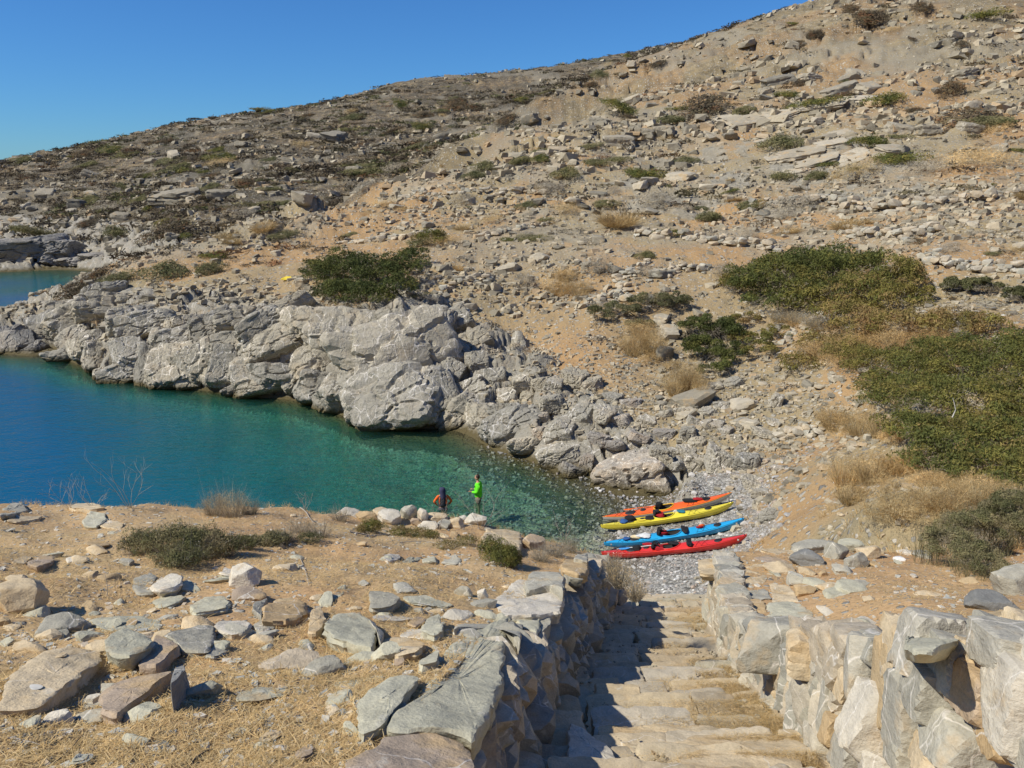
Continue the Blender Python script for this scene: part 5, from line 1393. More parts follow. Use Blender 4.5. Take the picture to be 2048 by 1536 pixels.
while cnt < 300:
    u = vr.uniform(-20, 2060); v = vr.uniform(40, 520)
    if cnt > 235: u = vr.uniform(600, 2060); v = vr.uniform(330, 620)
    elif cnt > 150: u = vr.uniform(-20, 1250); v = vr.uniform(150, 480)
    p = place(u, v)
    if p.z < 4 or p.y < (60 if cnt <= 235 else 42): continue
    fb = beyond(p.x, p.y) > 3
    if fb and noise2(np.array([p.x*.03]), np.array([p.y*.03]), 8)[0] < -.35: continue
    kd = vr.choice('dddbbgt') if fb else vr.choice('ddbbgtttb' if v < 260 else 'ddgtttyt')
    if cnt > 235: kd = vr.choice('ttydtb'); w = vr.uniform(.8, 2.2)
    else: w = vr.uniform(1.6, 5.5)*(1.9 if fb else 1)*(.65 if p.y < 90 else 1)
    lb = {True: f'{KN[kd]} shrub on the distant hill', False: f'{KN[kd]} shrub on the near hillside'}[fb]
    shrub(p, w, w*vr.uniform(.16, .26), kd, lb, f'{KN[kd]} shrubs on the '+('distant hill' if fb else 'near hillside')); cnt += 1
# scrub that reads as one mass: thousands of low domes
def lowdome(seed):
    V, Fc, A = leaf_cloud([(0, 0, .1, .9, .9, .45), (.4, .2, .1, .6, .5, .4)], 60, .22, seed, fill=.1)
    return V, Fc
LD = [lowdome(i) for i in range(6)]
def scrub(name, n, r0, r1, dens, s0, s1, seed, mt, tone):
    I = scatter(n, r0, r1, s0, s1, LD, seed, flat=.8, zmin=2.5, dens=dens, pw=1.6)
    I[:, 3] = I[:, 3]-.22*I[:, 6]-.03; I[:, 8] = 0
    I = np.column_stack([I, np.clip(np.random.default_rng(seed).normal(tone, .25, len(I)), 0, 1)])
    o = join_copies(name, LD, I, mt, attrs=True); tag(o, kind='stuff')
vegd = lambda x, y, z: np.clip(.42+1.6*fbm2(x*.05, y*.05, 4, 8)+.2*(beyond(x, y) > 60), 0, 1)*(beyond(x, y) > -2)*np.where(z < 6, .4, 1)
scrub('far_scrub', 17000, 90, 370, vegd, .5, 2.6, 301, M_BROWN, .35)
scrub('far_green_scrub', 8000, 90, 370, lambda x, y, z: vegd(x, y, z)*(noise2(x*.05, y*.05, 77) > .0), .5, 2.4, 302, M_DULL, .25)
nearv = lambda x, y, z: np.clip(-.05+1.1*fbm2(x*.09, y*.09, 3, 88)+.15, 0, .8)*(beyond(x, y) < 3)*(z > 3)
scrub('dwarf_scrub', 5200, 40, 200, nearv, .15, .8, 303, M_TWIG, .5)
scrub('dwarf_green_scrub', 5200, 70, 215, lambda x, y, z: nearv(x+40, y, z)*(.4+sstep(90, 140, y)*1.2), .3, 1.6, 304, M_BROWN, .5)

# ---- the big bushes, each with its own crown grown over the ground it covers
def bush(name, label, lobes_px, n, leaf, mt, tone, seed, lift=.35, group=None, patch=.9, rag=.25, cat='bush', asp=.55, stem=True, fill=.35, flat=.55):
    """lobes_px: (u, v, width, height[, tone shift]) on the ground at (u, v)"""
    Lb = []
    for q in lobes_px:
        u, v, w, h = q[:4]; p = place(u, v+h*.2); m = 1/px_per_m(p)
        rx = w*m/2; rz = h*m*.5
        Lb.append((p.x, p.y, p.z+rz*lift, rx, max(rx*flat, rz), rz, q[4] if len(q) > 4 else 0))
    c = Vector(np.mean([l[:3] for l in Lb], 0)); c.z = Hs(c.x, c.y)
    root = empty(name, c); tag(root, label, cat, group)
    L0 = [(l[0]-c.x, l[1]-c.y, l[2]-c.z)+tuple(l[3:]) for l in Lb]
    if mt in (M_GREEN, M_DULL):
        C_ = clumps(L0, seed); V, Fc, A = leaf_cloud(C_, n, leaf, seed, tone, patch*.5, rag, fill=.2, asp=asp, under=-.4)
        V2, F2, A2 = leaf_cloud([tuple(l[:3])+(l[3]*.88, l[4]*.88, l[5]*.8) for l in L0], n//6, leaf*1.2, seed+1, (.1, .8), .5, .4, fill=.7, asp=.13)
        link('twigs', mesh_np('twigs', V2, F2, False, A2), root, M_TWIG)
    else: V, Fc, A = leaf_cloud(L0, n, leaf, seed, tone, patch, rag, fill=fill, asp=asp)
    o = link('crown', mesh_np('crown', V, Fc, False, A), root, mt)
    if stem: stems(root, L0, (0, 0, -.1), 14, seed, rad=.02+leaf*.2)
    return root
bush('mastic_bush', 'largest spreading green bush with yellow-brown edges, on the slope right of centre',
 [(1500,565,110,70,-.05),(1560,560,120,90,.0),(1620,545,140,90,-.1),(1690,535,140,80,-.1),(1760,545,130,80,.1),(1800,565,90,70,.35),(1720,585,120,80,.25),(1650,585,120,80,-.1),(1600,600,110,70,.15),(1540,605,90,60,-.05),(1780,600,110,70,.3),(1470,575,70,46,.3),(1700,625,140,50,.35),(1830,590,60,60,.35),(1560,530,80,40,.3)],
 60000, .105, M_GREEN, (.05, .60), 51, flat=1.5)
bush('dark_bush', 'wide dark olive bush above the rock band in the middle of the slope', [(650,555,90,80),(700,550,110,100),(750,555,110,110),(800,545,100,100),(830,520,60,60),(680,590,100,60),(740,595,110,60),(800,580,70,60),(625,545,50,50),(860,480,70,34,.35)],
 36000, .105, M_GREEN, (.10, .42), 52, flat=1.3)
bush('gully_bush', 'dark green bush with grey-green and brown parts, above the boulders of the gully', [(1400,660,70,70,-.1),(1440,670,80,80,-.1),(1400,700,70,70,-.05),(1450,710,90,70,.05),(1490,640,70,50,.55),(1480,680,70,50,.35),(1520,700,90,60,.3),(1430,740,80,50,.05),(1550,670,60,40,.4)],
 30000, .075, M_GREEN, (.05, .40), 53, flat=.7)
bush('grey_green_shrub', 'low grey-green shrub left of the dark gully bush', [(1200,630,70,50),(1250,620,80,60),(1310,610,90,60),(1350,605,60,50,-.1),(1280,650,60,30)], 18000, .065, M_DULL, (.15, .85), 54, flat=.7)
def dry(name, label, lobes_px, n, leaf, seed, tone=(.2, .9), mt=None, group=None, extra=600, asp=.16, cat='dry shrub'):
    root = bush(name, label, lobes_px, n, leaf, mt or M_DRY, tone, seed, group=group, rag=.35, asp=asp, stem=False, fill=.6, cat=cat, flat=.8)
    c = root.location
    for q in lobes_px[:3]:
        u, v, w, h = q[:4]; p = place(u, v+h*.3); m = 1/px_per_m(p)
        V, Fc, A = blades(extra//2, w*m*.55, h*m*.80, .010 if p.y > 20 else .005, seed+int(u), (.2, 1), 1.0, .2, .4)
        o = link('stalks', mesh_np('stalks', V, Fc, False, A), root, M_DRY); o.location = p-c
    return root
dry('dry_bush', 'rounded straw-coloured bush left of the dark gully bush', [(1265,690,70,70),(1305,690,60,80),(1280,660,60,50),(1300,720,50,40)], 14000, .07, 55)
dry('dry_bush', 'straw-coloured bush directly below the dark gully bush', [(1350,770,60,70),(1380,760,60,80),(1400,780,40,60),(1345,735,40,40)], 12000, .065, 56)
dry('dry_bush', 'pale dry bush high in the gully above the grey-green shrub', [(1120,575,70,50),(1160,580,60,50),(1130,550,60,34)], 9000, .07, 57)
dry('dry_bush', 'brown-grey dry bush at the left foot of the big right-hand bush', [(1665,840,80,60),(1720,850,90,70),(1760,860,70,60),(1690,870,70,40)], 14000, .055, 58, (.1, .7))
dry('dry_bush', 'pale feathery dry bush between the beach and the big right-hand bush', [(1690,950,80,90),(1740,940,90,90),(1700,990,80,60),(1765,975,60,60)], 16000, .045, 59, (.3, 1))
dry('dry_grass_bank', 'bank of pale dry grass spilling down to the right bluff', [(1800,1010,120,70),(1880,1000,120,80),(1960,990,120,70),(1840,1040,120,60),(1760,1040,90,50),(1920,1040,100,50),(2020,1010,90,60)], 24000, .040, 60, (.3, 1), extra=900, cat='dry grass')
dry('dry_bush', 'grey dry brush under the rusty end of the largest spreading bush', [(1600,640,90,44),(1640,650,80,40),(1560,635,60,30)], 9000, .06, 61, (.1, .8), M_TWIG)
bush('mastic_bush', 'huge green bush filling the right edge of the view, with a bare white branch',
 [(1750,740,120,80,.1),(1830,740,130,90,.1),(1900,730,130,90,.0),(1980,720,140,100,-.05),(2060,720,140,110,-.05),(1790,800,120,90,0),(1870,810,140,100,.05),(1950,810,150,110,.0),(2040,800,150,120,.05),(1830,870,120,80,-.05),(1910,890,140,90,0),(1990,890,140,90,.1),(2070,890,140,100,.0),
  (1870,930,110,60,-.05),(1960,950,120,60,.0),(2050,950,120,70,.05),(1700,710,90,60,.25),(2120,800,120,120,0)], 120000, .062, M_GREEN, (.20, .66), 62, flat=2.0)
bush('olive_bush', 'olive-brown bush in the hollow below the largest spreading bush', [(1640,690,90,60,.1),(1700,665,110,60,.2),(1770,655,120,60,.2),(1840,650,120,60,.2),(1900,660,110,60,.15),(1960,650,90,50,.1),(1600,730,80,40,.1)], 17000, .085, M_GREEN, (.45, .85), 63, flat=1.2)
dry('dry_bush', 'tan dry brush in the hollow between the two largest green bushes', [(1640,700,110,50),(1720,690,120,60),(1800,680,120,60),(1880,675,110,50),(1700,725,120,50)], 22000, .07, 65, (.2, .8))
bush('green_shrub', 'dull green shrub at the right edge above the olive-brown bush', [(1920,575,90,40),(1970,580,90,50),(2030,600,70,50)], 12000, .08, M_DULL, (.0, .5), 64)
dry('dry_bush', 'straw-coloured brush along the lower edge of the huge green bush', [(1800,930,90,60),(1870,965,120,50),(1960,975,120,50),(1780,880,60,50)], 15000, .05, 66, (.2, .9))
b = place(1895, 870); m = 1/px_per_m(b)
tag(tube_obj('dead_branch', [[(b.x-.1, b.y-.3, b.z+.7), (b.x-.02, b.y-.3, b.z+.95), (b.x-.1, b.y-.32, b.z+1.15), (b.x-.17, b.y-.3, b.z+1.35)]], [[.02, .018, .014, .006]], plain('white_branch', (.66, .63, .56), .8, .1)), 'bare white branch sticking out of the huge green bush', 'branch')

# near bluff
grb = bush('green_bush', 'grey-green thorny bush with upright shoots beside the red soil of the right bluff', [(1890,1110,80,110),(1940,1090,100,130),(2000,1070,110,150),(2050,1050,90,150),(1960,1130,110,60),(1900,1070,70,70,.25)], 80000, .022, M_DULL, (.25, 1), 70, flat=.9, lift=.6)
for q in [(1890,1130,120,120),(1950,1110,130,150),(2010,1090,130,170),(2050,1070,110,170),(1960,1150,110,80)]:
    p_ = place(q[0], q[1]); m_ = 1/px_per_m(p_)
    V, Fc, A = blades(450, q[2]*m_*.6, q[3]*m_*.70, .0035, int(q[0]), (.5, 1), .7, .1, .8, up=.9)
    o = link('shoots', mesh_np('shoots', V, Fc, False, A), grb, M_DULL); o.location = p_-grb.location
def near_bush(label, lobes_px, n, leaf, mt, tone, seed, name='bush', twigs=260, cat='bush', asp=.5):
    Lb = []
    for q in lobes_px:
        u, v, w, h = q[:4]; x, y, z = hit(u, v+h*.35); p = Vector((x, y, z)); m = 1/px_per_m(p); rx = w*m/2; rz = h*m*.55
        Lb.append((x, y, z+rz*.5, rx, max(rx*.7, rz*.8), rz))
    c = Vector(np.mean([l[:3] for l in Lb], 0)); c.z = ground_near(c.x, c.y)
    root = empty(name, c); tag(root, label, cat)
    L0 = [(l[0]-c.x, l[1]-c.y, l[2]-c.z)+tuple(l[3:]) for l in Lb]
    if n:
        V, Fc, A = leaf_cloud(L0, n, leaf, seed, tone, .9, .3, fill=.5, asp=asp); link('crown', mesh_np('crown', V, Fc, False, A), root, mt)
    for j, l in enumerate(L0):
        if not twigs: break
        V, Fc, A = blades(twigs, l[3]*1.25, l[5]*2.2, .0022, seed+j, (.2, 1), 1.1, .15, .35, up=.2)
        o = link('twigs', mesh_np('twigs', V, Fc, False, A), root, M_TWIG); o.location = (l[0], l[1], l[2]-l[5]*.6)
    return root
near_bush('dark green low bush, largest on the left bluff', [(290,1085,90,60),(350,1080,110,80),(410,1085,100,80),(360,1115,100,50),(450,1090,80,60),(490,1085,60,40),(540,1080,60,34)], 26000, .017, M_DULL, (.2, .8), 71)
near_bush('dry thorn bush on the rim of the left bluff against the sea', [(430,1010,60,60),(465,1010,70,70),(500,1015,50,40)], 5000, .014, M_DRY, (.2, .9), 72, 'thorn_bush', 420, 'dry bush', .2)
near_bush('small bright green shrub below the ochre rim stone', [(745,1052,50,34),(725,1058,30,20)], 4500, .015, M_GREEN, (.3, .7), 73, 'shrub', 80, 'shrub')
near_bush('green and brown shrub below the pointed rim boulder', [(800,1062,50,24),(835,1066,60,26),(865,1070,40,20)], 5500, .014, M_GREEN, (.35, .85), 74, 'shrub', 80, 'shrub')
near_bush('glossy green bush near the wall end on the left bluff', [(985,1100,50,60),(1010,1110,60,60),(1025,1120,40,40)], 9000, .017, M_GREEN, (.15, .55), 75, 'bush', 90)
near_bush('sparse yellow-green shrub left of the glossy green bush', [(900,1090,60,24),(935,1080,50,30)], 2600, .013, M_GREEN, (.5, .9), 76, 'shrub', 130, 'shrub')
near_bush('tangle of grey dead brush on the rim left of the ochre stone', [(600,1050,60,44),(640,1058,60,44),(570,1070,60,40),(680,1030,50,34)], 2600, .014, M_TWIG, (.3, 1), 77, 'dead_brush', 300, 'brush', .2)
near_bush('low dull shrub between the dark bush and the dead brush', [(560,1075,50,28),(620,1075,50,26),(510,1085,40,24)], 4000, .014, M_DULL, (.1, .6), 78, 'shrub', 60, 'shrub')
near_bush('grey brush behind the wall end above the shaded steps', [(1110,1095,60,44),(1080,1110,50,34),(1140,1090,40,44)], 2400, .014, M_TWIG, (.2, .9), 79, 'dead_brush', 300, 'brush', .2)
near_bush('tall dry grass growing beside the end of the left wall', [(1240,1150,60,60),(1270,1180,50,50),(1225,1130,40,50)], 2600, .013, M_DRY, (.3, 1), 80, 'dry_grass', 420, 'dry grass', .2)
for u, v, w, h, lb in [(140,1000,50,40,'first bare twig plant on the far left of the rim'),(260,985,80,60,'forked bare plant standing against the sea, left of the thorn bush'),(190,1000,50,34,'faint bare plant on the rim between two others'),
   (960,1035,80,50,'spindly leafless plant on the rim right of the bathers'),(880,1040,50,40,'single bare stalk leaning left on the rim'),(1130,1060,60,30,'bare thorny shoots over the brink near the wall end'),(610,1010,60,20,'bare shoots over the dead brush')]:
    x, y, z = hit(u, v+h*.5); p = Vector((x, y, z)); m = 1/px_per_m(p)
    r = random.Random(int(u)); P = []; Rr = []
    def grow(b, d, L, rad, dep):
        pts = [b]; q = b; 
        for i in range(4):
            d = (d+Vector((r.uniform(-.25, .25), r.uniform(-.25, .25), r.uniform(-.1, .15)))).normalized(); q = q+d*L/4; pts.append(q)
            if dep and i > 0 and r.random() < .75: grow(q, (d+Vector((r.uniform(-.9, .9), r.uniform(-.7, .7), r.uniform(-.2, .5)))).normalized(), L*.55, rad*.6, dep-1)
        P.append([tuple(s) for s in pts]); Rr.append([rad, rad*.85, rad*.7, rad*.5, rad*.25])
    for i in range(5): grow(p+Vector((r.uniform(-.03, .03), 0, -.02)), Vector((r.uniform(-.8, .8), r.uniform(-.4, .4), 1)), h*m*r.uniform(.9, 1.5), .0045, 2)
    tag(tube_obj('bare_plant', P, Rr, M_WOOD, None, 4), lb, 'plant')
# driftwood and sticks
for i, (pts, rad, lb) in enumerate([([(600,1015),(612,1024),(618,1034),(628,1048)], .012, 'white forked stick lying on the rim'), ([(690,1022),(705,1028),(720,1026),(735,1034)], .022, 'twisted bleached log in the dead brush'), ([(672,1036),(700,1030),(718,1038)], .016, 'grey driftwood branch under the bleached log'),
   ([(700,1064),(740,1072),(780,1070),(784,1082)], .012, 'pale dead root lying below the green shrubs'), ([(800,1085),(850,1082),(880,1088)], .006, 'thin stick on the bare soil'), ([(970,1480),(960,1490),(975,1500)], .008, 'x'),
   ([(105,1530),(140,1500),(170,1465)], .005, 'long brown stick in the straw at the lower left'), ([(375,1535),(400,1510),(425,1498)], .008, 'brown twig in the straw at the bottom'), ([(262,1525),(270,1505),(275,1492)], .004, 'short dark stick lying in the straw'), ([(88,1532),(90,1500),(88,1465)], .004, 'dark stick in the straw at the lower left corner'),
   ([(15,1475),(50,1482),(80,1490)], .006, 'pale straw stalk lying at the lower left'), ([(600,1115),(612,1145),(618,1172)], .005, 'curved pale stalk on the bluff'), ([(215,1195),(213,1215),(211,1240)], .004, 'single upright straw stalk beside the grey block'), ([(560,1148),(600,1146),(640,1141)], .003, 'long fine stalk lying on the bare soil')]):
    if lb == 'x': continue
    P = [Vector(hit(*q, top=.02)) for q in pts]
    if 'single upright' in lb: P = [P[0]+Vector((0, 0, .02)), P[0]+Vector((.01, .01, .12)), P[0]+Vector((-.005, .02, .25))]
    Q = []
    for a, b in zip(P[:-1], P[1:]): Q += [a, a.lerp(b, .5)+Vector((0, 0, rad*.8))]
    Q.append(P[-1])
    tag(tube_obj('stick', [[tuple(q) for q in Q]], [[rad*(1-.6*j/(len(Q)-1)) for j in range(len(Q))]], M_WOOD if i < 6 else M_STEM if 'dark' in lb or 'brown' in lb else M_DRYSTALK if 'M_DRYSTALK' in globals() else M_WOOD, None, 6), lb, 'stick')

# ---- straw, chips and tufts covering the bluff
def straw(n, cond, seed, L0=.03, L1=.17, x0=-15, x1=12, y0=1.6, y1=15.5):
    r = np.random.default_rng(seed)
    y = np.exp(r.uniform(math.log(y0), math.log(y1), n)); x = y*r.uniform(-.85, .85, n); z = near_h(x, y)
    k = cond(x, y); x, y, z = x[k], y[k], z[k]; n = len(x)
    az = r.uniform(0, 3.1416, n)+.4; L = L0+(L1-L0)*r.uniform(0, 1, n)**2.2; up = r.uniform(-.1, .35, n)
    d = np.column_stack([np.cos(az), np.sin(az), up]); c = np.column_stack([x, y, z+r.uniform(.002, .02, n)]); s = np.column_stack([-np.sin(az), np.cos(az), 0*az])
    w = r.uniform(.0010, .0030, n)[:, None]; Ln = L[:, None]; bend = r.normal(0, .12, n)[:, None]*Ln
    V = np.stack([c-d*Ln*.5-s*w, c-d*Ln*.5+s*w, c+s*bend-s*w+[0, 0, .004], c+s*bend+s*w+[0, 0, .004], c+d*Ln*.5-s*w*.4, c+d*Ln*.5+s*w*.4], 1).reshape(-1, 3)
    Fc = (np.array([[0, 1, 3, 2], [2, 3, 5, 4]])[None]+(np.arange(n)*6)[:, None, None]).reshape(-1, 4)
    A = {'rnd': np.repeat(np.clip(r.normal(.55, .25, n), 0, 1), 6), 'tone': np.repeat(r.uniform(.2, 1, n), 6)}
    return V, Fc, A
def soilpatch(x, y): return np.clip(.55+1.2*fbm2(x*.7, y*.7, 3, 55), .08, 1)
lane_in = lambda x, y: (x > lane_l(y)-.3) & (x < lane_r(y))
V, Fc, A = straw(250000, lambda x, y: (np.random.default_rng(1).uniform(0, 1, len(x)) < soilpatch(x, y)*np.where(x > 1, .8, 1)*np.interp(y, [2, 6, 15], [1, .8, .35])) & ~lane_in(x, y) & (y < lip_y(x)+.3), 5)
o = link('dry_straw', mesh_np('dry_straw', V, Fc, False, A), None, M_DRY); tag(o, kind='stuff')
# dry grass along the right side of the steps and in tufts
def tuft_field(name, n, pos, seed, R=.05, Hh=.12, nb=14):
    r = np.random.default_rng(seed); Vs = []; Fs = []; A1 = []; A2 = []; off = 0
    pr = [blades(nb, 1, 1, .03, seed+i, (.4, 1), 1.1, .35, .3) for i in range(5)]
    P = pos(r, n)
    for i, (x, y, z) in enumerate(P):
        V, Fc, A = pr[i % 5]; s = r.uniform(.6, 1.4)
        Vs.append(V*np.array([R*s, R*s, Hh*s])+np.array([x, y, z])); Fs.append(Fc+off); off += len(V); A1.append(A['rnd']); A2.append(A['tone'])
    o = link(name, mesh_np(name, np.concatenate(Vs), np.concatenate(Fs), False, {'rnd': np.concatenate(A1), 'tone': np.concatenate(A2)}), None, M_DRY); tag(o, kind='stuff')
def lane_edge(r, n):
    y = np.exp(r.uniform(math.log(4.3), math.log(14), n)); x = lane_r(y)-np.abs(r.normal(0, .24, n))-.0
    k = noise2(y*1.1, y*0, 9) > -.35; y, x = y[k], x[k]
    return np.column_stack([x, y, step_z(y)-.01])
tuft_field('dry_step_grass', 1700, lane_edge, 611, .055, .075)
def bluff_t(r, n):
    y = np.exp(r.uniform(math.log(2.6), math.log(14.5), n)); x = y*r.uniform(-.8, .8, n); k = (fbm2(x*.8, y*.8, 3, 66) > .0) & ~lane_in(x, y) & (y < lip_y(x)+.2); x, y = x[k], y[k]
    return np.column_stack([x, y, near_h(x, y)])
tuft_field('dry_bluff_grass', 4200, bluff_t, 612, .05, .06, 10)
def rim_t(r, n):
    x = r.uniform(-11, 1.5, n); y = lip_y(x)+r.normal(-.05, .15, n); return np.column_stack([x, y, near_h(x, y)])
tuft_field('dry_rim_grass', 420, rim_t, 613, .07, .13, 12)
def right_g(r, n):
    x = r.uniform(6, 16, n); y = r.uniform(13, 24, n); k = fbm2(x*.5, y*.5, 2, 67) > -.1; x, y = x[k], y[k]; return np.column_stack([x, y, H(x, y)])
tuft_field('dry_bank_grass', 2600, right_g, 614, .14, .30, 12)
# chips of stone on the bluff
def chips(n, seed, s0, s1, cond, pw=2.5):
    r = np.random.default_rng(seed); y = np.exp(r.uniform(math.log(1.8), math.log(15), n)); x = y*r.uniform(-.85, .85, n); k = cond(x, y); x, y = x[k], y[k]; z = near_h(x, y); n = len(x)
    s = s0+(s1-s0)*r.uniform(0, 1, n)**pw
    return np.column_stack([r.integers(0, 14, n), x, y, z+s*.12, s*r.uniform(.8, 1.7, n), s*r.uniform(.6, 1.2, n), s*r.uniform(.2, .6, n), r.uniform(0, 6.28, n), r.uniform(-.2, .2, n), r.uniform(0, 1, n)])
ok_ = lambda x, y: ~lane_in(x, y) & (y < lip_y(x)+.4) & (fbm2(x*.9+5, y*.9, 3, 46) > -.18)
st = join_copies('stone_chips', CHIPS, chips(15000, 31, .006, .045, ok_), loose_stone('bluff_chip', [(.30, .30, .27), (.42, .42, .37), (.50, .46, .36), (.58, .54, .46), (.48, .36, .22)], False, 4)); tag(st, kind='stuff')
# single loose stones of the bluff
LS = [rock_mesh('loose_stone', 7600+i, sub=3, planes=11, rough=.08, strata=.06, fine=.015) for i in range(9)]
cnt = 0
for _ in range(500):
    u = hr.uniform(-10, 2058); v = hr.uniform(1030, 1520)
    x, y, z = hit(u, v)
    if y > lip_y(np.array(x))-.2 or lane_l(y)-.45 < x < lane_r(y)+.45: continue
    if fbm2(np.array([x*.5]), np.array([y*.5]), 3, 15)[0] < -.05 and hr.random() < .7: continue
    s = hr.uniform(.025, .085)*(1+y*.06)
    mt = hr.choice(['green', 'grey', 'tan', 'pale', 'ochre', 'green', 'tan'])
    o = link('loose_stone', proto_mat(LS[hr.randrange(9)], M_SL[mt])); o.location = (x, y, z+s*.1); o.scale = (s*hr.uniform(.9, 1.6), s*hr.uniform(.7, 1.1), s*hr.uniform(.3, .6)); o.rotation_euler = (hr.uniform(-.2, .2), hr.uniform(-.2, .2), hr.uniform(0, 6))
    side = 'left' if x < lane_l(y) else 'right'
    tag(o, f'small {dict(green="grey-green", grey="grey", tan="tan", pale="pale", ochre="ochre")[mt]} stone lying on the {side} bluff', 'stone', f'small {mt} stones on the {side} bluff')
    cnt += 1
    if cnt > 130: break

def lane_bits(n, seed, s0, s1):
    r = np.random.default_rng(seed); y = np.exp(r.uniform(math.log(4.2), math.log(16), n)); x = lane_l(y)+(lane_r(y)-lane_l(y))*r.uniform(0, 1, n); k = (fbm2(x*1.4, y*1.4, 3, 91) > -.1) | (x > lane_r(y)-.5)
    x, y = x[k], y[k]; n = len(x); z = step_z(y)+.012; s = s0+(s1-s0)*r.uniform(0, 1, n)**3
    return np.column_stack([r.integers(0, 14, n), x, y, z, s*r.uniform(.8, 1.6, n), s, s*r.uniform(.3, .6, n), r.uniform(0, 6.28, n), r.uniform(-.2, .2, n), r.uniform(0, 1, n)])
st = join_copies('step_grit', CHIPS, lane_bits(3500, 92, .006, .035), M_LOOSE); tag(st, kind='stuff')
r = np.random.default_rng(93); n = 42000
y = np.exp(r.uniform(math.log(4.2), math.log(15), n)); t = 1-np.abs(r.normal(0, .30, n)); x = lane_l(y)+(lane_r(y)-lane_l(y))*np.clip(t, 0, 1); k = fbm2(x*1.5, y*1.5, 3, 94) > -.12; x, y = x[k], y[k]; n = len(x)
I = np.column_stack([x, y, step_z(y)+.018+r.uniform(0, .02, n)]); az = r.uniform(0, 3.14, n); L = r.uniform(.02, .10, n)
d = np.column_stack([np.cos(az), np.sin(az), r.uniform(-.5, .35, n)])*L[:, None]; s_ = np.column_stack([-np.sin(az), np.cos(az), 0*az])*.0014
V = np.stack([I-d-s_, I-d+s_, I+d], 1).reshape(-1, 3)
o = link('step_straw', mesh_np('step_straw', V, np.arange(3*n).reshape(-1, 3), False, {'rnd': np.repeat(r.uniform(.2, .9, n), 3), 'tone': np.repeat(r.uniform(.2, 1, n), 3)}), None, M_DRY); tag(o, kind='stuff')
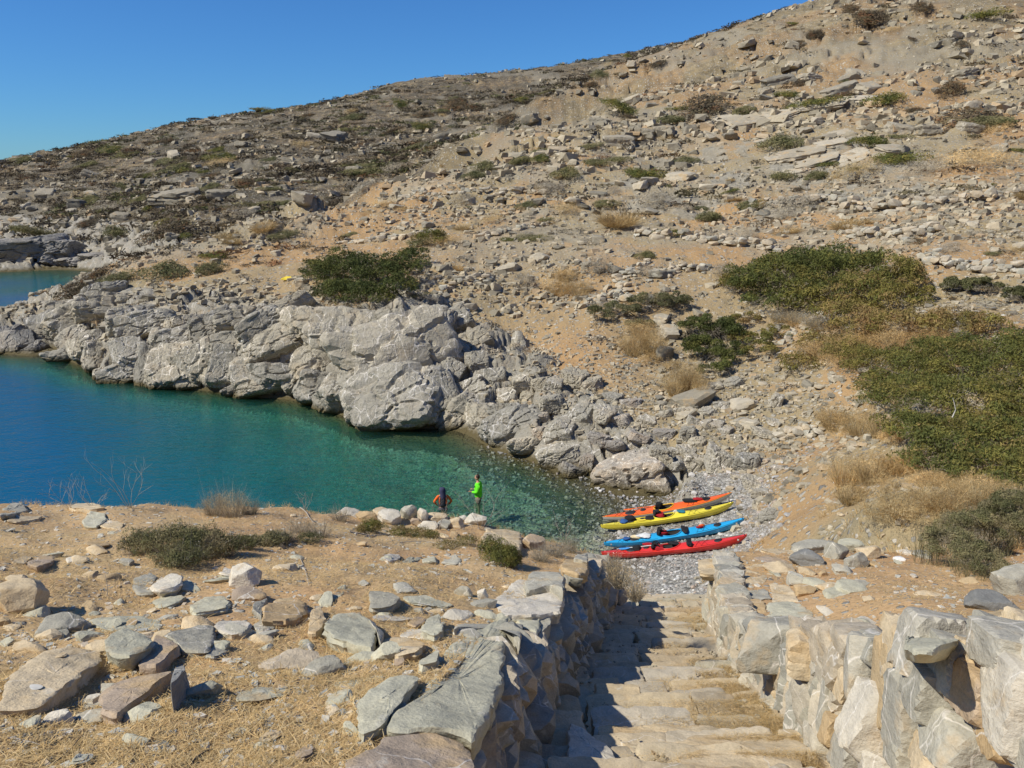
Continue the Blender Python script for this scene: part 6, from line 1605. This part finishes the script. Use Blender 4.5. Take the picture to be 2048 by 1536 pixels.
# ------------------------------------------------------------------ kayaks
def kayak_z(t):        # sheer line and keel line along the boat, t from -1 (stern) to 1 (bow)
    sheer = .235+.19*max(0, t)**3.2+.09*max(0, -t)**3.2
    keel = .0+.20*abs(t)**7+.16*max(0, t)**7
    return sheer, keel
LK = 5.25
def half_w(t): return .272*max(0, (1-abs(t)**2.3))**.82+.006
def deck_h(t): 
    return .055*(1-abs(t)**2)+.055*math.exp(-((t-.22)/.16)**2)
def kayak(label, p0, p1, cdeck, chull, rimcol, lean):
    """p0 stern tip, p1 bow tip on the beach"""
    c = (p0+p1)/2; d = p1-p0; yaw = math.atan2(d.y, d.x); pit = -math.atan2(d.z, math.hypot(d.x, d.y))
    root = empty('sea_kayak', c, (lean, pit, yaw)); tag(root, label, 'kayak', 'sea kayaks drawn up on the pebbles')
    n = 64; ts = np.linspace(-1, 1, n)
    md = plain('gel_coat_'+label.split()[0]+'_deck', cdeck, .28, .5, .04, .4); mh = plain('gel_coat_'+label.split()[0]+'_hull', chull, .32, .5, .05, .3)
    mb = plain('black_rubber', (.018, .018, .02), .55, .4); mr = plain('cockpit_rim_'+label.split()[0], rimcol, .35, .5)
    # hull
    m = 14; V = []; Fc = []
    for t in ts:
        w = half_w(t); sh, ke = kayak_z(t)
        for j in range(m+1):
            a = math.pi*j/m; cx_ = math.cos(a); s = math.sin(a)
            V.append((t*LK/2, -w*np.sign(cx_)*abs(cx_)**.75, sh-(sh-ke)*s**.85))
    for i in range(n-1):
        for j in range(m):
            a = i*(m+1)+j; Fc.append((a, a+m+1, a+m+2, a+1))
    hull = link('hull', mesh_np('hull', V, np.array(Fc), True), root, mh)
    # deck, open over the cockpit
    cx0, ca, cb = -.04*LK/2, .40, .215; m = 16; V = []; Fc = []
    def dz(t, f): return kayak_z(t)[0]+deck_h(t)*(1-abs(f)**1.8)
    for t in ts:
        w = half_w(t)
        for j in range(m+1):
            f = -1+2*j/m; V.append((t*LK/2, w*f, dz(t, f)+.004))
    for i in range(n-1):
        for j in range(m):
            q = [i*(m+1)+j, (i+1)*(m+1)+j, (i+1)*(m+1)+j+1, i*(m+1)+j+1]
            mx = sum(V[k][0] for k in q)/4; my = sum(V[k][1] for k in q)/4
            if ((mx-cx0)/ca)**2+(my/cb)**2 < .93: continue
            Fc.append(tuple(q))
    link('deck', mesh_np('deck', V, np.array(Fc), True), root, md)
    ell = lambda a, k=1.0, up=0: (cx0+ca*k*math.cos(a), cb*k*math.sin(a), dz((cx0+ca*k*math.cos(a))/(LK/2), cb*k*math.sin(a)/half_w((cx0+ca*k*math.cos(a))/(LK/2)))+up)
    A_ = np.linspace(0, 2*math.pi, 41)
    tube_obj('cockpit_rim', [[ell(a, 1.0, .022) for a in A_], [ell(a, 1.0, .005) for a in A_]], [.017, .014], mr, root, 8)
    # seat and dark inside
    V = []; Fc = []
    for i, k in enumerate((1.0, .92, .6, .0)):
        for a in A_[:-1]: p = ell(a, k); V.append((p[0], p[1], [p[2]-.0, .10, .055, .05][i]))
    for i in range(3):
        for j in range(40): Fc.append((i*40+j, (i+1)*40+j, (i+1)*40+(j+1) % 40, i*40+(j+1) % 40))
    link('cockpit_lining', mesh_np('cockpit_lining', V, np.array(Fc)[:, ::-1], True), root, plain('dark_inside', (.04, .038, .035), .8, .2))
    V, Fq = [], []
    bm = bmesh.new(); bmesh.ops.create_cube(bm, size=1); bmesh.ops.bevel(bm, geom=bm.edges[:], offset=.2, segments=3, affect='EDGES')
    for v in bm.verts: v.co = Vector((v.co.x*.34+cx0-.10, v.co.y*.34, v.co.z*.07+.11-.03*math.cos(v.co.x*3)+(abs(v.co.y)*.12)))
    me = bpy.data.meshes.new('seat'); bm.to_mesh(me); bm.free(); link('seat', me, root, mb)
    # hatches: large oval behind, round day hatch, round front hatch
    for hx, hy, rx, ry, nm in ((-.56, 0, .21, .14, 'hatch_cover'), (-.36, .05, .11, .10, 'hatch_cover'), (.62, 0, .135, .115, 'hatch_cover')):
        V = []; Fc = []; x0 = hx*LK/2; K = 28
        for i, (k, up) in enumerate(((1.06, -.004), (1.04, .016), (.90, .024), (.45, .030), (0, .031))):
            for a in np.linspace(0, 2*math.pi, K, endpoint=False):
                x = x0+rx*k*math.cos(a); y = hy+ry*k*math.sin(a); t = x/(LK/2); V.append((x, y, dz(t, min(1, abs(y)/half_w(t)))+.004+up))
        for i in range(4):
            for j in range(K): Fc.append((i*K+j, i*K+(j+1) % K, (i+1)*K+(j+1) % K, (i+1)*K+j))
        link(nm, mesh_np(nm, V, np.array(Fc), True), root, mb)
    # deck lines along the edges and crossed elastics
    P = []
    for s in (-1, 1):
        P.append([(t*LK/2, s*half_w(t)*.86, dz(t, .86)+.012) for t in np.linspace(.30, .93, 12)])
        P.append([(t*LK/2, s*half_w(t)*.86, dz(t, .86)+.012) for t in np.linspace(-.93, -.24, 12)])
    for q_ in P: tube_obj('deck_line', [q_], [.0045], mb, root, 5)
    P = []
    for t0, t1 in ((.32, .40), (.40, .48), (-.44, -.52), (-.66, -.74), (-.74, -.80)):
        for s in (-1, 1): P.append([(t_*LK/2, f*s*half_w(t_)*.82, dz(t_, f*.82)+.014) for t_, f in zip(np.linspace(t0, t1, 6), np.linspace(-1, 1, 6))])
    tube_obj('elastic_cords', P, [.004]*len(P), mb, root, 5)
    for t, s in ((.985, 1), (-.985, -1)):
        x = t*LK/2; z = kayak_z(t)[0]
        tube_obj('carry_toggle', [[(x-.04*s, -.035, z+.01), (x-.02*s, 0, z+.015), (x-.04*s, .035, z+.01)]], [.011], mb, root, 6)
    # seam between deck and hull
    tube_obj('seam', [[(t*LK/2, s*(half_w(t)+.001), kayak_z(t)[0]+.002) for t in np.linspace(-.995, .995, 50)] for s in (-1, 1)], [.006, .006], mr if rimcol != cdeck else md, root, 5)
    # stick-on mark near bow and stern
    if label.startswith(('bright blue', 'red')):
        for t in (-.90, .88):
            for s in (-1, 1):
                x = t*LK/2; w = half_w(t); z = kayak_z(t)[0]-.06
                a = bmesh.new(); bmesh.ops.create_circle(a, cap_ends=True, radius=.035, segments=20)
                for v in a.verts: v.co = Vector((x+v.co.x, s*(w+.004-.03*0), z+v.co.y))
                me = bpy.data.meshes.new('round_emblem'); a.to_mesh(me); a.free(); link('round_emblem', me, root, plain('pale_print', (.62, .58, .5), .5))
    root['_dz'] = 0
    del root['_dz']
    return root
def tip(u, v, hgt):
    # a point `hgt` above the beach on the sight line
    a, yy, zz = sight(u, v); Y = np.arange(22, 40, .01); x = a/yy*Y; z = CAM_Z+zz/yy*Y; h = H(x, Y)+hgt
    i = int(np.argmax(z < h)); return Vector((x[i], Y[i], z[i]))
BO = {}
for nm, label, a, b, cd, ch, rc, ln in [
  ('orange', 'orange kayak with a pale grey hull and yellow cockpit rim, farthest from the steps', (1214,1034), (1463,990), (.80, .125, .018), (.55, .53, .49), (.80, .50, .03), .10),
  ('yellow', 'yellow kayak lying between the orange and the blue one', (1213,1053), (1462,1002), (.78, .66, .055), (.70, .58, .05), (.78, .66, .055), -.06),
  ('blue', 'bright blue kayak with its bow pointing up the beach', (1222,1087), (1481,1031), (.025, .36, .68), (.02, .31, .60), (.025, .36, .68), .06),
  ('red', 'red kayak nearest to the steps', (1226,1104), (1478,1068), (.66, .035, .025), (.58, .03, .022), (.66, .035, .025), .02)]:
    p0 = tip(*a, .32); p1 = tip(*b, .40)
    c = (p0+p1)/2; d = (p1-p0); d.z = 0; d.normalize()
    # lay the keel on the pebbles
    q0 = c-d*1.4; q1 = c+d*1.4; z0 = Hs(q0.x, q0.y); z1 = Hs(q1.x, q1.y); mid = (z0+z1)/2+.02; sl = (z1-z0)/2.8
    P0 = Vector((c.x-d.x*LK/2, c.y-d.y*LK/2, mid-sl*LK/2)); P1 = Vector((c.x+d.x*LK/2, c.y+d.y*LK/2, mid+sl*LK/2))
    BO[nm] = kayak(label, P0, P1, cd, ch, rc, ln)
bpy.context.view_layer.update()
def on_deck(nm, x, y, z):
    """a spot given along (x), across (y) and above (z) a kayak"""
    t = x/(LK/2); f = min(1, abs(y)/half_w(t))
    return BO[nm].matrix_world@Vector((x, y, kayak_z(t)[0]+deck_h(t)*(1-f**1.8)+z))
MC = {k: plain(k, c, .8, .2, .15) for k, c in {'black_cloth': (.02, .02, .023), 'red_cloth': (.36, .018, .025), 'blue_cloth': (.03, .09, .25), 'teal_cloth': (.04, .20, .27), 'orange_cloth': (.75, .14, .03), 'yellow_plastic': (.75, .60, .06), 'cream_plastic': (.72, .60, .36), 'white_plastic': (.7, .7, .66), 'blue_blade': (.06, .28, .62)}.items()}
def lump(name, nm, x, y, z, dims, mt, label=None, cat=None, parent=None, seed=1, rz=0, soft=.7, rough=.12):
    yaw = BO[nm].rotation_euler.z
    me = rock_mesh(name, seed, sub=3, planes=8, rough=rough, soft=soft, dims=dims); me.polygons.foreach_set('use_smooth', np.ones(len(me.polygons), bool))
    p = on_deck(nm, x, y, z)
    if parent is None:
        o = link(name, me, None, MC[mt]); o.location = p; o.rotation_euler = (0, 0, yaw+rz); tag(o, label, cat)
    else:
        o = link(name, me, parent, MC[mt]); o.location = p-parent.location; o.rotation_euler = (0, 0, yaw+rz)
    return o
def vest(nm, x, y, z, main, label, seed, k=1.0):
    """life jacket: two padded fronts, back panel, shoulder straps"""
    root = empty('life_jacket', on_deck(nm, x, y, z)); tag(root, label, 'life jacket')
    lump('front_panel', nm, x+.06*k, y-.09, z+.06, (.15*k, .075, .075), main, parent=root, seed=seed); lump('front_panel', nm, x+.05*k, y+.08, z+.06, (.15*k, .075, .07), main, parent=root, seed=seed+1)
    lump('back_panel', nm, x-.14*k, y, z+.13, (.07, .16, .14), 'black_cloth', parent=root, seed=seed+2); lump('collar', nm, x-.05, y, z+.21*k, (.08, .10, .05), 'black_cloth', parent=root, seed=seed+3)
    P = []
    for s in (-1, 1):
        P.append([tuple(on_deck(nm, x-.14, y+s*.09, z+.24)-root.location), tuple(on_deck(nm, x-.02, y+s*.1, z+.25)-root.location), tuple(on_deck(nm, x+.10, y+s*.09, z+.13)-root.location)])
    tube_obj('shoulder_strap', P, [.022, .022], MC['black_cloth'], root, 6)
    return root
def paddle(nm, x0, y0, x1, y1, z, bl, sh, label, asym=1, L=None):
    """half of a split paddle or a whole one lying on deck from x0 to x1; blade at x0"""
    a = on_deck(nm, x0, y0, z); b = on_deck(nm, x1, y1, z); root = empty('paddle', a); tag(root, label, 'paddle')
    d = (b-a); ln = d.length; d.normalize(); s = d.cross(Vector((0, 0, 1))).normalized(); up = s.cross(d)
    n = 14; V = []; Fc = []
    for i in range(n+1):
        t = i/n; w = .085*math.sin(math.pi*min(1, t*1.02+.02)**.75)**.6+.008; cz = -.02*math.sin(math.pi*t)
        for k, (f, th) in enumerate(((-1, 0), (-.5, .006), (0, .012), (.5, .006), (1, 0))):
            V.append(tuple(d*(t*.46)+s*w*f+up*(cz+th+.03*abs(f)*.3)))
        for f, th in ((.5, -.005), (0, -.008), (-.5, -.005)): V.append(tuple(d*(t*.46)+s*w*f+up*(cz+th+.03*abs(f)*.3)))
    for i in range(n):
        for j in range(8): q = i*8; Fc.append((q+j, q+(j+1) % 8, q+8+(j+1) % 8, q+8+j))
    link('blade', mesh_np('blade', V, np.array(Fc), True), root, MC[bl])
    tube_obj('shaft', [[tuple(d*.40), tuple(d*(ln*.6)), tuple(d*ln)]], [.0155], MC[sh], root, 8)
    return root
# orange kayak's load
paddle('orange', -1.75, .34, -.45, .20, .03, 'orange_cloth', 'orange_cloth', 'orange paddle half lying behind the yellow cockpit rim of the orange kayak')
lump('black_bag', 'orange', -.30, .0, .10, (.16, .13, .15), 'black_cloth', 'black bag standing in the cockpit of the orange kayak', 'bag', seed=31)
lump('dry_bag', 'orange', .95, 0, .06, (.34, .09, .07), 'black_cloth', 'long black bag strapped on the front deck of the orange kayak', 'bag', seed=32)
lump('towel', 'orange', 1.32, .03, .05, (.20, .09, .05), 'red_cloth', 'rolled red cloth in front of the long black bag on the orange kayak', 'cloth', seed=33)
lump('cap', 'orange', 1.58, -.02, .05, (.14, .08, .05), 'black_cloth', 'small black cap nearest the bow of the orange kayak', 'cap', seed=34)
# yellow
vest('yellow', -.30, .02, .02, 'red_cloth', 'red and black life jacket in the cockpit of the yellow kayak', 41, 1.1)
lump('spray_deck', 'yellow', -.66, -.02, .03, (.20, .16, .035), 'black_cloth', 'black spray deck behind the cockpit of the yellow kayak', 'spray deck', seed=42)
lump('dry_bag', 'yellow', -1.42, .02, .08, (.24, .16, .13), 'black_cloth', 'black bag on the rear deck of the yellow kayak', 'bag', seed=43)
lump('blue_bag', 'yellow', -1.70, -.04, .06, (.14, .12, .08), 'blue_cloth', 'dark blue bag behind the black bag on the yellow kayak', 'bag', seed=44)
paddle('yellow', -1.22, .12, -.55, .15, .03, 'yellow_plastic', 'black_cloth', 'yellow paddle half on the far side of the yellow kayak'); paddle('yellow', -1.18, -.08, -.5, -.10, .03, 'yellow_plastic', 'black_cloth', 'yellow paddle half on the near side of the yellow kayak')
lump('map_case', 'yellow', .55, -.02, .03, (.18, .13, .03), 'teal_cloth', 'teal map case on the front deck of the yellow kayak', 'map case', seed=45, soft=.2, rough=.03)
lump('bottle', 'yellow', .40, .09, .05, (.13, .055, .05), 'white_plastic', 'white bottle beside the teal map case', 'bottle', seed=46, rough=.02)
# blue
vest('blue', -.42, -.02, .02, 'red_cloth', 'red life jacket with black straps in the cockpit of the blue kayak', 51, .95)
o = lump('spray_deck', 'blue', .42, 0, .02, (.15, .30, .05), 'black_cloth', 'black spray deck draped across the blue kayak', 'spray deck', seed=52)
lump('dry_bag', 'blue', -1.10, 0, .05, (.30, .15, .06), 'white_plastic', 'clear white bag on the rear deck of the blue kayak', 'bag', seed=53)
lump('float', 'blue', -1.42, -.06, .06, (.17, .055, .05), 'cream_plastic', 'cream paddle float on the near side of the clear bag', 'float', seed=54, rough=.03); lump('float', 'blue', -1.45, .07, .06, (.17, .055, .05), 'cream_plastic', 'cream paddle float on the far side of the clear bag', 'float', seed=55, rough=.03)
lump('dark_pouch', 'blue', -1.75, 0, .05, (.14, .12, .05), 'blue_cloth', 'dark pouch behind the cream floats on the blue kayak', 'pouch', seed=56)
lump('pump', 'blue', .98, -.05, .04, (.15, .05, .05), 'red_cloth', 'small red pouch on the front deck of the blue kayak', 'pouch', seed=57); lump('sponge', 'blue', 1.05, .07, .04, (.11, .05, .05), 'orange_cloth', 'small orange pouch on the front deck of the blue kayak', 'pouch', seed=58)
# red
paddle('red', -1.95, .05, -.75, .06, .06, 'blue_blade', 'white_plastic', 'paddle with a light blue blade and white shaft on the red kayak')
lump('dry_bag', 'red', -1.28, 0, .06, (.15, .13, .09), 'black_cloth', 'black bag under the paddle on the red kayak', 'bag', seed=61)
vest('red', -.52, -.07, -.02, 'red_cloth', 'dark red life jacket in the cockpit of the red kayak', 62, 1.0)
lump('red_jacket', 'red', -.80, .20, .05, (.26, .10, .08), 'red_cloth', 'dark red jacket on the far side of the red kayak', 'jacket', seed=63)
lump('grey_cloth', 'red', .08, .10, .05, (.24, .13, .05), 'black_cloth', 'dark cloth over the front of the red kayak cockpit', 'cloth', seed=64)
lump('spray_deck', 'red', .62, -.02, .02, (.12, .30, .05), 'black_cloth', 'black spray deck draped across the red kayak', 'spray deck', seed=65)
lump('belt', 'red', .66, -.18, .06, (.10, .09, .07), 'black_cloth', 'black pouch at the near end of the spray deck on the red kayak', 'pouch', seed=66)

# ------------------------------------------------------------------ the yellow sheet lying on the slope
p = place(573, 560)
yl = plate('yellow_sheet', [(p.x-.42, p.y-.35), (p.x+.30, p.y-.30), (p.x+.45, p.y+.35), (p.x-.20, p.y+.30)], p.z+.10, p.z+.16, 9, plain('yellow_plastic_sheet', (.80, .62, .05), .5), tilt=(.05, .16), rough=.03)
tag(yl, 'small yellow sheet lying on the slope left of the big dark bush', 'sheet')

# ------------------------------------------------------------------ people
def skin_body(name, V, E, R, mat, parent=None, lv=2):
    me = bpy.data.meshes.new(name); me.from_pydata(V, E, []); me.update()
    o = link(name, me, parent, mat)
    mo = o.modifiers.new('skin', 'SKIN'); mo.use_smooth_shade = True
    for i, r in enumerate(R):
        me.skin_vertices[0].data[i].radius = r if isinstance(r, tuple) else (r, r)
        me.skin_vertices[0].data[i].use_root = (i == 0)
    sb = o.modifiers.new('sub', 'SUBSURF'); sb.levels = lv; sb.render_levels = lv
    return o
M_SKIN = plain('skin', (.48, .26, .17), .6, .4, .05); M_HAIR = plain('dark_hair', (.035, .022, .015), .7, .3)
def blob(name, c, dims, mt, parent, seed=1, rough=0.0, rot=(0, 0, 0), smooth=True):
    D, Fc = ico(3); V = D*np.array(dims)
    if rough: V = V*(1+rough*fbm3(D[:, 0]*3+seed, D[:, 1]*3, D[:, 2]*3, 2, seed)[:, None])
    o = link(name, mesh_np(name, V, Fc, smooth), parent, mt); o.location = c; o.rotation_euler = rot; return o
def hand(root, w, d, side, curl=.5, s=1.0, bend=Vector((0, 0, -1))):
    """palm and five fingers grown from the wrist w in direction d"""
    d = d.normalized(); lat = d.cross(bend).normalized()
    V = [w, w+d*.05*s, w+d*.085*s]; R = [(.022*s, .017*s), (.034*s, .015*s), (.036*s, .013*s)]; E = [(0, 1), (1, 2)]
    for k, (off, ln) in enumerate(((-.030, .062), (-.010, .074), (.010, .070), (.028, .055))):
        b = V[2]+lat*off*s; i = len(V)
        q1 = b+(d*(1-.3*curl)+bend*.5*curl)*ln*.5*s; q2 = q1+(d*(1-1.1*curl)+bend*curl)*ln*.38*s; q3 = q2+(d*(.5-curl)+bend*.9*curl)*ln*.25*s
        V += [b, q1, q2, q3]; E += [(2, i), (i, i+1), (i+1, i+2), (i+2, i+3)]; R += [(.010*s, .010*s), (.009*s, .009*s), (.008*s, .008*s), (.007*s, .007*s)]
    i = len(V); t0 = V[1]+lat*(-.030*side)*s
    V += [t0, t0+(d*.5+lat*(-side)*.8)*.035*s, t0+(d*.9+lat*(-side)*.8+bend*.3*curl)*.06*s]; E += [(1, i), (i, i+1), (i+1, i+2)]; R += [(.013*s,)*2, (.010*s,)*2, (.008*s,)*2]
    return skin_body('hand', [tuple(v) for v in V], E, R, M_SKIN, root, 1)
def person(label, u, v, yaw, pose, cloth, facing):
    x, y, _ = at_z(u, v, 0.0); g = Hs(x, y)
    root = empty('person', (x, y, g), (0, 0, yaw)); tag(root, label, 'person')
    return root, -g
# man in a bright green shirt, seen from his left side, hands raised in front; faces -x (to the left)
xg, yg, _ = at_z(957, 1004, 0)
gz = Hs(xg, yg); dep_ = min(max(-gz, .4), .95)
def build_green():
    hip = .92
    root = empty('person', (xg, yg, -.66)); tag(root, 'person in a bright green long-sleeved shirt standing thigh-deep in the water, hands raised', 'person')
    root.rotation_euler = (0, 0, math.radians(-8)); root.scale = (1.06, 1.06, 1.06)
    # x forward is -x
    V = [(0, 0, hip), (0, 0, 1.10), (0, 0, 1.32), (0, 0, 1.46), (-.02, 0, 1.53), (-.03, 0, 1.60),
         (0, .10, .88), (-.02, .11, .50), (.02, .11, .08), (-.13, .12, .03),
         (0, -.10, .88), (.03, -.11, .50), (.06, -.11, .08), (-.09, -.12, .03),
         (.0, .19, 1.42), (.03, .24, 1.15), (-.24, .17, 1.10),
         (.0, -.19, 1.42), (.01, -.25, 1.15), (-.26, -.16, 1.12)]
    E = [(0, 1), (1, 2), (2, 3), (3, 4), (4, 5), (0, 6), (6, 7), (7, 8), (8, 9), (0, 10), (10, 11), (11, 12), (12, 13), (3, 14), (14, 15), (15, 16), (3, 17), (17, 18), (18, 19)]
    R = [(.12, .15), (.11, .14), (.12, .16), (.07, .10), .055, .055, .085, .06, .042, .04, .085, .06, .042, .04, .055, .042, .028, .055, .042, .028]
    skin_body('body', V, E, R, M_SKIN, root)
    mg = plain('green_shirt', (.16, .80, .03), .8, .15, .08)
    V = [(0, 0, .80), (0, 0, .98), (0, 0, 1.12), (0, 0, 1.32), (0, 0, 1.45), (-.012, 0, 1.50), (0, .17, 1.42), (.035, .245, 1.14), (-.22, .175, 1.095), (0, -.17, 1.42), (.015, -.255, 1.14), (-.24, -.165, 1.11)]
    E = [(0, 1), (1, 2), (2, 3), (3, 4), (4, 5), (4, 6), (6, 7), (7, 8), (4, 9), (9, 10), (10, 11)]
    R = [(.175, .19), (.175, .185), (.165, .18), (.18, .195), (.12, .14), (.07, .07), .10, .072, .05, .10, .072, .05]
    skin_body('shirt', V, E, R, mg, root)
    V = [(0, 0, .93), (0, .02, .84), (0, .10, .72), (-.01, .11, .56), (0, -.10, .72), (.02, -.11, .56)]
    skin_body('shorts', V, [(0, 1), (1, 2), (2, 3), (1, 4), (4, 5)], [(.16, .165), (.16, .16), .115, .105, .115, .105], plain('grey_green_shorts', (.19, .17, .13), .85, .1, .2), root)
    hd = blob('head', (-.045, 0, 1.685), (.098, .078, .118), M_SKIN, root)
    blob('hair', (.022, 0, .03), (.092, .086, .105), M_HAIR, hd, 3, .12)
    blob('nose', (-.098, 0, -.01), (.018, .012, .02), M_SKIN, hd)
    for s in (-1, 1):
        blob('ear', (.008, s*.078, -.008), (.020, .010, .030), M_SKIN, hd); blob('eye', (-.086, s*.030, .018), (.010, .012, .008), MC['black_cloth'], hd)
    blob('mouth', (-.088, 0, -.052), (.008, .024, .007), plain('lips', (.35, .12, .10)), hd)
    hand(root, Vector((-.24, .17, 1.10)), Vector((-1, -.35, .25)), 1, .6); hand(root, Vector((-.26, -.16, 1.12)), Vector((-1, .4, .2)), -1, .7)
    return root
build_green()
x2, y2, _ = at_z(886, 1018, 0)
def build_dark():
    root = empty('person', (x2, y2, -.80)); tag(root, 'person in a dark blue hood and orange-sleeved top, seen from behind, hands on hips', 'person')
    root.rotation_euler = (0, 0, math.radians(8))
    # back to the viewer: forward is +y
    V = [(0, 0, .92), (0, .0, 1.10), (0, 0, 1.30), (0, -.01, 1.43), (0, .01, 1.50), (0, .02, 1.56), (-.10, 0, .86), (-.12, .02, .5), (-.12, 0, .08), (-.12, .13, .03), (.10, 0, .86), (.12, .02, .5), (.12, 0, .08), (.12, .13, .03),
         (-.18, 0, 1.40), (-.36, -.03, 1.17), (-.24, .02, .98), (.18, 0, 1.40), (.36, -.03, 1.17), (.24, .02, .98)]
    E = [(0, 1), (1, 2), (2, 3), (3, 4), (4, 5), (0, 6), (6, 7), (7, 8), (8, 9), (0, 10), (10, 11), (11, 12), (12, 13), (3, 14), (14, 15), (15, 16), (3, 17), (17, 18), (18, 19)]
    R = [.10, .08, .08, .05, .045, .045, .09, .06, .042, .04, .09, .06, .042, .04, .05, .04, .027, .05, .04, .027]
    skin_body('body', V, E, R, M_SKIN, root)
    mt = plain('grey_top', (.05, .052, .065), .8, .15, .1); mo = plain('orange_sleeve', (.80, .15, .03), .8, .15, .08)
    skin_body('top', [(0, 0, .90), (0, 0, 1.10), (0, 0, 1.30), (0, 0, 1.42), (0, 0, 1.48)], [(0, 1), (1, 2), (2, 3), (3, 4)], [(.23, .20), (.21, .18), (.235, .19), (.17, .15), (.09, .09)], mt, root)
    for s in (-1, 1):
        o = skin_body('sleeve', [(s*.12, 0, 1.42), (s*.20, 0, 1.37), (s*.37, -.03, 1.165), (s*.25, .015, 1.0)], [(0, 1), (1, 2), (2, 3)], [.065, .070, .056, .042], mo, root)
        hand(root, Vector((s*.245, .02, .985)), Vector((-s*.75, -.1, -.45)), s, .35, bend=Vector((0, 1, 0)))
    # orange side panels on the back
    for s in (-1, 1): skin_body('side_panel', [(s*.12, -.11, 1.38), (s*.14, -.13, 1.22), (s*.12, -.12, 1.05)], [(0, 1), (1, 2)], [(.03, .035), (.026, .04), (.02, .035)], mo, root, 1)
    skin_body('shorts', [(0, 0, .95), (0, 0, .86), (-.11, .0, .74), (-.12, .01, .62), (.11, 0, .74), (.12, .01, .62)], [(0, 1), (1, 2), (2, 3), (1, 4), (4, 5)], [(.185, .135), (.18, .14), .115, .11, .115, .11], plain('grey_shorts', (.10, .10, .115), .85, .1, .2), root)
    hd = blob('head', (-.01, .03, 1.645), (.078, .098, .115), M_SKIN, root)
    for s in (-1, 1): blob('ear', (s*.076, .008, -.008), (.010, .02, .03), M_SKIN, hd); blob('eye', (s*.03, .088, .018), (.012, .01, .008), MC['black_cloth'], hd)
    blob('nose', (0, .10, -.01), (.012, .018, .02), M_SKIN, hd)
    mh = plain('dark_blue_hood', (.05, .052, .10), .8, .15, .1)
    skin_body('hood', [(-.015, .01, 1.80), (-.01, -.005, 1.66), (0, -.03, 1.54), (.02, -.09, 1.40), (.03, -.14, 1.24)], [(0, 1), (1, 2), (2, 3), (3, 4)], [(.115, .115), (.155, .155), (.14, .13), (.12, .11), (.08, .06)], mh, root)
    skin_body('cap_brim', [(-.05, .06, 1.735), (-.09, .15, 1.725)], [(0, 1)], [(.07, .02), (.055, .014)], mh, root, 1)
    return root
build_dark()
# ------------------------------------------------------------------ labels: tell look-alikes apart by their place
bpy.context.view_layer.update()
ORD = 'first second third fourth fifth sixth seventh eighth ninth tenth eleventh twelfth'.split()
def proj(o):
    p = o.matrix_world.translation; dx, dy, dz = p.x, p.y, p.z-CAM_Z
    f = dy*CP-dz*SP; up = dy*SP+dz*CP
    return 1024+F*dx/f, 768-F*up/f
by = {}
for o in COL.objects:
    if o.parent is None and 'label' in o and 'category' in o: by.setdefault(o['label'], []).append(o)
for lb, os_ in by.items():
    if len(os_) < 2: continue
    pr = sorted(((proj(o), o) for o in os_), key=lambda q: q[0][1])
    nrows = max(1, math.ceil(len(pr)/8)); per = math.ceil(len(pr)/nrows)
    names = {1: [''], 2: ['upper', 'lower'], 3: ['upper', 'middle', 'lower'], 4: ['top', 'upper', 'lower', 'bottom']}.get(nrows) or [f'{ORD[i]}' for i in range(nrows)]
    for r_ in range(nrows):
        row = sorted(pr[r_*per:(r_+1)*per], key=lambda q: q[0][0])
        for i, (_, o) in enumerate(row):
            if len(row) == 1: t = f', alone in the {names[r_]} row' if nrows > 1 else ''
            elif nrows == 1: t = f', {ORD[i]} from the left'
            else: t = f', {ORD[i]} from left in the {names[r_]} row'
            o['label'] = lb+t
